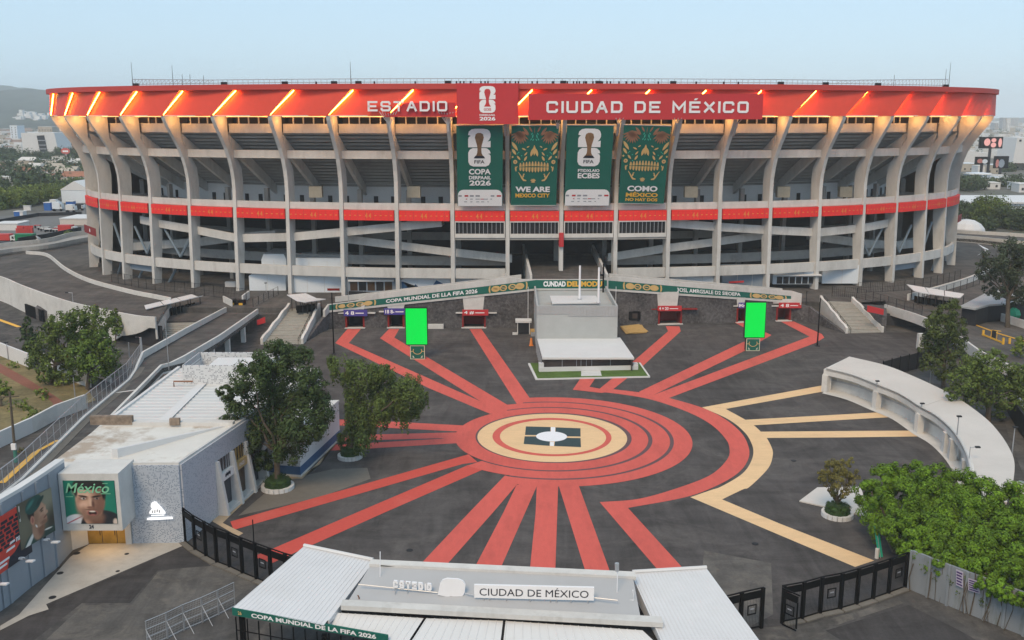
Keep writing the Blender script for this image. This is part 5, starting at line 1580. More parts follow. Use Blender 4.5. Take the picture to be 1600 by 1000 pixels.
def cap_person(u, v):
    q = Paint(u, v, (.085, .08, .055))
    q.ell(.86, .25, .30, .5, (.26, .25, .18), .9); q.ell(.1, .55, .25, .3, (.16, .15, .10), .9); q.ell(.95, .75, .2, .3, (.04, .04, .03), .8)
    q.ell(.42, 1.02, .36, .26, (.012, .06, .05), .1, -.3); q.ell(.86, .95, .2, .12, (.012, .05, .045), .15)
    q.ell(.20, .98, .05, .30, (.7, .7, .66), .25, .75); q.ell(.80, .86, .12, .018, (.7, .7, .66), .3, .1)
    q.ell(.52, .72, .17, .26, (.40, .22, .14), .15, .1); q.ell(.60, .74, .10, .2, (.22, .10, .06), .5)
    q.ell(.57, .45, .22, .27, (.50, .29, .19), .08, .12); q.ell(.68, .60, .12, .11, (.42, .23, .15), .15); q.ell(.79, .47, .05, .045, (.52, .31, .21), .2, .3)
    q.ell(.46, .5, .12, .2, (.33, .18, .11), .7); q.ell(.70, .66, .1, .05, (.26, .13, .08), .6); q.ell(.745, .56, .055, .018, (.20, .07, .05), .4, -.4)
    q.ell(.66, .36, .06, .018, (.04, .025, .02), .4, -.35); q.ell(.665, .405, .04, .016, (.05, .03, .025), .4, -.2); q.ell(.755, .40, .02, .07, (.6, .38, .27), .8, .3)
    q.ell(.35, .30, .10, .19, (.02, .016, .013), .2); q.ell(.38, .50, .055, .10, (.55, .24, .16), .2, -.1); q.ell(.385, .5, .03, .06, (.34, .12, .08), .4)
    q.ell(.45, .17, .25, .17, (.012, .075, .065), .08, -.35); q.ell(.64, .16, .14, .05, (.008, .05, .045), .15, -.55); q.ell(.36, .14, .12, .04, (.04, .2, .17), .7, -.6)
    q.ell(.475, .665, .018, .045, (.75, .72, .68), .25, -.5)
    return q.c
painted('portrait_print', f, 0, 0, 1, 1, cap_person, 90, .034, t)
# lamp arms on the poster wall
for (x, y), lab in (((68, 841), 'white arm lamp on the wall under the person poster'), ((28, 870), 'white arm lamp on the wall under the red poster'), ((-12, 905), 'white arm lamp at the far left end of the wall')):
    i = 3 if x > 50 else 2 if x > 20 else 1
    p = min((B0[k].lerp(B0[k + 1], j / 30) for k in range(5) for j in range(30)), key=lambda q: abs(proj((q.x, q.y, HZ(q.y, y)))[0] - x))
    p = Vector((p.x, p.y, HZ(p.y, y)))
    t = thing('wall_lamp', lab, 'lamp', p, 'arm lamps on the blue grey wall')
    e = p + Vector((1.5, -1.0, .12))
    MB().tube([p, e], .05, 5).build('arm', m_steel, t)
    m = MB(); m.obox(e, (.33, -.08, .04), (.05, .14, 0), (0, 0, .06)); m.build('head', m_wpaint, t)
    m = MB(); m.obox(p + Vector((.35, -.25, 0)), (.25, -.08, .03), (.05, .12, 0), (0, 0, .06)); m.build('head', m_wpaint, t)
    m = MB(); m.obox(p + Vector((.05, -.06, 0)), (.15, 0, 0), (0, .12, 0), (0, 0, .15)); m.build('bracket', m_dgrey, t)
# ================================================================ LEFT SHOP BUILDING
BH = 7.45
FA, FB = Vector((-34.4, 82.5, 0)), Vector((-29.8, 82.6, 0))
FD = Vector((-26.6, 99.8, 0))
ub = (FD - FB).normalized(); nb = Vector((ub.y, -ub.x, 0))
FE = FB + ub * 33.5
XL = -41.4
m_perf1 = perforated("perforated_front", (.42, .46, .52), (.13, .17, .24), (1, 0), .10, .34)
m_perf2 = perforated("perforated_side", (.46, .47, .50), (.25, .28, .33), (ub.x, ub.y), .12, .26)
m_perf3 = perforated("perforated_roofbox", (.60, .61, .62), (.26, .27, .30), (1, 0), .17, .34)
bl = thing('shop_building', 'white shop building with perforated metal facade and ribbed white roof', 'building', (FB + FD) / 2)
def onplane(px, py, P0, n):
    r = ray(px, py); o = Vector((0, 0, CZ)); t = (Vector(P0) - o).dot(n) / r.dot(n)
    return o + r * t
MB().prism([(XL, 85.2), (FA.x, 85.2), FA, FB, FE, (XL, FE.y)], -.1, BH - .2).build('core', m_concl, bl)
MB().obox((FA + FB) / 2 + Vector((0, -.12, BH / 2)), (FB - FA) / 2 + Vector((.0, 0, 0)), (0, .1, 0), (0, 0, BH / 2)).build('front_screen', m_perf1, bl)
# side screen: full height near the corner, then a band above the shopfronts
def sidequad(name, px, mat, th, d=0.05, parent=None):
    P = [onplane(x, y, FB + nb * d, nb) for x, y in px]
    return MB().extrude(P, nb * th).build(name, mat, parent or bl)
L1 = 6.2
MB().obox(FB + ub * (L1 / 2) + nb * .1 + Vector((0, 0, BH / 2)), ub * (L1 / 2), nb * .1, Vector((0, 0, BH / 2))).build('side_screen', m_perf2, bl)
zb2 = 5.45
c0 = FB + ub * (L1 + .02); c1 = FE
MB().obox((c0 + c1) / 2 + nb * .1 + Vector((0, 0, (BH + zb2) / 2)), (c1 - c0) / 2, nb * .1, Vector((0, 0, (BH - zb2) / 2))).build('side_screen', m_perf2, bl)
MB().prism([FB + ub * L1 + nb * .02, FE + nb * .02, FE + nb * 1.0, FB + ub * L1 + nb * 1.0], -.05, .35).build('plinth', m_concl, bl)
m_goldw = M("gold_glazing", (.36, .24, .07), .35, .3, 1.5); m_brownd = M("brown_door", (.06, .035, .018), .3, .3, 1.2); m_grdoor = M("grey_shutter", (.05, .055, .065), .5, .1)
m_signw = M("white_shop_sign", (.72, .71, .69), .6, .05)
m_goldsign = M("gold_shop_sign", (.50, .36, .16), .5, .1)
step = 3.05
for k in range(6):
    a = L1 + .1 + k * step
    p0 = FB + ub * a
    # splayed pier between the bays
    m = MB(); w0 = .28
    m.extrude([p0 + nb * .05 + ub * -.2 + Vector((0, 0, zb2)), p0 + nb * .45 + ub * -.2 + Vector((0, 0, zb2)), p0 + nb * 1.25 + ub * -.2, p0 + nb * .05 + ub * -.2], ub * .42)
    m.build('pier', m_concl, bl)
    if k == 5: break
    mid = p0 + ub * (step / 2 + .1)
    hw = step / 2 - .16
    gm, sm, dm = [(m_glass2, m_signw, m_grdoor), (m_goldw, m_goldsign, m_brownd), (m_glass2, m_glass2, m_grdoor), (m_glass2, m_signw, m_grdoor), (m_glass2, m_signw, m_grdoor)][k]
    w_ = MB().obox(mid + nb * .08 + Vector((0, 0, 4.75)), ub * hw, nb * .04, Vector((0, 0, .68))).build('window', gm, bl)
    WL[w_] = WL[bl]
    m = MB()
    for j in (-.6, -.15, .3, .62): m.obox(mid + ub * hw * j + nb * .15 + Vector((0, 0, 4.75)), ub * .05, nb * .03, Vector((0, 0, .67)))
    m.build('mullion', m_steel if k != 1 else m_ink, w_)
    s_ = MB().obox(mid + nb * .3 + Vector((0, 0, 3.6)), ub * hw, nb * .18, Vector((0, 0, .42))).build('sign', sm, bl)
    WL[s_] = WL[bl]
    if k < 2:
        fr = Frame(mid + nb * .49 + ub * (-hw) + Vector((0, 0, 3.2)), ub, (0, 0, 1), nb)
        m = MB()
        if k == 0:
            for j in range(5): fpoly(m, fr, ell(hw * (.7 + .16 * j), .42 + .08 * (j % 2), .13, .2, 8), .0)
        else: ftext(m, fr, "ONZE", hw * .6, .25, hw * 1.4, .6, .0, .02)
        m.build('lettering', m_ink if k == 0 else m_letter, s_)
    MB().obox(mid + nb * .06 + Vector((0, 0, 1.75)), ub * hw, nb * .05, Vector((0, 0, 1.42))).build('door', dm, bl)
# roof: flat stained front part, then ribbed sheets
def fx(Y): return FB.x + (Y - FB.y) * ub.x / ub.y
YR = 93.4
MB().prism([(XL, 84), (FA.x, 84), (FA.x, 82.7), (FB.x, 82.75), (fx(YR), YR), (XL, YR)], BH - .2, BH + .02).build('flat_roof', m_stainroof, bl)
MB().wall([(FA.x, 82.42), (FB.x, 82.5), (FE.x, FE.y)], [BH - .2] * 3, [BH + .22] * 3, .25).build('roof_parapet', m_concl, bl)
P = G(262, 756, BH); 
m = MB(); m.prism([(-36.4, 84.2), (-35.9, 84.2), (fx(YR) - 1.0, YR), (fx(YR) - 1.5, YR)], BH + .02, [BH + .9, BH + .9, BH + .1, BH + .1]); m.build('roof_upstand', m_whiter, bl)
MB().box((XL + fx(YR)) / 2, YR + .4, BH - .1, fx(YR) - XL - .5, .8, .55).build('gutter_box', m_concl, bl)
YE = 116.4
n = 19
for k in range(n):
    ya, yb = lerp(YR + .85, YE, k / n), lerp(YR + .85, YE, (k + 1) / n)
    m = MB(); w_ = yb - ya
    prof_ = [(0, .0), (.35, .0), (.42, .06), (.6, .06), (.67, 0), (1, 0)]
    A_ = [(XL + .1, ya + w_ * u, BH + v + .05) for u, v in prof_]; B_ = [(fx(ya) - .15, ya + w_ * u, BH + v + .05 - .0) for u, v in prof_]
    m.strip(A_, B_); m.build('roof_sheet', m_corr, bl)
MB().wall([(XL + .1, YR + .6), (XL + .1, YE)], BH - .1, BH + .28, -.35).build('roof_flashing', m_whiter, bl)
m = MB(); m.slab([(-36.0, YR + .9, BH + .22), (-36.6, YE, BH + .22)], [(-34.9, YR + .9, BH + .22), (-35.7, YE, BH + .22)], .06); m.build('roof_walkway', m_whiter, bl)
# white lattice box on the roof
phx0, phx1, phy0, phy1 = -38.0, -28.2, 108.9, 115.2
for a, b in (((phx0, phy0), (phx1, phy0)), ((phx0, phy1), (phx1, phy1)), ((phx0, phy0), (phx0, phy1)), ((phx1, phy0), (phx1, phy1))):
    MB().wall([a, b], BH + .1, BH + 2.35, .12).build('lattice_screen', m_perf3, bl)
MB().box(-32, 112, BH + .1, 7, 4, 1.9).build('plant_unit', m_whiter, bl)
for (x, y), w_, d_, h_ in (((-40.2, 93.6), 4.2, .5, .9), ((-33.8, 93.4), 1.0, .4, .7)):
    MB().box(x, y, BH + .2, w_, d_, h_).build('roof_duct', M("rusty_duct", (.22, .17, .13), .8, .5, 2), bl)
m = MB(); q = G(272, 605, BH); m.tube([q, q + Vector((0, 0, .7)), q + Vector((2.2, 0, .7))], .1, 5); m.build('roof_pipe', M("rusty_pipe", (.25, .12, .07), .8), bl)
# poster cube over the corner entrance
CY = 79.3
f, w, h = pxframe(93.5, 740, 188, 829, CY)
f.o = D(99, 829, CY); w = (D(192, 829, CY) - f.o).x
cu_ = thing('poster_cube', 'pale projecting cube with a green magazine style portrait poster', 'display cube', f.o)
MB().extrude([f.p(0, 0, -3.6), f.p(w, 0, -3.6), f.p(w, h, -3.6), f.p(0, h, -3.6)], f.n * 3.6).build('body', m_concl, cu_)
x0, y0, x1, y1 = w * .075, h * .125, w * .93, h * .88
sh = MB().extrude([f.p(x0, y0, 0), f.p(x1, y0, 0), f.p(x1, y1, 0), f.p(x0, y1, 0)], f.n * .06).build('poster', m_green, cu_)
WL[sh] = WL[cu_]
def pp(X, Y): return (x0 + (X - 655) / (1145 - 655) * (x1 - x0), y1 - (Y - 65) / (480 - 65) * (y1 - y0))
def ps(mat, name, pts, d):
    m = MB(); fpoly(m, f, [pp(*q) for q in pts], d); m.build(name, mat, sh)
m_dshirt = M("dark_shirt_print", (.02, .018, .022), .6)
def shout_face(u, v):
    q = Paint(u, v, (.006, .16, .105))
    q.ell(.5, .5, .7, .7, (.008, .19, .125), .8)
    q.ell(.20, 1.05, .30, .27, (.74, .74, .76), .06, -.35); q.ell(.13, .93, .22, .012, (.45, .04, .06), .4, -.52)
    q.ell(.74, 1.02, .42, .34, (.014, .016, .022), .06, .15); q.ell(.38, 1.0, .10, .2, (.02, .02, .024), .15, .2); q.ell(.97, .96, .05, .08, (.6, .5, .44), .4)
    q.ell(.52, .86, .17, .2, (.44, .25, .17), .1)
    q.ell(.60, .90, .14, .18, (.15, .07, .045), .5)
    q.ell(.50, .44, .285, .40, (.60, .38, .27), .05); q.ell(.52, .70, .2, .17, (.52, .31, .22), .1)
    m = q.emask(.50, .46, .29, .43)
    q.half(1, .12, .60, (.17, .08, .055), .13, .93, m)
    q.ell(.28, .55, .06, .2, (.42, .23, .16), .8); q.ell(.36, .56, .09, .07, (.68, .44, .33), .8); q.ell(.36, .26, .14, .09, (.70, .47, .35), .8)
    q.ell(.50, .08, .32, .13, (.016, .012, .010), .12); q.ell(.23, .2, .04, .17, (.03, .02, .016), .3); q.ell(.78, .24, .045, .2, (.012, .01, .009), .3)
    for x in (.37, .63): q.ell(x, .405, .085, .045, (.20, .10, .07), .6); q.ell(x, .41, .05, .022, (.55, .5, .46) if x < .5 else (.25, .2, .18), .3); q.ell(x + .01, .41, .02, .022, (.02, .015, .012), .3)
    q.ell(.365, .355, .095, .022, (.035, .02, .015), .35, .16); q.ell(.63, .36, .10, .022, (.02, .014, .011), .35, -.16)
    q.ell(.50, .50, .03, .11, (.66, .44, .33), .8); q.ell(.555, .54, .03, .1, (.12, .055, .04), .7); q.ell(.49, .615, .065, .025, (.22, .10, .07), .5)
    q.ell(.52, .83, .2, .09, (.20, .11, .075), .7); q.ell(.36, .74, .06, .12, (.30, .17, .12), .8); q.ell(.52, .665, .13, .022, (.17, .09, .06), .5)
    q.ell(.525, .745, .105, .07, (.36, .13, .11), .2); q.ell(.53, .75, .085, .055, (.035, .012, .012), .2); q.ell(.525, .712, .06, .017, (.72, .68, .62), .3); q.ell(.53, .79, .05, .018, (.3, .1, .09), .4)
    return q.c
painted('portrait_print', f, x0 + .02, y0 + .02, x1 - .02, y1 - .02, shout_face, 100, .07, sh)
m = MB()
q0, q1 = pp(675, 180), pp(1095, 90)
ftext(m, f, "México", q0[0], q0[1], q1[0], q1[1] + .05, .125, .01, .3); 
for X, Y, L in ((675, 218, 70), (1010, 190, 95), (1035, 92, 50)):
    a = pp(X, Y); b = pp(X + L, Y - 6); m.poly([f.p(a[0], a[1], .125), f.p(b[0], a[1], .125), f.p(b[0], b[1], .125), f.p(a[0], b[1], .125)])
m.build('lettering', M("pale_green_print", (.22, .55, .34), .6), sh)
m = MB(); ftext(m, f, "24", w * .44, h * .035, w * .52, h * .105, .02, .05); m.build('numerals', m_ink, cu_)
# gold doors under the cube
f2, w2, h2 = pxframe(138, 790, 207, 852, 82.35)
gd = thing('entrance_doors', 'gold tinted glass doors glowing under the poster cube', 'doors', f2.o)
for k in range(3):
    a, b = w2 * (k / 3) + .03, w2 * ((k + 1) / 3) - .03
    d_ = MB().extrude([f2.p(a, 0, 0), f2.p(b, 0, 0), f2.p(b, 3.0, 0), f2.p(a, 3.0, 0)], f2.n * -.05).build('door_leaf', M("gold_door_%d" % k, (.42, .25, .05), .4, .25, 1.2), gd)
    WL[d_] = WL[gd]
    MB().extrude([f2.p(b - .15, 1.0, .03), f2.p(b - .1, 1.0, .03), f2.p(b - .1, 1.6, .03), f2.p(b - .15, 1.6, .03)], f2.n * .03).build('handle', m_ink, d_)
for a in (-.06, w2 + .0):
    MB().extrude([f2.p(a, 0, -.1), f2.p(a + .06, 0, -.1), f2.p(a + .06, 3.05, -.1), f2.p(a, 3.05, -.1)], f2.n * .14).build('frame', m_concl, gd)
MB().wall([(FA.x - .1, 82.4), (FA.x - .6, 82.3)], 0, BH - .2, .3).build('entrance_cheek', m_concl, bl)
m = MB(); m.wall([(f2.o.x - .1, 82.3), (B0[5].x - .3, B0[5].y)], 0, BH - .25, .3); m.build('entrance_wall', m_concl, bl)
MB().prism([(XL, 81.8), (FA.x, 82.35), (FA.x, 85.2), (XL, 85.2)], 3.1, BH - .22).build('entrance_lintel', m_concl, bl)
L = bpy.data.lights.new("entrance_lamp", 'AREA'); L.energy = 45; L.color = (1, .62, .25); L.size = 3
o = bpy.data.objects.new("entrance_lamp", L); COL.objects.link(o); o.parent = gd; o.location = Vector((f2.o.x + w2 / 2, 81.0, 2.45)) - WL[gd]
# lit emblem on the perforated wall
f3, w3, h3 = pxframe(230, 783, 271, 812.5, 82.28)
t = thing('lit_emblem', 'white glowing triangular emblem over a bar on the perforated wall', 'emblem', f3.o)
def e3(pts): return [((X - 1000) / 170 * w3, (360 - Y) / 130 * h3) for X, Y in pts]
m = MB(); fpoly(m, f3, e3([(1022, 315), (1020, 302), (1040, 278), (1032, 262), (1040, 240), (1055, 231), (1070, 233), (1080, 245), (1125, 305), (1122, 316)]), .03, .08)
fpoly(m, f3, e3([(1000, 357), (1004, 345), (1025, 340), (1165, 336), (1170, 350), (1030, 358)]), .03, .08)
fpoly(m, f3, e3([(1030, 325), (1115, 322), (1115, 327), (1030, 331)]), .03, .06)
m.build('shape', m_glow, t)
m = MB()
for q in ([(1036, 308), (1042, 290), (1048, 290), (1044, 308)], [(1052, 308), (1056, 286), (1062, 286), (1060, 308)], [(1068, 302), (1070, 284), (1078, 282), (1076, 302)], [(1082, 306), (1084, 284), (1092, 292), (1090, 306)]): fpoly(m, f3, e3(q), .12)
m.build('slit', m_greyink, t)
# white and blue boxed volume beyond the shopfronts
Vp = [FB + ub * 17.4 + nb * .3, G(470, 745), G(468, 745) + Vector((2.2, 12.5, 0)), FB + ub * 29 + nb * .3]
t = thing('kiosk_block', 'white boxed kiosk with a blue base behind the round clipped tree', 'kiosk', Vp[1])
MB().prism(Vp, 0, 4.6).build('body', m_white, t)
c_ = sum(Vp, Vector()) / 4
MB().prism([c_ + (p - c_) * 1.02 for p in Vp], .25, 1.15).build('blue_base', m_navy if False else M("blue_base", (.05, .11, .22), .6), t)
MB().prism([c_ + (p - c_) * 1.03 for p in Vp], 0, .25).build('plinth', m_concl, t)
MB().prism([c_ + (p - c_) * 1.02 for p in Vp], 4.6, 4.85).build('roof', m_whiter, t)
# ================================================================ GATE BUILDING, BOTTOM OF THE PICTURE
gt = thing('gate_building', 'entrance gate building with ribbed white wing roofs and a grey sloping panel', 'gate building', (-1, 63, 0))
def sheets(name, A0, A1, B0_, B1, n, mat, up=.035, name2=None):
    """ribbed sheets running from edge A (back) to edge B (front)"""
    A0, A1, B0_, B1 = map(Vector, (A0, A1, B0_, B1))
    for k in range(n):
        a0, a1 = A0.lerp(A1, k / n), A0.lerp(A1, (k + 1) / n); b0, b1 = B0_.lerp(B1, k / n), B0_.lerp(B1, (k + 1) / n)
        pr_ = [(0, 0), (.06, .0), (.10, up), (.16, up), (.20, 0), (1, 0)]
        m = MB(); m.strip([a0.lerp(a1, u) + Vector((0, 0, v)) for u, v in pr_], [b0.lerp(b1, u) + Vector((0, 0, v)) for u, v in pr_])
        m.build(name, mat, gt)
wBL, wBR, wFL, wFR = G(475, 853.5, 5.3), G(583, 876, 5.3), G(364, 949, 4.5), G(506, 977, 4.5)
sheets('roof_sheet', wBL, wBR, wFL, wFR, 20, m_white)
eBL, eBR, eFL, eFR = G(988, 895, 5.3), G(1104, 888, 5.3), G(1046, 1025, 4.3), G(1208, 1030, 4.3)
sheets('roof_sheet', eBL, eBR, eFL, eFR, 22, m_white)
def ridge(a, b, r=.14):
    m = MB(); m.tube([a + Vector((0, 0, .08)), b + Vector((0, 0, .08))], r, 6); m.build('ridge_cap', m_whiter, gt)
ridge(wBL, wBR); ridge(eBL, eBR)
pT, pTr, pB, pBr = G(583, 877, 6), G(988, 896.5, 6), G(541, 944, 4.9), G(1002, 971, 4.9)
n_ = 10
m = MB(); m.slab([pT, pTr], [pB, pBr], .2); m.build('sloping_panel', M("panel_grey", (.40, .40, .405), .6, .04, .5, .1), gt)
m = MB(); m.slab([pT + Vector((-.2, .1, .12)), pTr + Vector((.2, .1, .12))], [pT + Vector((-.2, -.55, .06)), pTr + Vector((.2, -.55, .06))], .3); m.build('panel_coping', m_concl, gt)
m = MB(); m.slab([pB + Vector((-.3, .3, .2)), pBr + Vector((1.4, .3, .2))], [pB + Vector((-.3, -.45, .15)), pBr + Vector((1.4, -.45, .15))], .35); m.build('gutter', m_conc, gt)
# wing side walls
for a, b, c, d in ((wBR, wFR, pT, pB), (eBL, eFL, pTr, pBr)):
    b = a.lerp(b, .93); m = MB(); m.extrude([a + Vector((0, 0, .03)), b + Vector((0, 0, .03)), b - Vector((0, 0, .25)), a - Vector((0, 0, 1.3))], Vector((.12 if a is wBR else -.12, 0, 0))); m.build('wing_cheek', m_white, gt)
# lower front roofs
q = [(520, 957, 4.45, 510, 978), (664, 966, 4.45, 636, 1009), (788, 970, 4.45, 782, 1022), (1006, 985, 4.45, 1046, 1022)]
lo = [(G(a, b, z) + Vector((0, 0, 0)), G(c, d, 4.0)) for a, b, z, c, d in q]
for (a0, b0), (a1, b1), nn_ in zip(lo[:-1], lo[1:], (13, 10, 17)):
    s_ = (a1 - a0).normalized() * .09
    sheets('roof_sheet', a0 + s_, a1 - s_, b0 + s_, b1 - s_, nn_, m_whiter)
m = MB(); m.slab([lo[0][0] + Vector((0, .3, -.12)), lo[-1][0] + Vector((0, .3, -.12))], [lo[0][1] + Vector((0, 0, -.12)), lo[-1][1] + Vector((0, 0, -.12))], .15); m.build('roof_deck', m_dgrey, gt)
# soffit and structure under the wings
MB().prism([wBL + Vector((.4, -.3, 0)), pT, pTr, eBR + Vector((-.4, -.3, 0)), eFR + Vector((-.5, .5, 0)), eFL, lo[0][1], wFL + Vector((.5, .5, 0))], 3.7, 3.9).build('soffit', m_dgrey, gt)
for p in (wFL + Vector((.5, .3, 0)), wBL + Vector((.6, -.6, 0)), eBR + Vector((-.5, -.5, 0)), eFR + Vector((-.6, .6, 0)), wFR, pT + Vector((0, 0, 0)), pTr):
    MB().box(p.x, p.y, 0, .35, .35, 3.8).build('post', m_black, gt)
# green fascia with lettering
fa, fb = wFL + Vector((-.05, -.08, -.55)), G(606, 1003, 4.05)
fb = Vector((fb.x, fb.y, 4.02))
d = fb - fa
fs = MB().extrude([fa, fb, fb + Vector((0, 0, .5)), fa + Vector((0, 0, .55))], Vector((.03, .12, 0))).build('fascia', m_green, gt)
WL[fs] = WL[gt]
fr = Frame(fa, d, (0, 0, .53), Vector((d.y, -d.x, 0)).normalized())
m = MB(); ftext(m, fr, "COPA MUNDIAL DE LA FIFA 2026", .13, .18, .93, .80, .03, .035); m.build('lettering', m_letter, fs)
m = MB(); ftext(m, fr, "26", .04, .25, .065, .75, .03, .02); m.build('lettering', m_gold, fs)
m = MB()
for k in range(14):
    p = fa.lerp(fb, k / 13) + Vector((.1, .4, 0)); m.box(p.x, p.y, .1, .08, .08, 3.5)
for z in (.2, 1.2, 2.6): m.tube([fa + Vector((.1, .4, z - fa.z)), fb + Vector((.1, .4, z - fb.z))], .05, 4)
m.build('gate_bars', m_black, gt, kind='stuff')
# sign standing on the sloping panel
a = D(741, 934, 61.9); b = D(928, 938.5, 61.2)
u = (b - a); h = HZ(61.9, 914) - a.z
fr = Frame(a, u.normalized(), (0, 0, 1)); w = u.length
t = thing('gate_sign', 'white board reading CIUDAD DE MÉXICO on the grey sloping panel', 'sign', a)
MB().extrude([fr.p(0, 0, -.18), fr.p(w, 0, -.18), fr.p(w, h, -.18), fr.p(0, h, -.18)], fr.n * .18).build('board', m_letter, t)
m = MB(); ftext(m, fr, "CIUDAD DE MÉXICO", w * .045, h * .2, w * .955, h * .9, .02, .0); m.build('lettering', m_ink, t)
m = MB()
for k in (.08, .13, .27, .47, .64, .69, .81, .95):
    p = fr.p(w * k, -.0, -.1); m.tube([p, p - Vector((0, 0, .22))], .05, 5)
m.build('bracket', m_steel, t)
# white bubble plate and block letters left of it
f4, w4, h4 = pxframe(684, 904, 727.5, 933, 62.4)
t = thing('plate_sign', 'blank white rounded plate left of the board on the gate roof', 'sign', f4.o)
MB().extrude([f4.p(X * w4, Y * h4, -.15) for X, Y in ((0, .12), (.09, .72), (.18, .92), (.35, 1), (.75, .96), (.92, .86), (1, .68), (.97, .25), (.9, .08), (.78, 0), (.62, .02), (.48, .06), (.35, .02), (.2, .06))], f4.n * .15).build('plate', m_letter, t)
m = MB()
for k in (.3, .38, .75, .85): p = f4.p(w4 * k, 0.02, -.08); m.tube([p, p - Vector((0, 0, .25))], .06, 5)
m.build('bracket', m_steel, t)
a = D(615, 916.5, 63.0); b = D(675, 921.5, 62.8); u = b - a
fr = Frame(a, u.normalized(), (0, 0, 1)); w = u.length; h = .52
t = thing('letter_sign', 'row of small white block letters on a rail, left part of the gate roof', 'sign', a)
m = MB(); stroke_text(m, fr, "CSTEDIO", 0, 0, w, h, .13, 0, .18); m.build('lettering', m_letter, t)
m = MB(); m.tube([D(560, 913, 63.2), D(684, 926, 62.6)], .045, 5); m.tube([D(727, 927, 62.3), D(741, 930, 62)], .045, 5); m.tube([D(929, 934, 61.3), D(965, 938, 61)], .05, 5)
for x, y in ((618, 918), (637, 920), (674, 924)): p = D(x, y, 62.9); m.tube([p, p - Vector((0, .2, .45))], .03, 4)
m.build('rail', m_steel, t)
# cables and little masts on the gate roof
for (x, y0, y1, Y), lab in (((594, 908, 862, 64.6), 'thin white aerial on the left of the gate roof'), ((964, 940, 882, 62.4), 'white aerial with a grey antenna on the right of the gate roof')):
    b = D(x, y0, Y); e = D(x + (0 if x < 700 else 1), y1, Y)
    t = thing('aerial', lab, 'aerial', b); MB().tube([b, e], .035, 6).build('mast', m_wpaint, t)
    MB().sphere(D(x - 12 if x < 700 else x, y0 + 5 if x < 700 else y0 - 2, Y - .4), .2).build('junction_box', m_wpaint, t)
    if x > 700:
        MB().tube([D(x, 880, Y), D(x, 892, Y)], .16, 6).build('antenna', m_steel, t)
        MB().tube([D(965, 937, Y - .6), D(990, 938, Y - .8), D(989, 922, Y - .8)], .05, 5).build('pipe', m_wpaint, t)
        MB().tube([D(964, 942, Y - .5), D(962, 960, Y - 1.2), D(968, 977, Y - 2)], .03, 5).build('cable', m_wpaint, t)
    else:
        MB().tube([b, D(582, 914, Y - .5), D(578, 924, Y - 1), D(566, 926, Y - 1.2)], .035, 5).build('pipe', m_steel, t)
        MB().tube([D(563, 948, Y - 2.3), D(561, 934, Y - 2.2), D(559, 930, Y - 2.2)], .05, 5).build('bent_pipe', M("rust", (.2, .1, .06), .8), t)
m = MB(); m.tube(catmull([D(595, 884, 65.6), D(670, 889, 65.4), D(760, 903, 65.0), D(860, 908, 64.8), D(900, 905, 64.6), D(963, 898, 64.4)], 5), .04, 4)
m.build('roof_cable', m_dgrey, label='grey cable sagging along the top of the gate panel', cat='cable')
# ================================================================ BLACK PLAZA FENCES
m_mesh = M("fence_mesh_black", (.006, .006, .007), .6, spec=.05)
def bar_fence(base_px, top_px, label, signs, leaf_=None):
    P = [G(x, y) for x, y in base_px]
    hs = [HZ(p.y, ty) for p, (tx, ty) in zip(P, top_px)]
    h = sum(hs) / len(hs)
    t = thing('plaza_fence', label, 'fence', P[len(P) // 2])
    for k, p in enumerate(P):
        d = (P[min(k + 1, len(P) - 1)] - P[max(k - 1, 0)]); a = math.atan2(d.y, d.x)
        MB().box(p.x, p.y, 0, .24, .24, h, a).build('post', m_black, t)
    for k in range(len(P) - 1):
        a, b = P[k], P[k + 1]
        fence_panel(t, a, b, h, k in signs)
    return t, h
def fence_panel(t, a, b, h, sign):
    d = (b - a); u = d.normalized(); n_ = Vector((-u.y, u.x, 0)); L = d.length
    pan = MB()
    a2, b2 = a + u * .14, b - u * .14
    m = MB()
    c_ = (a2 + b2) / 2; hl = (b2 - a2).length / 2
    m.obox(c_ + Vector((0, 0, h * .86)), u * hl, n_ * .03, Vector((0, 0, h * .09)))
    m.obox(c_ + Vector((0, 0, .18)), u * hl, n_ * .03, Vector((0, 0, .05)))
    for e in (a2, b2): m.obox(e + Vector((0, 0, h * .45)), u * .06, n_ * .03, Vector((0, 0, h * .34)))
    m.obox(c_ + Vector((0, 0, h * 1.0)), u * (hl + .15), n_ * .05, Vector((0, 0, .04)))
    p_ = m.build('panel_frame', m_black, t); WL[p_] = WL[t]
    m = MB(); nb_ = max(6, int(L / .15))
    for j in range(1, nb_):
        q = a2.lerp(b2, j / nb_); m.add([q - u * .011 + Vector((0, 0, .2)), q + u * .011 + Vector((0, 0, .2)), q + u * .011 + Vector((0, 0, h * .78)), q - u * .011 + Vector((0, 0, h * .78))], [(0, 1, 2, 3)])
    m.build('bars', m_mesh, p_, kind='stuff')
    if sign:
        m = MB(); q_ = c_ + n_ * -.05 + Vector((0, 0, h * .52))
        for e1, e2, hx, hz__ in ((0, .36, .4, .05), (0, -.36, .4, .05), (.36, 0, .05, .4), (-.36, 0, .05, .4)): m.obox(q_ + u * e1 + Vector((0, 0, e2)), u * hx, n_ * .015, Vector((0, 0, hz__)))
        m.build('notice_frame', m_black, p_)
        m = MB(); m.obox(c_ + n_ * -.07 + Vector((0, 0, h * .54)), u * .18, n_ * .004, Vector((0, 0, .05))); m.build('notice_print', m_greyink, p_)
lb = [(289, 847), (305, 860), (322, 870), (339, 880), (359, 887.5), (379, 897), (401, 906), (424, 915), (448, 924), (474, 932)]
ltp = [(285, 792), (302, 803), (320, 813), (337, 821), (355, 831), (378, 841), (399, 850), (425, 858), (450, 866), (474, 874)]
bar_fence(lb, ltp, 'black metal fence curving from the shop building to the gate', (1, 4, 6))
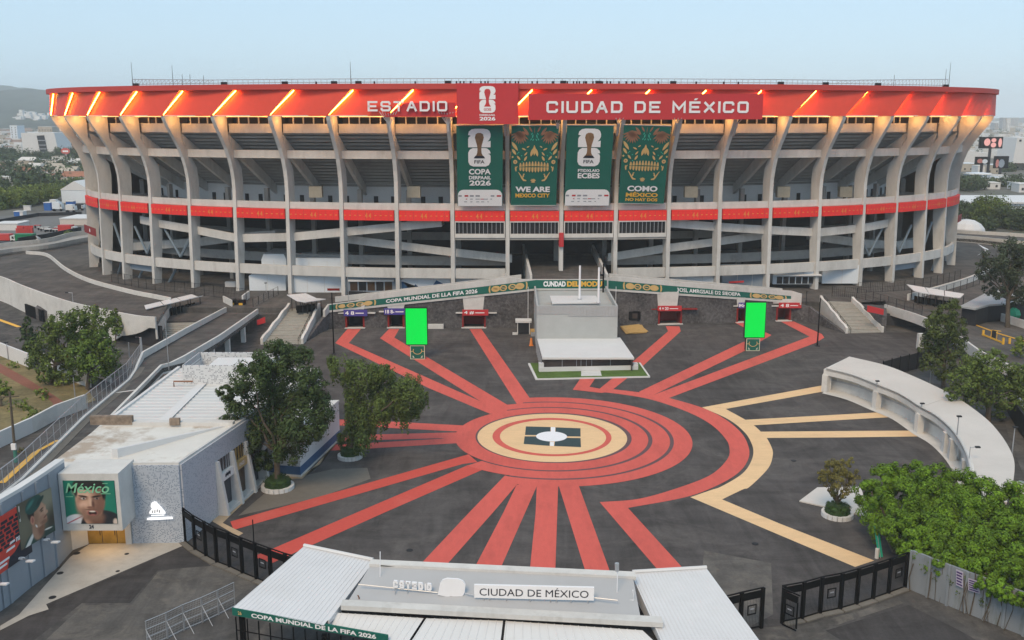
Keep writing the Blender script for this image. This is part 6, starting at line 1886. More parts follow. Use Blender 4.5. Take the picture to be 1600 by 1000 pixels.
rb = [(1130, 996), (1156, 989), (1189, 981)]
rtp = [(1134, 930), (1159, 925), (1194, 920)]
bar_fence(rb, rtp, 'short black fence run between the gate roof and the open gap', (1,))
rb = [(1222, 974), (1253, 968), (1281, 959.5), (1312.5, 953), (1338, 945.5), (1364, 937), (1388, 928.5), (1414, 919)]
rtp = [(1222, 914), (1253, 908), (1284, 903), (1312, 896), (1340, 888), (1366, 880), (1390, 872), (1416, 863)]
tf, hf = bar_fence(rb, rtp, 'black metal fence from the open gate to the grey corner wall', (2, 6))
t = thing('gate_leaf', 'black gate leaf standing open beside the gap in the right fence', 'gate', G(1221, 976))
fence_panel(t, G(1219, 977), G(1246, 990), hf * .98, True)
# kerb stones under the fences
for px in (lb, rb):
    P = [G(x, y) for x, y in px]
    for a, b in zip(P[:-1], P[1:]):
        u = (b - a).normalized(); n_ = Vector((u.y, -u.x, 0))
        m = MB(); m.obox((a + b) / 2 + n_ * .25 + Vector((0, 0, .06)), u * ((b - a).length / 2 - .05), n_ * .28, Vector((0, 0, .06))); m.build('kerb_stone', m_apron, plaza)
b = G(400, 905)
MB().tube([b, (b.x, b.y, HZ(b.y, 812))], .05, 5).build('mast', m_black, label='thin black rod rising above the left black fence', cat='mast')
# crowd barriers bottom left
bp = [G(x, y) for x, y in [(230, 1012), (262, 998), (288, 985), (317, 973), (342, 961), (368, 948)]]
for k in range(5):
    a, b = bp[k], bp[k + 1]
    u = (b - a).normalized(); h = 2.1
    t = thing('mesh_barrier', ('mesh barrier panel cut by the bottom edge, farthest from the gate', 'second mesh barrier panel from the bottom edge', 'middle mesh barrier panel of the bottom left row', 'mesh barrier panel second nearest the gate roof', 'mesh barrier panel touching the gate roof corner')[k], 'barrier', a, 'mesh barrier panels')
    m = MB()
    for p in (a + u * .04, b - u * .04): m.tube([p, p + Vector((0, 0, h))], .035, 5)
    for z in (.12, .8, 1.45, h): m.tube([a + Vector((0, 0, z)), b + Vector((0, 0, z))], .03, 4)
    m.build('frame', m_steel, t)
    m = MB(); nn_ = int((b - a).length / .12)
    for j in range(1, nn_): q = a.lerp(b, j / nn_); m.add([q - u * .008, q + u * .008, q + u * .008 + Vector((0, 0, h)), q - u * .008 + Vector((0, 0, h))], [(0, 1, 2, 3)])
    for j in range(1, 12): z = h * j / 12; m.add([a + Vector((0, 0, z)), b + Vector((0, 0, z)), b + Vector((0, 0, z + .015)), a + Vector((0, 0, z + .015))], [(0, 1, 2, 3)])
    m.build('mesh', m_steel, t, kind='stuff')
    m = MB(); m.tube([a + Vector((0, 0, h * .7)), a + Vector((.9, -.5, 0))], .03, 4); m.build('brace', m_steel, t)
# ================================================================ RIGHT SIDE
ft = [(1291, 577), (1332, 587), (1370, 602), (1405, 616), (1437, 636), (1462, 650), (1485, 670), (1500, 690), (1511, 712), (1516, 732), (1515, 752), (1508, 775)]
bk = [(1327, 557), (1385, 571), (1430, 589), (1465, 605), (1490, 618), (1512, 632), (1542, 655), (1562, 677), (1577, 700), (1585, 722), (1583, 752), (1573, 785)]
ZC = 3.3
Fp = catmull([G(x, y, ZC) for x, y in ft], 4); Bp = catmull([G(x, y, ZC + .25) for x, y in bk], 4)
cn = thing('curved_canopy', 'long curved cream roofed canopy on pale posts, right of the plaza', 'canopy', (Fp[20] + Bp[20]) / 2 - Vector((0, 0, ZC)))
n2 = len(Fp)
for a, b in ((0, 16), (16, n2 - 1)):
    A_, B_ = Fp[a:b + 1], Bp[a:b + 1]
    if a: A_ = [A_[0].lerp(A_[1], .06)] + A_[1:]; B_ = [B_[0].lerp(B_[1], .06)] + B_[1:]
    MB().slab(A_, B_, .22).build('roof_membrane', m_canopy, cn)
def low(P, d): return [p - Vector((0, 0, d)) for p in P]
m = MB(); m.wall([(p.x, p.y) for p in Fp], [ZC - .85] * n2, [ZC + .06] * n2, .35); m.build('fascia_beam', m_concl, cn)
m = MB(); m.tube([p + Vector((0, 0, .16)) for p in Fp], .12, 5, cap=False); m.build('edge_gutter', m_conc, cn)
m = MB(); m.wall([Fp[0], Bp[0]], ZC - .85, ZC - .02, .35); m.build('fascia_beam', m_concl, cn)
# back wall with a strip of windows
Wp = [f.lerp(b, .20) for f, b in zip(Fp, Bp)]
m = MB(); m.wall([(p.x, p.y) for p in Wp], [0] * n2, [1.35] * n2, .25); m.build('back_wall_low', m_concl, cn)
m = MB(); m.wall([(p.x, p.y) for p in Wp], [1.36] * n2, [1.6] * n2, .3); m.build('window_sill', m_steel, cn)
m = MB(); m.wall([(p.x, p.y + .05) for p in Wp], [1.6] * n2, [ZC - .05] * n2, .15); m.build('window_band', M("pale_glazing", (.54, .50, .42), .4, .1), cn)
for k in range(1, n2, 3):
    p = Wp[k]; MB().box(p.x, p.y - .1, 1.6, .14, .14, ZC - 1.7).build('window_post', m_concl, cn)
m = MB(); m.strip([Vector((p.x, p.y, .06)) for p in [f.lerp(b, -.12) for f, b in zip(Fp, Bp)]], [Vector((p.x, p.y, .06)) for p in Wp]); m.build('floor', m_concl, cn)
for k in (0, 8, 16, 23, 25, 31, 38):
    p = Fp[k].lerp(Bp[k], .03); q = Fp[min(k + 1, n2 - 1)] - Fp[max(0, k - 1)]
    MB().box(p.x, p.y, 0, .85, .8, ZC - .85, math.atan2(q.y, q.x)).build('post', m_concl, cn)
MB().box(Fp[0].x + .4, Fp[0].y + .6, 0, .9, 1.0, ZC - .85).build('post', m_concl, cn)
# light poles
def lamp(px, py, top, lab, zb=0.0, arm=0, r=.07, head=True, group=None):
    b = G(px, py, zb)
    t = thing('lamp_post', lab, 'lamp post', b, group)
    h = HZ(b.y, top)
    MB().tube([b, (b.x, b.y, h)], r, 6, r * .7).build('pole', m_steel, t)
    if head:
        MB().obox((b.x + arm, b.y - .1, h), (.24, 0, 0), (0, .16, 0), (0, 0, .07)).build('lamp_head', m_dgrey, t)
    if arm: MB().tube([(b.x, b.y, h - .1), (b.x + arm, b.y, h)], .05, 4).build('arm', m_steel, t)
    return t
lamp(1453, 600, 535, 'plain steel pole behind the canopy, in front of the dark tree', head=False, r=.1)
lamp(1370, 603, 595, 'short lamp on the canopy edge, nearest its square end', ZC)
lamp(1440, 638, 630, 'short lamp on the canopy edge, second from its square end', ZC)
lamp(1495, 683, 650, 'lamp pole standing on the canopy edge, tallest of three', ZC)
lamp(1514, 720, 698, 'bent thin lamp near the lower end of the canopy edge', ZC, arm=.7, r=.04)
lamp(1581, 712, 667, 'grey lamp pole at the outer edge of the canopy', ZC - .5)
lamp(115, 481, 457, 'grey double lamp pole on the elevated road wall', ZD, arm=-.9)
lamp(222, 560, 527, 'thick white pole at the corner of the pedestrian bridge', 5.0, arm=-.4, r=.2)
lamp(204, 575, 535, 'thinner white pole left of the thick bridge corner pole', 0, head=False, r=.12)
lamp(264, 578, 494, 'tall thin white rod rising by the bridge and roof corner', 6.0, head=False, r=.05)
lamp(118, 627, 587, 'small grey lamp pole on the red clay verge', 0)
lamp(13, 562, 535, 'small lamp pole behind the white wall at the far left', 0)
lamp(416, 457, 442, 'thin lamp pole in front of the white cabins', ZP)
lamp(571, 456, 426, 'thin dark pole in front of the blue grey cabin', ZP, head=False)
lamp(545, 480, 430, 'thin grey pole by the left end of the printed strip', ZP, head=False)
# dark side road under the trees, right edge; black screens behind the canopy
sr = [(1384, 480), (1445, 500), (1500, 530), (1545, 560), (1660, 610), (1660, 470), (1520, 440), (1400, 466)]
MB().prism([(p.x, p.y) for p in [G(x, y, 3.04) for x, y in sr]], 2.2, 3.04).build('side_road', m_deck, kind='structure')
m = MB(); E_ = [G(x, y, 3.04) for x, y in sr[:5]]
E2_ = catmull(E_, 4)
bw = thing('bridge_parapet', 'grey bridge edge beam and wall over the dark underpass right of the stairs', 'parapet', E2_[2])
MB().wall([(p.x, p.y) for p in E2_], 1.9, 3.6, -.35).build('edge_beam', m_concl, bw)
MB().wall([(p.x + .2, p.y + .4) for p in E2_[5:]], -.1, 2.0, .3).build('retaining_face', m_stone, bw)
m = MB(); m.wall([G(1384, 508), G(1440, 512)], 0, 2.2, .3); m.build('underpass_shade', m_dark, bw)  # near-black sheet painted as the shade inside the underpass
m = MB(); q = G(1437, 545); m.box(q.x, q.y, 0, .9, .9, 2.6); m.build('pier', m_concl, bw)
m = MB(); a, b, c_, d = G(1356, 459, 4.2), G(1379, 466, 4.2), 0, 0
f, w, h = pxframe(1354, 457 + 20, 1380, 492, G(1366, 492, 3).y - 1)
MB().extrude([f.p(0, h * .35), f.p(w, 0), f.p(w, h * .6), f.p(0, h)], f.n * .12).build('red_sign', m_sign, label='dark red sign board beside the right stairs', cat='sign')
f, w, h = pxframe(402, 495, 415, 508, G(408, 520, 0).y)
t = MB().extrude([f.p(0, 0), f.p(w, h * .3), f.p(w, h), f.p(0, h * .6)], f.n * .12).build('red_sign', m_sign, label='small red sign panel beside the left stairs', cat='sign')
sc = [(1378, 592), (1405, 584), (1432, 577), (1458, 570), (1482, 563)]
P = [G(x, y) for x, y in sc]
t = thing('screen_fence', 'black screened fence behind the cream canopy', 'fence', P[2])
for a, b in zip(P[:-1], P[1:]):
    for k in range(2):
        p, q = a.lerp(b, k / 2), a.lerp(b, (k + 1) / 2)
        m = MB(); m.wall([p.lerp(q, .02), p.lerp(q, .98)], .05, 2.6, .08); m.build('screen_panel', m_dgrey, t)
        MB().tube([p, p + Vector((0, 0, 2.8))], .07, 5).build('post', m_black, t)
# dark ramp trench right of the canopy with pale rail
q = [G(x, y) for x, y in [(1555, 600), (1600, 640), (1680, 700), (1680, 800), (1600, 745), (1578, 690)]]
MB().poly([(p.x, p.y, .02) for p in q]).build('service_road', m_deck, kind='structure')
m = MB(); m.wall([G(1572, 640), G(1590, 672), G(1625, 720)], 0, 2.6, .3); m.build('service_wall', m_dgrey, label='dark wall along the service road right of the canopy', cat='wall')
m = MB(); a, b = G(1590, 625, 1.0), G(1660, 720, 1.0)
for z in (0, .5): m.tube([a + Vector((0, 0, z)), b + Vector((0, 0, z))], .12, 5)
for k in range(6): p = a.lerp(b, k / 5); m.tube([p + Vector((0, 0, .5)), p - Vector((0, 0, 1))], .08, 5)
m.build('guard_rail', m_steel, label='pale steel guard rail along the service road at the right edge', cat='guard rail')
for (x, y, h_, r_), lab in (((1593, 778, 1.6, .5), 'pale cylindrical tank at the right edge below the canopy'), ((1600, 800, 1.2, .35), 'small pale bollard by the tank at the right edge')):
    p = G(x, y); t = thing('tank', lab, 'tank', p); MB().tube([p, p + Vector((0, 0, h_))], r_, 10).build('body', m_concl, t); MB().tube([p + Vector((0, 0, h_)), p + Vector((0, 0, h_ + .15))], r_ * .6, 8).build('cap', m_steel, t)
# yellow barriers and kerbs on the side road
def at3(x, y): return G(x, y, 3.04)
t = thing('road_barrier', 'yellow road barrier with upright frame on the side road', 'barrier', at3(1550, 530))
m = MB(); a, b = at3(1535, 525), at3(1567, 538); m.obox((a + b) / 2 + Vector((0, 0, .25)), (b - a) / 2, Vector((-.05, .16, 0)), (0, 0, .13)); m.build('beam', m_yellow, t)
for p, h_ in ((at3(1536, 524), 1.1), (at3(1567, 538), 1.3), (at3(1577, 537), 1.1)): MB().box(p.x, p.y, 3.04, .28, .28, h_ * .8).build('post', m_yellow, t)
m = MB(); a, b = at3(1548, 530), at3(1557, 531)
for p in (a, b): m.tube([p, p + Vector((0, 0, 1.5))], .05, 5)
m.tube([a + Vector((0, 0, 1.5)), b + Vector((.6, 0, 1.4))], .06, 5); m.build('frame', m_yellow, t)
m = MB(); m.obox((a + b) / 2 + Vector((0, .1, .8)), ((b - a).length / 2 - .1, 0, 0), (0, .05, 0), (0, 0, .7)); m.build('dark_panel', m_dgrey, t)
MB().wall([at3(1512, 504), at3(1560, 522), at3(1620, 540)], 3.05, 3.16, .22).build('kerb', m_yellow, label='yellow painted kerb running along the side road', cat='kerb')
MB().wall([at3(1509, 486), at3(1526, 497), at3(1545, 495)], 3.05, 3.5, .4).build('kerb', m_yellow, label='yellow edged kerb in front of the dark low building', cat='kerb')
MB().wall([at3(1514, 498), at3(1548, 497), at3(1620, 520)], 3.05, 4.4, .3).build('white_wall', m_concl, label='low white wall under the tall trees at the right edge', cat='wall')
t = thing('low_building', 'low dark building with a flat grey roof by the side road', 'building', at3(1525, 490))
rp = [G(1500, 478, 6.2), G(1524, 482, 6.2), G(1545, 476, 6.2), G(1620, 470, 6.2), G(1560, 452, 6.2), G(1540, 458, 6.2)]
MB().prism([(p.x, p.y) for p in rp], 5.9, 6.2).build('roof', m_grey2, t)
c_ = sum(rp, Vector()) / 6
MB().prism([c_ + (p - c_) * .93 for p in rp], 3, 5.9).build('walls', m_dgrey, t)
random.seed(21)
for k, (x, y) in enumerate(((1562, 487), (1575, 490), (1588, 483))):
    p = G(x, y, 4); m = MB(); m.sphere((p.x, p.y, 4.0), 1.9 + .2 * k, 9, 6, .7)
    m.build('tarpaulin', M("green_tarp", (.01, .22, .11), .45, .2, 1.5) if k == 0 else bpy.data.materials["green_tarp"], label=('bright green tarpaulin heap left of the tree trunks', 'green tarpaulin heap behind the tree trunks', 'green tarpaulin heap right of the tree trunks')[k], cat='tarpaulin', group='green tarpaulins')
# white dome and far ring road on the right
p = G(1510, 362, 3); MB().sphere((p.x, p.y, 2.5), 5.5, 12, 8, .8).build('dome_tent', m_white, label='white rounded tent beside the right end of the stadium', cat='tent')
A_ = catmull([G(x, y, 4) for x, y in ((1490, 372), (1520, 374), (1560, 378), (1620, 384), (1680, 390))], 4); B_ = catmull([G(x, y, 4) for x, y in ((1490, 364), (1520, 366), (1560, 368), (1620, 372), (1680, 376))], 4)
t = thing('ring_road', 'curved ramp road between parapets leaving the stadium on the right', 'roadway', A_[4])
MB().slab(A_, B_, .8).build('deck', m_deck, t); MB().wall(A_, 2.4, 4.9, .3).build('near_parapet', m_conc, t); MB().wall(B_, 2.4, 5.0, .3).build('far_parapet', m_conc, t)
m = MB()
for k in (2, 6, 10): m.box(A_[k].x, A_[k].y + 1, -.1, .9, .9, 3)
m.build('pier', m_conc, t)
# pale curved podium wall
MB().wall(catmull([G(x, y, ZP) for x, y in ((1420, 470), (1470, 456), (1520, 440), (1545, 425))], 5), ZP, ZP + 1.3, .4).build('curved_wall', m_concl, label='pale curved wall on the podium at the far right', cat='wall')
# white arrows / triangles on the podium
MB().poly([(p.x, p.y, ZP + .05) for p in [G(1527, 381, ZP), G(1545, 390, ZP), G(1526, 400, ZP), G(1540, 391, ZP)]]).build('painted_arrow', m_wpaint, kind='structure')
# corner wall bottom right with paper notices
cw = [G(1421, 920), G(1480, 945), G(1537, 968), G(1600, 993), G(1680, 1025)]
m_cw = M("grey_sheet_wall", (.23, .25, .27), .7, .12, .7, .2, stretch=(1, 1, .25), stain=(.09, .10, .06), stain_amt=.6, stain_scale=.8)
t = thing('corner_wall', 'grey ribbed boundary wall below the hedge, bottom right', 'wall', cw[1])
hw_ = 3.4
for a, b in zip(cw[:-1], cw[1:]):
    d = (b - a); u = d.normalized(); nn_ = Vector((u.y, -u.x, 0))
    n_ = int(d.length / 1.3)
    for k in range(n_):
        p, q = a.lerp(b, k / n_), a.lerp(b, (k + 1) / n_)
        m = MB(); m.obox((p + q) / 2 + Vector((0, 0, hw_ / 2)), u * ((q - p).length / 2 - .03), nn_ * .1, Vector((0, 0, hw_ / 2))); m.build('wall_panel', m_cw, t)
        m = MB(); m.obox(p + nn_ * .14 + Vector((0, 0, hw_ / 2)), u * .1, nn_ * .08, Vector((0, 0, hw_ / 2 + .02))); m.build('rib', m_cw, t)
d = (cw[-1] - cw[0]).normalized(); nn_ = Vector((d.y, -d.x, 0))
for (x0, x1, y0, y1, y0b, y1b), lab in (((1494, 1505, 889, 914, 893, 919), 'purple and white notice pasted on the grey corner wall, left one'), ((1513, 1531, 903, 922, 908, 928), 'purple and white notice pasted on the grey corner wall, right one')):
    bl_ = onplane(x0, y1, cw[1] + nn_ * .3, nn_); br2 = onplane(x1, y1b, cw[1] + nn_ * .3, nn_); tl_ = onplane(x0, y0, cw[1] + nn_ * .3, nn_)
    f = Frame(bl_, br2 - bl_, tl_ - bl_, nn_)
    t2 = thing('notice', lab, 'notice', bl_)
    MB().extrude([f.p(0, 0), f.p(1, 0), f.p(1, 1), f.p(0, 1)], f.n * .02).build('paper', M("notice_paper", (.42, .38, .46), .8), t2)
    m = MB()
    for r in range(5):
        y = .85 - r * .18; fpoly(m, f, [(.08, y - .05), (.9 - .1 * (r % 2), y - .05), (.9 - .1 * (r % 2), y + .05), (.08, y + .05)], .03)
    m.build('print', M("notice_ink", (.06, .03, .12), .7), t2)
# teal pole banner near the corner
b = G(1376, 872)
t = thing('feather_flag', 'slim leaning teal banner post beside the right fence', 'flag', b)
top = D(1369, 822, b.y + .3)
m = MB(); m.extrude([b + Vector((-.18, 0, .1)), b + Vector((.2, 0, .1)), top + Vector((.25, 0, -.2)), top + Vector((-.2, 0, 0))], (0, .08, 0)); m.build('flag', M("teal_flag", (.02, .36, .24), .6), t)
MB().tube([b + Vector((-.35, 0, 0)), b + Vector((-.35, 0, .9))], .18, 8).build('weight', m_concl, t); MB().tube([b, top], .04, 5).build('pole', m_steel, t)
# planters
def planter(px, py, rx, lab, hedge_h=.85):
    c_ = G(px, py)
    t = thing('planter', lab, 'planter', c_, 'round tree planters')
    n_ = 20
    P = [(c_.x + rx * math.cos(a), c_.y + rx * math.sin(a)) for a in [T2 * k / n_ for k in range(n_)]]
    for k in range(n_):
        a, b = Vector((*P[k], 0)), Vector((*P[(k + 1) % n_], 0)); u = (b - a).normalized(); nn_ = Vector((u.y, -u.x, 0))
        m = MB(); m.obox((a + b) / 2 + Vector((0, 0, .2)), u * ((b - a).length / 2 - .015), nn_ * .16, Vector((0, 0, .2 + .02 * (k % 2)))); m.build('kerb_block', m_whiter, t)
    MB().prism([(c_.x + (x - c_.x) * .95, c_.y + (y - c_.y) * .95) for x, y in P], 0, .25).build('soil', m_bark, t)
    return t, c_
# ================================================================ TREES
rng = np.random.default_rng(5)
def leafmat(name, col, island=.45, dark=None):
    m = M(name, col, .75, .22, .9, .35, island=island, spec=.25)
    return m
m_l1 = leafmat("dark_leaf", (.046, .074, .022)); m_l2 = leafmat("pepper_leaf", (.086, .125, .030)); m_l3 = leafmat("olive_leaf", (.15, .135, .035))
m_l4 = M("bright_leaf", (.10, .185, .011), .75, .34, 1.1, .35, island=.4, spec=.25); m_l5 = leafmat("mid_leaf", (.085, .122, .024)); m_l6 = leafmat("grey_leaf", (.052, .068, .038)); m_l7 = leafmat("far_leaf", (.05, .075, .03)); m_l8 = leafmat("yellow_leaf", (.13, .17, .03))
def leaf_cloud(blobs, per, size, mat, name, parent, sub=14, squash=1.0, droop=0.0, shell=.55, label=None, kind=None, subr=.34):
    """blobs: (x,y,z,r). Leaves gather in small clumps spread through each blob's volume"""
    V, Fc = [], []
    cen, nor = [], []
    for x, y, z, r in blobs:
        n = max(12, int(per * r * r))
        k = max(5, int(sub * max(.6, r)))
        d = rng.normal(size=(k, 3)); d /= np.linalg.norm(d, axis=1)[:, None]
        rad = r * (shell + (1 - shell) * rng.random(k) ** .5)
        sc = d * rad[:, None] * np.array([1, 1, squash])
        idx = rng.integers(0, k, n)
        dd = rng.normal(size=(n, 3)); dd /= np.linalg.norm(dd, axis=1)[:, None]
        off = dd * (.62 + .38 * rng.random(n))[:, None] * r * subr * (.75 + .5 * rng.random(k))[idx][:, None]
        p = sc[idx] + off + np.array([x, y, z])
        if droop > 0: p[:, 2] -= droop * rng.random(n) ** 2 * r
        cen.append(p); nor.append(dd * 1.3 + d[idx] * .5 + np.array([0, 0, .3]))
    c = np.concatenate(cen); nn = np.concatenate(nor) + rng.normal(size=c.shape) * .28
    nn /= np.linalg.norm(nn, axis=1)[:, None]
    a = np.cross(nn, rng.normal(size=c.shape)); a /= np.linalg.norm(a, axis=1)[:, None] + 1e-9
    b = np.cross(nn, a)
    s = size * (.6 + .8 * rng.random(len(c)))[:, None]
    if droop > 0: s2 = s * .7
    else: s2 = s * .62
    v = np.stack([c - a * s, c + b * s2, c + a * s, c - b * s2], 1).reshape(-1, 3)
    o0 = np.array(WL[parent]) if parent is not None else c.mean(0)
    v = v - o0
    n = len(c)
    me = bpy.data.meshes.new(name)
    me.vertices.add(4 * n); me.vertices.foreach_set("co", v.astype(np.float32).ravel())
    me.loops.add(4 * n); me.loops.foreach_set("vertex_index", np.arange(4 * n, dtype=np.int32))
    me.polygons.add(n); me.polygons.foreach_set("loop_start", np.arange(0, 4 * n, 4, dtype=np.int32)); me.polygons.foreach_set("loop_total", np.full(n, 4, dtype=np.int32))
    me.update(); me.materials.append(mat)
    o = bpy.data.objects.new(name, me); COL.objects.link(o)
    if parent is not None: o.parent = parent
    else: o.location = o0
    WL[o] = Vector(o0)
    return tag(o, kind=kind)
def limb(mb, a, b, r0, r1, n=5, wob=.25):
    a, b = Vector(a), Vector(b)
    pts = []
    for k in range(n + 1):
        t = k / n
        p = a.lerp(b, t)
        if 0 < k < n: p += Vector((random.uniform(-1, 1), random.uniform(-1, 1), random.uniform(-.3, .3))) * wob * (b - a).length / n
        pts.append(p)
    mb.tube(pts, r0, 7, r1)
def tree(label, base, blobs_px, mat, per=150, size=.2, trunk_r=.3, name='broadleaf_tree', group=None, dspread=1.0, sub=14, droop=0, squash=1.0, fork=.35, shell=.55, subr=.34, zb=0.0, cat='tree', Yoff=0, limbs=True, minz=None):
    b = Vector(base)
    t = thing(name, label, cat, b, group)
    bl_ = []
    for q in blobs_px:
        px, py, rp = q[:3]; dy = q[3] if len(q) > 3 else random.uniform(-1, 1) * dspread
        Y = b.y + Yoff + dy
        p = D(px, py, Y); r = .92 * rp * (Y * CP + (CZ - p.z) * SP) / F
        bl_.append((p.x, p.y, p.z, r))
    leaf_cloud(bl_, per, size, mat, 'crown', t, int(sub * 1.6), squash, droop, shell, subr=subr)
    if limbs:
        m = MB()
        zm = min(q[2] - q[3] * .3 for q in bl_)
        cx = sum(q[0] for q in bl_) / len(bl_); cy = sum(q[1] for q in bl_) / len(bl_); ztop = max(q[2] for q in bl_)
        fk = Vector((lerp(b.x, cx, .3), lerp(b.y, cy, .3), lerp(b.z, ztop, fork)))
        m.tube([b - Vector((0, 0, .2)), b + Vector((0, 0, .25)), b.lerp(fk, .5), fk], trunk_r * 1.15, 9, trunk_r * .8)
        for q in sorted(bl_, key=lambda q: -q[3])[:12]:
            limb(m, fk - Vector((0, 0, .2)), (q[0], q[1], q[2]), trunk_r * .5, trunk_r * .1)
        m.build('trunk', m_bark, t)
    return t
random.seed(9)
def hedge_core(t, c, r):
    m = MB(); n = 22
    R = [[(c.x + rr * (1 + .04 * math.sin(7 * a + z * 9)) * math.cos(a), c.y + rr * (1 + .04 * math.sin(5 * a + z * 7)) * math.sin(a), z) for a in [T2 * k / n for k in range(n)]] for rr, z in ((r, .22), (r * 1.02, .6), (r * .97, .95), (r * .8, 1.12), (r * .3, 1.16))]
    for a, b in zip(R[:-1], R[1:]): m.strip(a + a[:1], b + b[:1])
    m.poly(R[-1]); m.build('hedge_body', m_hedge, t, smooth=True)
    leaf_cloud([(c.x + r * .8 * math.cos(a), c.y + r * .8 * math.sin(a), z, r * .28) for a in [T2 * k / 16 for k in range(16)] for z in (.5, .9)] + [(c.x, c.y, .95, r * .5)], 5000, .04, m_hedge, 'hedge_leaves', t, 12, subr=.5)
# planted trees on the plaza
HR = 1.28
pt, pc = planter(434, 763, 1.55, 'round white kerbed planter under the tall dark tree'); hedge_core(pt, pc, HR)
tree('tall dark broadleaf tree in the left planter, before the shops', pc, [(425, 560, 30), (468, 572, 32), (392, 592, 32), (440, 605, 42), (484, 600, 27), (372, 628, 26), (420, 645, 46), (480, 650, 42), (358, 662, 20), (385, 682, 32), (486, 668, 22), (452, 690, 36), (412, 718, 20), (490, 628, 25), (440, 548, 18), (408, 570, 20), (352, 612, 14), (496, 650, 12)], m_l1, 1000, .12, .33, sub=16, dspread=2.6, fork=.3, subr=.3, shell=.5)
HR = 1.02
pt, pc = planter(547, 715, 1.25, 'round white kerbed planter under the drooping pepper tree'); hedge_core(pt, pc, HR)
t2 = tree('drooping pepper tree in the second planter, leaning right over the asphalt', pc, [(538, 575, 21), (520, 562, 12), (565, 585, 28), (600, 600, 28), (638, 604, 26), (655, 618, 15), (620, 624, 26), (553, 622, 22), (560, 652, 26), (590, 636, 24), (538, 682, 14), (565, 688, 16), (642, 640, 14), (600, 580, 14), (553, 665, 16)], m_l2, 1100, .11, .3, droop=.9, sub=14, dspread=2.2, name='pepper_tree', fork=.3, subr=.3)
def strands(t, spots, mat, Y, n=26, L=2.4):
    bl_ = []
    for px, py in spots:
        for k in range(n // 6):
            p = D(px + random.uniform(-9, 9), py, Y + random.uniform(-1, 1)); ln = random.uniform(.4, 1) * L
            for j in range(int(ln / .22)): bl_.append((p.x + random.uniform(-.1, .1), p.y, p.z - j * .22, .13))
    leaf_cloud(bl_, 500, .1, mat, 'hanging_sprays', t, 3)
strands(t2, [(625, 640), (640, 640), (652, 632), (606, 648), (578, 660), (588, 668), (560, 690), (635, 655), (660, 625), (570, 675)], m_l2, pc.y, 40, 2.2)
HR = 1.1
pt, pc = planter(1308, 806, 1.35, 'round white kerbed planter by the white slab, under the small tree'); hedge_core(pt, pc, HR)
tree('small sparse olive green tree in the planter by the white slab', pc, [(1298, 735, 15), (1318, 733, 15), (1289, 748, 12), (1327, 750, 13), (1308, 720, 11), (1308, 752, 15), (1282, 742, 8), (1337, 742, 9), (1300, 768, 10), (1320, 768, 11), (1293, 722, 7), (1328, 722, 8)], m_l3, 1700, .07, .14, sub=9, dspread=1.0, fork=.25, subr=.4, shell=.3)
# clipped bright trees over the corner wall
def wy(px): return lerp(cw[0].y, cw[3].y, (px - 1421) / 179)
def over(px, py): return (wy(px) - 1.0 + max(0, (lerp(885, 930, (px - 1420) / 180) - py)) * .088)
hb = [(1362, 768, 20), (1392, 748, 24), (1430, 742, 24), (1465, 752, 26), (1500, 762, 28), (1540, 776, 28), (1582, 786, 30), (1376, 792, 26), (1418, 785, 32), (1460, 790, 34), (1500, 802, 34), (1545, 815, 34), (1588, 828, 34), (1398, 822, 26), (1440, 832, 32), (1482, 842, 34), (1524, 856, 34), (1566, 868, 34), (1600, 880, 30), (1425, 862, 15), (1494, 878, 22), (1540, 896, 20), (1580, 900, 22), (1460, 866, 20), (1620, 800, 34), (1625, 850, 34), (1420, 845, 18), (1630, 900, 30), (1515, 880, 12)] + [(x, lerp(872, 938, (x - 1440) / 170) - (20 if 1480 < x < 1545 else 0), 14) for x in range(1440, 1640, 15)]
for lo_, hi_, lab in ((0, 1440, 'bright green clipped tree mass at the left end, nearest the teal banner'), (1440, 1525, 'bright green clipped tree mass in the middle above the notices'), (1525, 1700, 'bright green clipped tree mass at the right picture edge')):
    sel = [q for q in hb if lo_ <= q[0] < hi_]
    cx = sum(q[0] for q in sel) / len(sel)
    base = Vector(G(cx, 850)); base.y = wy(cx) + 6; base.x = D(cx, 800, base.y).x; base.z = 0
    t = thing('clipped_tree', lab, 'tree', base, 'clipped trees over the corner wall')
    bl_ = []
    for px, py, rp in sel:
        Y = over(px, py); p = D(px, py, Y); r = rp * (Y * CP + (CZ - p.z) * SP) / F; bl_.append((p.x, p.y, p.z, r))
        bl_.append((p.x, p.y + r * .9, p.z - r * .5, r))
    leaf_cloud(bl_, 1250, .10, m_l4, 'crown', t, 16, shell=.75, subr=.31)
    m = MB()
    for q in bl_[::3]: limb(m, base, (q[0], q[1], q[2]), .22, .06)
    m.build('trunk', m_bark, t)
# ivy stems on the wall
m = MB()
for k in range(16):
    p = cw[0].lerp(cw[3], random.uniform(.02, .98)) + nn_ * .28; h = random.uniform(2, 3.8)
    m.tube([p + Vector((random.uniform(-.3, .3), 0, 0)), p + Vector((random.uniform(-.3, .3), 0, h * .5)), p + Vector((0, 0, h))], random.uniform(.02, .05), 5)
m.build('ivy_stems', m_bark, label='bare creeper stems hanging on the grey corner wall', cat='creeper')
bl_ = []
for k in range(14):
    p = cw[0].lerp(cw[3], random.uniform(.05, .95)) + nn_ * .3; bl_.append((p.x, p.y, random.uniform(.8, 3.0), random.uniform(.15, .3)))
o = leaf_cloud(bl_, 900, .05, m_l5, 'ivy_leaves', None); tag(o, 'sparse tufts of creeper leaves on the grey corner wall', 'creeper')
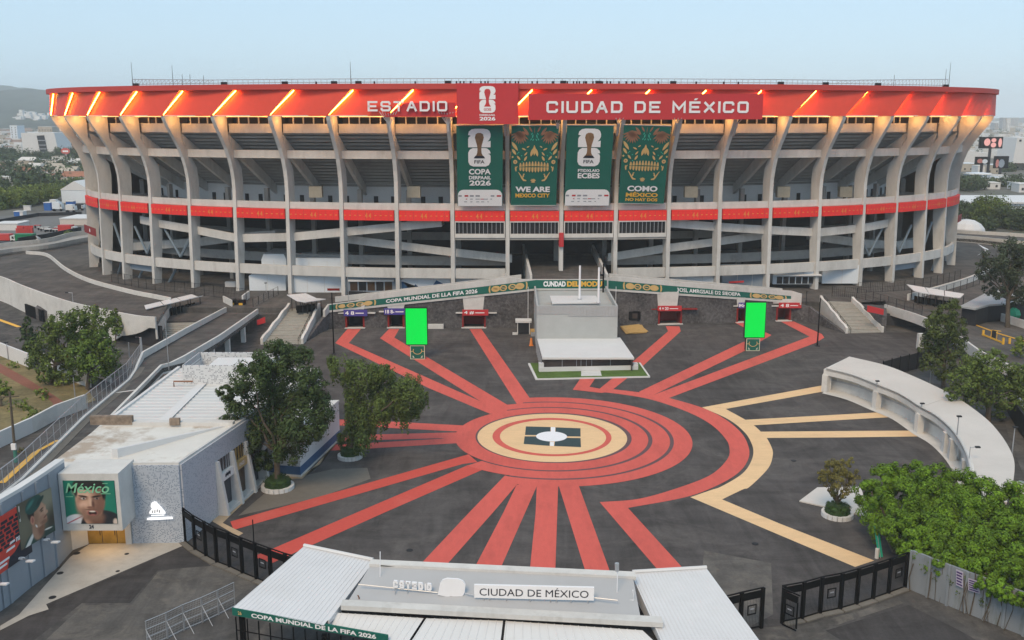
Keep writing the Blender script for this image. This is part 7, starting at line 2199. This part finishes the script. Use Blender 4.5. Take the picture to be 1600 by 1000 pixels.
# trees on the right
tree('round dark green tree beside the outer edge of the canopy', G(1543, 662), [(1540, 575, 28), (1505, 596, 24), (1575, 588, 28), (1540, 608, 32), (1600, 598, 28), (1488, 612, 14), (1568, 632, 24), (1605, 630, 24), (1520, 572, 22), (1560, 560, 16), (1510, 622, 18)], m_l5, 380, .16, .35, sub=13, dspread=2.5)
tree('dark upright tree in front of the bridge, right of the stairs', G(1474, 604), [(1482, 486, 18), (1470, 510, 26), (1495, 508, 17), (1458, 538, 22), (1482, 545, 26), (1452, 566, 16), (1490, 476, 9), (1500, 528, 12), (1475, 575, 20), (1442, 545, 8), (1462, 495, 12)], leafmat("deep_leaf", (.065, .088, .022)), 360, .17, .3, sub=12, dspread=2)
tree('tall grey green eucalyptus at the right edge with pale trunks', G(1574, 512, 3), [(1555, 402, 22), (1582, 394, 24), (1540, 428, 15), (1570, 430, 24), (1598, 428, 24), (1546, 452, 11), (1582, 462, 18), (1605, 462, 20), (1562, 458, 12), (1535, 408, 10), (1600, 398, 18)], m_l6, 320, .17, .4, name='eucalyptus_tree', sub=11, dspread=3, fork=.4)
tree('young leafy tree low at the right edge by the yellow kerb', G(1594, 560, 3), [(1592, 535, 10), (1600, 545, 12), (1588, 548, 8)], m_l8, 260, .2, .12)
# trees on the left
tree('large bushy tree in front of the elevated road, left', G(80, 600), [(98, 505, 22), (78, 520, 20), (118, 498, 20), (142, 492, 16), (160, 500, 18), (100, 535, 28), (130, 525, 26), (70, 545, 22), (60, 565, 18), (88, 568, 24), (150, 520, 18), (178, 492, 10), (115, 555, 22), (52, 545, 12), (70, 585, 14)], m_l5, 330, .17, .35, sub=12, dspread=2.5, fork=.3)
tree('rounder tree right of the large bushy tree, by the white wall', G(137, 608), [(145, 545, 26), (168, 550, 22), (125, 558, 22), (150, 572, 26), (175, 575, 16), (120, 580, 16), (140, 530, 16), (160, 530, 14)], leafmat("fresh_leaf", (.085, .135, .022)), 360, .17, .3, sub=12, dspread=2)
tree('dark conifer shaped tree at the left edge of the bushy tree', G(45, 553), [(44, 500, 6), (42, 512, 10), (46, 525, 13), (38, 535, 12), (52, 540, 14), (44, 548, 12)], m_l1, 220, .24, .25, sub=9, dspread=1)
tree('slim young tree by the roadway wall end', G(181, 538), [(180, 500, 10), (188, 508, 8), (174, 510, 8), (182, 518, 8)], m_l5, 220, .24, .12)
tree('pale olive shrub at the far left edge on the dry verge', G(2, 635), [(2, 606, 12), (14, 612, 8), (-10, 612, 12)], m_l8, 260, .2, .15)
o = leaf_cloud([(G(x, y).x, G(x, y).y, .3, r) for x, y, r in ((95, 582, 1.2), (70, 572, 1), (40, 560, 1), (60, 625, 1.4), (100, 600, 1.5), (30, 640, 1.4), (50, 655, 1.2), (20, 575, .8))], 120, .22, m_l8, 'undergrowth', None); tag(o, kind='stuff')
MB().wall([G(-40, 545), G(0, 556), G(44, 574)], 0, 2.2, .3).build('white_wall', m_whiter, label='white wall at the far left behind the dry verge', cat='wall')
MB().wall([G(70, 575), G(112, 596), G(140, 606)], 0, 2.4, .3).build('white_wall', m_whiter, label='white wall below the large bushy tree', cat='wall')
MB().wall([G(118, 575), G(172, 598)], 0, 2.6, .3).build('white_wall', m_whiter, label='white wall behind the rounder tree, beside the bridge fence', cat='wall')
MB().wall([G(-60, 720), G(0, 700), G(52, 676)], 0, 1.9, .3).build('white_wall', m_whiter, label='white boundary wall between the dry verge and the lower road', cat='wall')
MB().wall([G(52, 676), G(90, 655), G(136, 638)], 0, 1.9, .3).build('weathered_wall', m_concl, label='weathered grey wall continuing from the white boundary wall', cat='wall')
t = thing('utility_pole', 'old wooden utility pole with a green painted foot by the lower road', 'utility pole', G(25, 722))
b = G(25, 722); tp = D(15, 612, b.y)
MB().tube([b, tp], .17, 7, .11).build('pole', m_bark, t); MB().tube([b, b.lerp(tp, .2)], .2, 8).build('green_foot', M("green_foot", (.05, .2, .16), .7), t)
MB().obox(b.lerp(tp, .23) + Vector((0, -.2, 0)), (.25, 0, 0), (0, .12, 0), (0, 0, .35)).build('meter_box', m_wpaint, t); MB().tube([tp - Vector((1, 0, .6)), tp + Vector((1, 0, -.5))], .07, 5).build('cross_arm', m_bark, t)
for a, b_, w_ in (((3, 755), (57, 706), .35), ((57, 706), (90, 688), .25), ((-20, 493), (30, 511), .4)):
    a, b_ = G(*a), G(*b_); u = (b_ - a).normalized(); q = Vector((-u.y, u.x, 0)) * w_
    MB().poly([(p.x, p.y, .03) for p in (a - q, b_ - q, b_ + q, a + q)]).build('painted_line', m_yellow, kind='structure')
p = G(34, 708); t = tree('small dry bush on the kerb beside the utility pole', p, [(34, 703, 5), (30, 705, 3)], m_l3, 300, .14, .05)
# white cabins at the foot of the stadium
def cabin(x0, x1, y0, y1, off, lab, mat=m_cabin, d=4.0, name='cabin', roofslope=.35):
    ta, a = onring((x0 + x1) / 2, y1, off)
    Y = a.y; f, w, h = pxframe(x0, y0, x1, y1, Y)
    f.o.z = max(ZP, f.o.z); z0 = f.o.z
    top = HZ(Y, y0); h = top - z0
    t = thing(name, lab, 'cabin', f.o + Vector((w / 2, d / 2, 0)), 'white cabins at the foot of the stadium')
    MB().extrude([f.p(0, 0), f.p(w, 0), f.p(w, h), f.p(w - .5, h + roofslope), f.p(.5, h + roofslope), f.p(0, h)], -f.n * d).build('body', mat, t)
    m = MB()
    for k in range(1, max(2, int(w / 3.0))):
        x = w * k / max(2, int(w / 3.0)); m.extrude([f.p(x - .03, 0), f.p(x + .03, 0), f.p(x + .03, h), f.p(x - .03, h)], f.n * .03)
    m.build('panel_joint', m_greyink if False else m_concl, t)
    return t, f, w, h
cabin(390, 447, 431, 455, -2.2, 'white cabin left of the third ribbed bay, plain front')
t, f, w, h = cabin(454, 534, 432, 457, -2.2, 'white cabin with a small dark red plate, right of the plain one')
MB().extrude([f.p(w * .72, h * .12), f.p(w * .96, h * .12), f.p(w * .96, h * .26), f.p(w * .72, h * .26)], f.n * .05).build('red_plate', m_signd, t)
t, f, w, h = cabin(543, 619, 428, 456, -2.0, 'blue grey cabin with a row of warm windows', m_blueb)
MB().extrude([f.p(.3, h * .60), f.p(w - .3, h * .60), f.p(w - .3, h * .70), f.p(.3, h * .70)], f.n * .6).build('canopy', m_whiter, t)
for k in range(5):
    a = w * (.06 + .178 * k); MB().extrude([f.p(a, .25), f.p(a + w * .15, .25), f.p(a + w * .15, h * .56), f.p(a, h * .56)], f.n * .05).build('window', m_glass if k % 2 else m_brownd, t)
t, f, w, h = cabin(626, 704, 433, 457, -2.2, 'white cabin with a blue skyline print')
m = MB(); fpoly(m, f, [(w * .03, .1), (w * .18, .1), (w * .3, h * .55), (w * .38, h * .3), (w * .62, h * .35), (w * .72, h * .8), (w * .98, h * .35), (w * .98, h * .25), (w * .6, h * .1), (w * .5, h * .02), (w * .2, h * .02), (w * .06, h * .7), (w * .02, h * .72)], .04); m.build('skyline_print', m_navy, t)
cabin(712, 790, 432, 452, -2.2, 'white cabin partly hidden behind the left ramp parapet')
cabin(962, 1043, 428, 445, -2.2, 'white cabin just right of the central ramp')
cabin(1047, 1122, 426, 448, -2.2, 'white cabin with a pale door, second right of the ramp')
t, f, w, h = cabin(1128, 1198, 420, 450, -2.4, 'pale blue glazed cabin behind a red sign bar', m_blueb)
MB().extrude([f.p(w * .12, h * .30, 1.2), f.p(w * .45, h * .34, 1.2), f.p(w * .45, h * .44, 1.2), f.p(w * .12, h * .40, 1.2)], f.n * .1).build('red_bar', m_sign, t)
t, f, w, h = cabin(1207, 1278, 421, 444, -2.0, 'white fronted kiosk with dark shop windows under a sloping awning')
for k in range(6):
    a = w * (.09 + .14 * k); MB().extrude([f.p(a, .1), f.p(a + w * .12, .1), f.p(a + w * .12, h * .5), f.p(a, h * .5)], f.n * .05).build('window', m_glass, t)
MB().extrude([f.p(-.3, h * .62), f.p(w + .3, h * .62), f.p(w + .3, h * .7), f.p(-.3, h * .7)], f.n * 1.2).build('awning', m_whiter, t)
cabin(1284, 1346, 417, 443, -1.8, 'plain white cabin furthest right under the ribs')
t, f, w, h = cabin(409, 448, 406, 420, -6, 'long white barrel roofed hall behind the third bay', d=9, name='hall', roofslope=1.2)
cabin(455, 540, 408, 424, -6, 'long white barrel roofed hall behind the fourth bay', d=9, name='hall', roofslope=.6)
MB().extrude([onring(545, 466, 3)[1], onring(572, 467, 3)[1], onring(572, 456, 3)[1], onring(545, 455, 3)[1]], (0, .3, 0)).build('black_hoarding', m_dgrey, label='black hoarding above the left end of the printed strip', cat='hoarding')
b = G(361, 448, ZP); MB().box(b.x, b.y, ZP, 2.2, 1.0, 1.1).build('counter', m_whiter, label='small white counter box at the foot of a rib', cat='box')
# ================================================================ BACKGROUND, LEFT
ORD = ['first', 'second', 'third', 'fourth', 'fifth', 'sixth', 'seventh', 'eighth', 'ninth']
def simple_house(p, w, d, h, rot, wall, roofm, name='house', label=None, group=None, pitched=False, cat='house', wins=True):
    t = thing(name, label, cat, p, group)
    c, s_ = math.cos(rot), math.sin(rot)
    def q(x, y, z): return Vector((p[0] + x * c - y * s_, p[1] + x * s_ + y * c, p[2] + z))
    b = MB().box(p[0], p[1], p[2] - .5, w, d, h + .5, rot).build('walls', wall, t)
    m = MB()
    if pitched: m.extrude([q(-w / 2 - .3, -d / 2 - .4, h), q(-w / 2 - .3, d / 2 + .4, h), q(-w / 2 - .3, 0, h + d * .28)], q(w + .6, 0, 0) - q(0, 0, 0))
    else: m.obox(q(0, 0, h + .2), q(w / 2 + .2, 0, 0) - q(0, 0, 0), q(0, d / 2 + .2, 0) - q(0, 0, 0), (0, 0, .2))
    m.build('roof', roofm, t)
    if wins:
        m = MB(); n = max(2, int(w / 3.5)); fl = max(1, int(h / 3))
        for k in range(n):
            for j in range(fl):
                m.obox(q(-w / 2 + w * (k + .5) / n, -d / 2 - .04, 1.6 + 3 * j), q(.55, 0, 0) - q(0, 0, 0), q(0, .04, 0) - q(0, 0, 0), (0, 0, .65))
        m.build('windows', m_dgrey, t)
    return t
m_beige = M("beige_render", (.40, .36, .30), .9, .15, .3, .05); m_pink = M("pinkish_render", (.38, .27, .22), .9, .15, .3, .05); m_tile = M("roof_tile", (.30, .14, .09), .9, .2, .5)
random.seed(31)
hs = [(30, 262), (48, 263), (60, 261), (12, 276), (40, 276), (58, 272), (75, 266), (84, 262), (92, 272), (104, 262), (112, 268), (120, 262), (128, 272), (108, 282), (88, 284), (64, 283), (18, 290), (122, 290), (100, 256), (70, 257), (130, 258), (6, 262)]
for x, y in hs:
    p = G(x, y)
    simple_house(p, random.uniform(9, 16), random.uniform(8, 12), random.uniform(3.2, 6), random.uniform(-.3, .3), random.choice([m_beige, m_concl, m_pink, m_whiter]), random.choice([m_beige, m_concl, m_tile, m_concl]), label='small pale house among the trees far off on the left', group='far houses on the left', pitched=random.random() < .3)
# slanted white office block
f, w, h = pxframe(36, 208, 93, 243, 930)
t = thing('office_block', 'white slanted office block with a dark glazed strip, far left', 'building', f.o)
def oq(X, Y): return ((X - 275) / 450 * w, (875 - Y) / 265 * h)
B_ = [oq(275, 608), oq(685, 605), oq(722, 865), oq(640, 872), oq(285, 875)]
MB().extrude([f.p(x, y) for x, y in B_], -f.n * 30).build('walls', m_whiter, t)
st = MB().extrude([f.p(*oq(*q)) for q in ((470, 640), (560, 636), (588, 872), (500, 874))], f.n * .6).build('glazed_strip', m_dgrey, t); WL[st] = WL[t]
m = MB()
for Y in (690, 745, 790, 830): m.extrude([f.p(*oq(480, Y), .6), f.p(*oq(575, Y), .6), f.p(*oq(577, Y + 12), .6), f.p(*oq(482, Y + 12), .6)], f.n * .3)
m.build('floor_band', m_greyink, st)
for (x0, y0, x1, y1, Y), mt, lab in (((22, 196, 33, 206, 1300), m_cabin, 'small white panel building with a blue patch, far left'), ((66, 198, 88, 210, 1250), m_beige, 'pale apartment block behind the slanted office')):
    f, w, h = pxframe(x0, y0, x1, y1, Y); simple_house(Vector((f.o.x + w / 2, Y, max(0, f.o.z - 8))), w, 20, h + 8, 0, mt, m_concl, 'apartment_block', lab, cat='building')
f, w, h = pxframe(96, 231, 110, 241, 800); t = thing('roadside_sign', 'small red and white oval sign above the trees, left', 'sign', f.o)
MB().extrude([f.p(w / 2 + w / 2 * math.cos(a), h / 2 + h / 2 * math.sin(a)) for a in [T2 * k / 14 for k in range(14)]], f.n * .5).build('oval', M("red_oval", (.5, .1, .08), .6), t)
MB().extrude([f.p(w * .2, h * .35, .5), f.p(w * .8, h * .35, .5), f.p(w * .8, h * .6, .5), f.p(w * .2, h * .6, .5)], f.n * .1).build('white_print', m_letter, t); MB().tube([f.p(w / 2, 0), f.p(w / 2, -14)], .5, 6).build('pole', m_steel, t)
# hills
def ridge_mesh(name, Y, pts, depth, mat, seed):
    r = np.random.default_rng(seed); n = 160; rows = 14
    xs = np.linspace(pts[0][0], pts[-1][0], n)
    tops = np.interp(xs, [p[0] for p in pts], [p[1] for p in pts])
    wob = np.cumsum(r.normal(size=n)) * .05
    V = []; Fc = []
    for j in range(rows):
        u = j / (rows - 1)
        yy = Y - depth * (1 - u)
        for i in range(n):
            z = HZ(Y, tops[i]) * (u ** .8) + (r.normal() * 2.5 + wob[i] * 4) * (u if u < 1 else .6)
            X = D(xs[i], 200, Y).x * (yy / Y) ** .5
            V.append((X, yy, max(-.5, z) if u > 0 else -2))
    # back slope
    for i in range(n): V.append((V[(rows - 1) * n + i][0], Y + depth * .6, -2))
    for j in range(rows):
        for i in range(n - 1): Fc.append((j * n + i, j * n + i + 1, (j + 1) * n + i + 1, (j + 1) * n + i))
    m = MB(); m.add(V, Fc); return m.build(name, mat, smooth=True, kind='structure')
m_hill = M("wooded_hill", (.055, .065, .045), .95, .4, .02, .004)
ridge_mesh('hills', 4000, [(-500, 150), (-200, 142), (0, 144), (22, 140), (60, 139), (85, 142), (160, 150), (320, 168), (520, 181), (700, 190)], 1700, m_hill, 2)
ridge_mesh('hills', 5200, [(-700, 129), (-200, 130), (0, 132), (20, 134), (60, 139), (110, 148), (300, 165), (600, 180), (900, 188)], 900, m_hill, 5)
ridge_mesh('hills', 6000, [(1100, 190), (1400, 186), (1560, 184), (1640, 182), (1800, 179), (2200, 178)], 800, m_hill, 7)
# scattered far town, too small to pick apart
def far_town(name, n, x0, x1, d0, d1, seed, mats, smin=6, smax=14):
    random.seed(seed)
    parts = [MB() for _ in mats]
    for k in range(n):
        Y = d0 + (d1 - d0) * random.random() ** 1.3
        px = random.uniform(x0, x1); X = (px - 800) / F * Y * CP
        s_ = random.uniform(smin, smax) * (1 + Y / 5000)
        zb = 0
        random.choice(parts).box(X, Y, zb, s_, s_, random.uniform(3, 9) * (1 + Y / 6000), random.uniform(0, 1))
    for m, mt in zip(parts, mats): m.build(name, mt, kind='stuff')
far_town('distant_town', 700, -150, 140, 1000, 2600, 3, [m_whiter, m_beige, m_pink])
far_town('distant_town', 1000, 1470, 1850, 900, 4500, 4, [m_whiter, m_beige, m_concl])
far_town('distant_town', 900, 140, 1470, 800, 4500, 14, [m_whiter, m_beige, m_concl])
m = MB(); random.seed(8)
for k in range(260):
    px, py = random.gauss(48, 14), random.gauss(186, 4.5); u = random.uniform(.18, .42); Y = 4000 - 1700 * (1 - u)
    p = D(px, py, Y); m.box(p.x, Y, p.z - 6, random.uniform(7, 16), 12, random.uniform(6, 11))
m.build('hillside_town', m_whiter, kind='stuff')
# far-off trees that read as one mass, plus nearer ones one by one
def far_trees(name, n, x0, x1, d0, d1, seed, mat, r0=3, r1=6):
    r = np.random.default_rng(seed); bl_ = []
    for k in range(n):
        Y = d0 + (d1 - d0) * r.random() ** 1.2; px = r.uniform(x0, x1); X = (px - 800) / F * Y * CP; rr_ = r.uniform(r0, r1)
        bl_.append((X, Y, rr_ * .8, rr_))
    o = leaf_cloud(bl_, 3.2, .9, mat, name, None, 3, subr=.5); tag(o, kind='stuff')
far_trees('distant_woods', 1000, -200, 145, 480, 2400, 1, m_l7)
far_trees('distant_woods', 420, 1470, 1900, 800, 3200, 2, m_l7)
far_trees('distant_woods', 450, 140, 1470, 700, 2600, 6, m_l7)
def bgtree(px, py, rp, h, mat, lab, group=None, name='broadleaf_tree', sq=.9):
    b = G(px, py); r = 1.2 * rp * (b.y * CP + CZ * SP) / F; t = thing(name, lab, 'tree', b, group)
    hz_ = h * (b.y * CP + CZ * SP) / F
    bl_ = [(b.x, b.y, hz_ - r * .9, r * .8), (b.x - r * .5, b.y, hz_ * .55, r * .65), (b.x + r * .5, b.y + .5, hz_ * .5, r * .65), (b.x, b.y - r * .4, hz_ * .4, r * .6)]
    bl_ += [(b.x - r * .75, b.y, hz_ * .28, r * .5), (b.x + r * .75, b.y, hz_ * .28, r * .5), (b.x, b.y - r * .5, hz_ * .22, r * .5)]
    leaf_cloud(bl_, 60 if b.y < 500 else 18, .36 if b.y < 500 else .65, mat, 'crown', t, 7, sq, subr=.42)
    MB().tube([b, b + Vector((0, 0, hz_ * .6))], .3, 6).build('trunk', m_bark, t)
for k, (x, y, r_, h) in enumerate(((-12, 328, 16, 34), (14, 325, 18, 36), (34, 322, 16, 33), (52, 319, 17, 32), (70, 316, 15, 30), (84, 312, 12, 26), (104, 300, 12, 22), (120, 296, 12, 20))):
    bgtree(x, y, r_, h, m_l8 if 0 < k < 6 else m_l5, ORD[k] + ' tree from the left in the green row behind the far left yard', 'row of trees behind the yard')
for x, y, h in ((70, 292, 20), (95, 286, 22), (5, 262, 16), (13, 300, 20)):
    b = G(x, y); hz_ = h * b.y * CP / F; t = thing('cypress_tree', 'dark slim cypress among the far houses', 'tree', b, 'far cypresses')
    leaf_cloud([(b.x, b.y, hz_ * u, 2.6 * (1.15 - u)) for u in (.15, .35, .55, .72, .88)], 22, .6, m_l1, 'crown', t, 4, subr=.5); MB().tube([b, b + Vector((0, 0, hz_ * .5))], .3, 5).build('trunk', m_bark, t)
for x, y, r_, h in ((44, 293, 18, 24), (62, 290, 14, 20), (5, 282, 12, 18), (115, 275, 14, 22), (122, 255, 14, 22), (105, 250, 14, 18), (28, 255, 14, 16), (8, 250, 14, 18), (60, 252, 14, 14), (90, 250, 10, 12), (125, 240, 12, 16)):
    bgtree(x, y, r_, h, m_l7, 'dark rounded tree among the far left houses', 'trees among the far left houses')
# yard on the left
MB().poly([(p.x, p.y, -.01) for p in [G(x, y) for x, y in ((-80, 395), (130, 372), (135, 312), (60, 332), (-80, 345))]]).build('yard', M("yard_asphalt", (.15, .145, .14), .9, .15, .5, .05), kind='structure')
m = MB(); m.wall([G(-20, 352), G(60, 338), G(128, 336)], 0, 1.3, .5); m.build('yard_kerb', m_dgrey, label='dark low wall crossing the far left yard', cat='wall')
def pbox(x0, x1, y0, y1, d, mat, name, lab, cat, parts=(), group=None):
    b = G((x0 + x1) / 2, y1); f, w, h = pxframe(x0, y0, x1, y1, b.y)
    t = thing(name, lab, cat, b, group)
    MB().extrude([f.p(0, 0), f.p(w, 0), f.p(w, h), f.p(0, h)], -f.n * d).build('body', mat, t)
    MB().extrude([f.p(-.15, h, .15), f.p(w + .15, h, .15), f.p(w + .15, h + .2, .15), f.p(-.15, h + .2, .15)], -f.n * (d + .3)).build('roof', m_whiter, t)
    return t, f, w, h
t, f, w, h = pbox(97, 140, 297, 317, 22, m_cabin, 'marquee', 'big white marquee beside the left end of the stadium', 'marquee')
MB().extrude([f.p(-.3, h + .2), f.p(w + .3, h + .2), f.p(w / 2, h + 4)], -f.n * 22).build('ridge_roof', m_whiter, t)
pbox(94, 140, 342, 352, 14, m_canopy, 'marquee', 'low cream tent in front of the parked trucks, left', 'tent')
m_blue = M("blue_panel", (.03, .12, .38), .5); m_redp = M("red_panel", (.48, .05, .045), .5); m_greenp = M("green_panel", (.01, .17, .07), .5)
pbox(69, 79, 317, 329, 3, m_blue, 'container', 'blue cabin with white rooftop in the left yard', 'container')
pbox(22, 31, 331, 338, 3, m_blue, 'container', 'small blue booth at the far left of the yard', 'booth')
pbox(31, 36, 331, 338, 3, m_whiter, 'container', 'small white booth beside the small blue one', 'booth')
pbox(103, 114, 315, 320, 3, m_blue, 'container', 'blue container beside the big white marquee', 'container')
pbox(37, 48, 322, 329, .6, m_whiter, 'hoarding', 'white hoarding leaning in the far left yard', 'hoarding')
pbox(35, 41, 346, 350, 2, m_orangep, 'kiosk', 'orange kiosk in the far left yard', 'kiosk')
def truck(x0, x1, y0, y1, mat, lab, d=2.6):
    b = G((x0 + x1) / 2, y1); f, w, h = pxframe(x0, y0, x1, y1, b.y)
    t = thing('parked_truck', lab, 'truck', b, 'trucks parked in the left yard')
    MB().extrude([f.p(w * .0, .8), f.p(w * .76, .8), f.p(w * .76, h), f.p(0, h)], -f.n * d).build('cargo_box', mat, t)
    MB().extrude([f.p(w * .79, .7), f.p(w, .7), f.p(w, h * .5), f.p(w * .93, h * .82), f.p(w * .79, h * .82)], -f.n * d).build('cab', m_whiter, t)
    MB().extrude([f.p(w * .86, h * .5, .01), f.p(w * .97, h * .5, .01), f.p(w * .92, h * .76, .01), f.p(w * .86, h * .76, .01)], f.n * .03).build('side_window', m_glass, t)
    MB().extrude([f.p(0, .6), f.p(w, .6), f.p(w, .85), f.p(0, .85)], -f.n * d * .9).build('chassis', m_black, t)
    for k in (.12, .24, .88):
        c_ = f.p(w * k, .5, .05); MB().tube([c_, c_ - f.n * .35], .5, 10).build('wheel', m_black, t)
truck(82, 97, 316, 330, m_cabin, 'white truck with printed sides beside the blue cabin')
truck(78, 90, 312, 322, m_whiter, 'white truck furthest back near the blue cabin')
truck(103, 117, 320, 332, m_whiter, 'white truck nearest the big marquee')
truck(118, 130, 319, 329, m_dgrey, 'dark truck right beside the big marquee')
truck(24, 60, 366, 380, m_greenp, 'long green sided truck in the left yard')
truck(91, 118, 352, 366, m_redp, 'red sided truck near the left stadium end')
truck(-12, 24, 366, 380, m_redp, 'red and green truck cut by the left picture edge')
t, f, w, h = pbox(-10, 28, 350, 360, 8, m_whiter, 'round_tent', 'low white round tent at the far left of the yard', 'tent')
random.seed(17)
for k in range(7):
    x, y = 28 + k * 3.6, 364; b = G(x, y); t = thing('stacked_chairs', 'stack of red folding chairs in the yard behind the green truck', 'chair stack', b, 'red chair stacks in the yard')
    MB().box(b.x, b.y, 0, .9, .9, random.uniform(1.2, 2.0)).build('seats', m_redp, t); MB().box(b.x, b.y + .5, 0, .9, .1, 2.4).build('backs', m_redp, t)
for k in range(10):
    x, y = 60 + k * 4 + random.uniform(-1, 1), 360 + random.uniform(-4, 4); b = G(x, y); t = thing('market_table', 'small cluttered table in the left yard', 'table', b, 'tables in the left yard')
    MB().box(b.x, b.y, .9, 2.2, 1.2, .12).build('top', random.choice([m_whiter, m_redp, m_concl]), t)
    for sx in (-.9, .9): MB().box(b.x + sx, b.y, 0, .12, .9, .9).build('leg', m_dgrey, t)
MB().wall([G(30, 384), G(70, 378), G(128, 366)], 0, 2.4, .4).build('yard_wall', m_dgrey, label='dark wall in front of the left yard', cat='wall')
bgtree(112, 376, 14, 12, m_l5, 'low bush by the dark yard wall', None, 'bush', .7)
# ================================================================ BACKGROUND, RIGHT
for x0, x1, y0, y1, Y, lab in ((1563, 1568, 184, 203, 2500, 'slim grey tower on the right horizon, left of a pair'), (1569, 1575, 185, 203, 2500, 'pale tower on the right horizon, right of a pair'), (1577, 1588, 184, 197, 2900, 'broad hazy tower on the right horizon'), (1550, 1556, 192, 204, 2300, 'short tower on the right horizon by the stadium edge')):
    f, w, h = pxframe(x0, y0, x1, y1, Y); simple_house(Vector((f.o.x + w / 2, Y, 0)), w, 20, f.o.z + h, 0, m_concl if 'pale' in lab else m_grey2, m_concl, 'tower_block', lab, cat='building')
f, w, h = pxframe(1583, 215, 1640, 246, 700); t = thing('white_block', 'large white windowless building at the right picture edge', 'building', f.o)
MB().extrude([f.p(0, -4), f.p(w, -4), f.p(w, h), f.p(w * .06, h)], -f.n * 25).build('walls', m_whiter, t); MB().extrude([f.p(w * .12, h * .8, .1), f.p(w * .18, h * .8, .1), f.p(w * .18, h * .9, .1), f.p(w * .12, h * .9, .1)], f.n * .1).build('window', m_dgrey, t)
m_scr = M("billboard_print", (.45, .18, .16), .6, .25, .6); 
def billboard(x0, x1, y0, y1, Y, pole_y, lab, blobs):
    f, w, h = pxframe(x0, y0, x1, y1, Y); t = thing('billboard', lab, 'billboard', Vector((f.o.x + w / 2, Y, 0)))
    MB().extrude([f.p(0, 0, -1.5), f.p(w, 0, -1.5), f.p(w, h, -1.5), f.p(0, h, -1.5)], f.n * 1.5).build('panel', m_black, t)
    for mt, cx, cy, rx, ry in blobs:
        m = MB(); fpoly(m, f, ell(cx * w, cy * h, rx * w, ry * h, 12), .1); m.build('print', mt, t)
    MB().tube([Vector((f.o.x + w / 2, Y + .8, 0)), Vector((f.o.x + w / 2, Y + .8, f.o.z))], .9, 8).build('pole', m_dgrey, t)
m_pk = EM("lit_pink", (.75, .35, .32), .55)
billboard(1530, 1566, 214, 232, 620, 265, 'lit billboard with pink shapes on a tall pole, right', [(m_pk, .32, .55, .14, .33), (m_pk, .6, .3, .12, .22), (m_pk, .6, .72, .11, .18), (m_pk, .88, .5, .08, .4)])
billboard(1524, 1546, 245, 257, 600, 262, 'dark billboard under the lit one, left', [(m_scr, .3, .45, .2, .3), (m_cabin, .65, .4, .2, .3)])
billboard(1553, 1575, 244, 263, 590, 268, 'dark billboard with a blue figure under the lit one, right', [(m_blueb, .5, .4, .22, .35), (m_scr, .2, .4, .12, .35)])
f, w, h = pxframe(1490, 318, 1680, 333, 395)
t = thing('long_shed', 'long white roofed shed behind the trees on the right', 'shed', f.o + Vector((w / 2, 10, 0)))
MB().box(f.o.x + w / 2, 405, 0, w, 20, f.o.z + h).build('walls', m_cabin, t); MB().box(f.o.x + w / 2, 412, f.o.z + h, w + 2, 36, .6).build('roof', m_whiter, t)
m = MB()
for k in range(40): m.box(f.o.x + w * (k + .5) / 40, 394.9, 0, .12, .12, f.o.z + h)
m.build('wall_ribs', m_concl, t)
for k, (x, y, r_, h) in enumerate(((1548, 352, 22, 52), (1520, 345, 16, 32), (1572, 356, 18, 36), (1592, 358, 18, 40), (1612, 360, 20, 40), (1538, 360, 12, 26), (1508, 335, 12, 22))):
    bgtree(x, y, r_, h, m_l5 if h > 45 else m_l7, ('tallest dense tree in front of the long white shed', 'tree nearest the stadium end of the long white shed', 'middle sized tree right of the tallest one before the shed', 'broad tree third right of the tallest one before the shed', 'tree at the picture edge before the long white shed', 'low bush before the tallest tree and the shed', 'small tree right beside the stadium rib and the shed')[k], 'trees in front of the shed')
for x, y, r_, h in ((1505, 298, 16, 26), (1522, 296, 14, 24), (1545, 292, 12, 14), (1582, 292, 14, 18), (1570, 268, 12, 12), (1598, 296, 14, 16)):
    bgtree(x, y, r_, h, m_l7, 'dusky tree among roofs beyond the shed', 'trees beyond the shed')
random.seed(41)
for k in range(16):
    p = G(random.uniform(1500, 1620), random.uniform(262, 300)); 
    simple_house(p, random.uniform(8, 18), 10, random.uniform(3, 6), random.uniform(-.2, .2), random.choice([m_whiter, m_cabin, m_beige, m_blueb]), random.choice([m_whiter, m_concl, m_cabin]), 'shed', 'low roof among the stalls beyond the long shed', 'low roofs beyond the shed', cat='shed')
f, w, h = pxframe(1495, 235, 1540, 244, 760); MB().extrude([f.p(0, -6), f.p(w, -6), f.p(w, h * .5), f.p(w * .3, h), f.p(0, h)], -f.n * 25).build('white_hall', m_whiter, label='white hall with a sloping roof beside the billboard pole', cat='hall')
# ================================================================ AIR
hz = MB()
hz.obox((0, 0, 106), (9800, 0, 0), (0, 9800, 0), (0, 0, 108))
mh = bpy.data.materials.new("haze"); mh.use_nodes = True
n = mh.node_tree; n.nodes.clear()
pv_ = n.nodes.new("ShaderNodeVolumePrincipled"); pv_.inputs['Color'].default_value = (.84, .93, 1.0, 1); pv_.inputs['Density'].default_value = .00016; pv_.inputs['Anisotropy'].default_value = -.4
oo = n.nodes.new("ShaderNodeOutputMaterial"); n.links.new(pv_.outputs[0], oo.inputs['Volume'])
hz.build('haze', mh, kind='stuff')
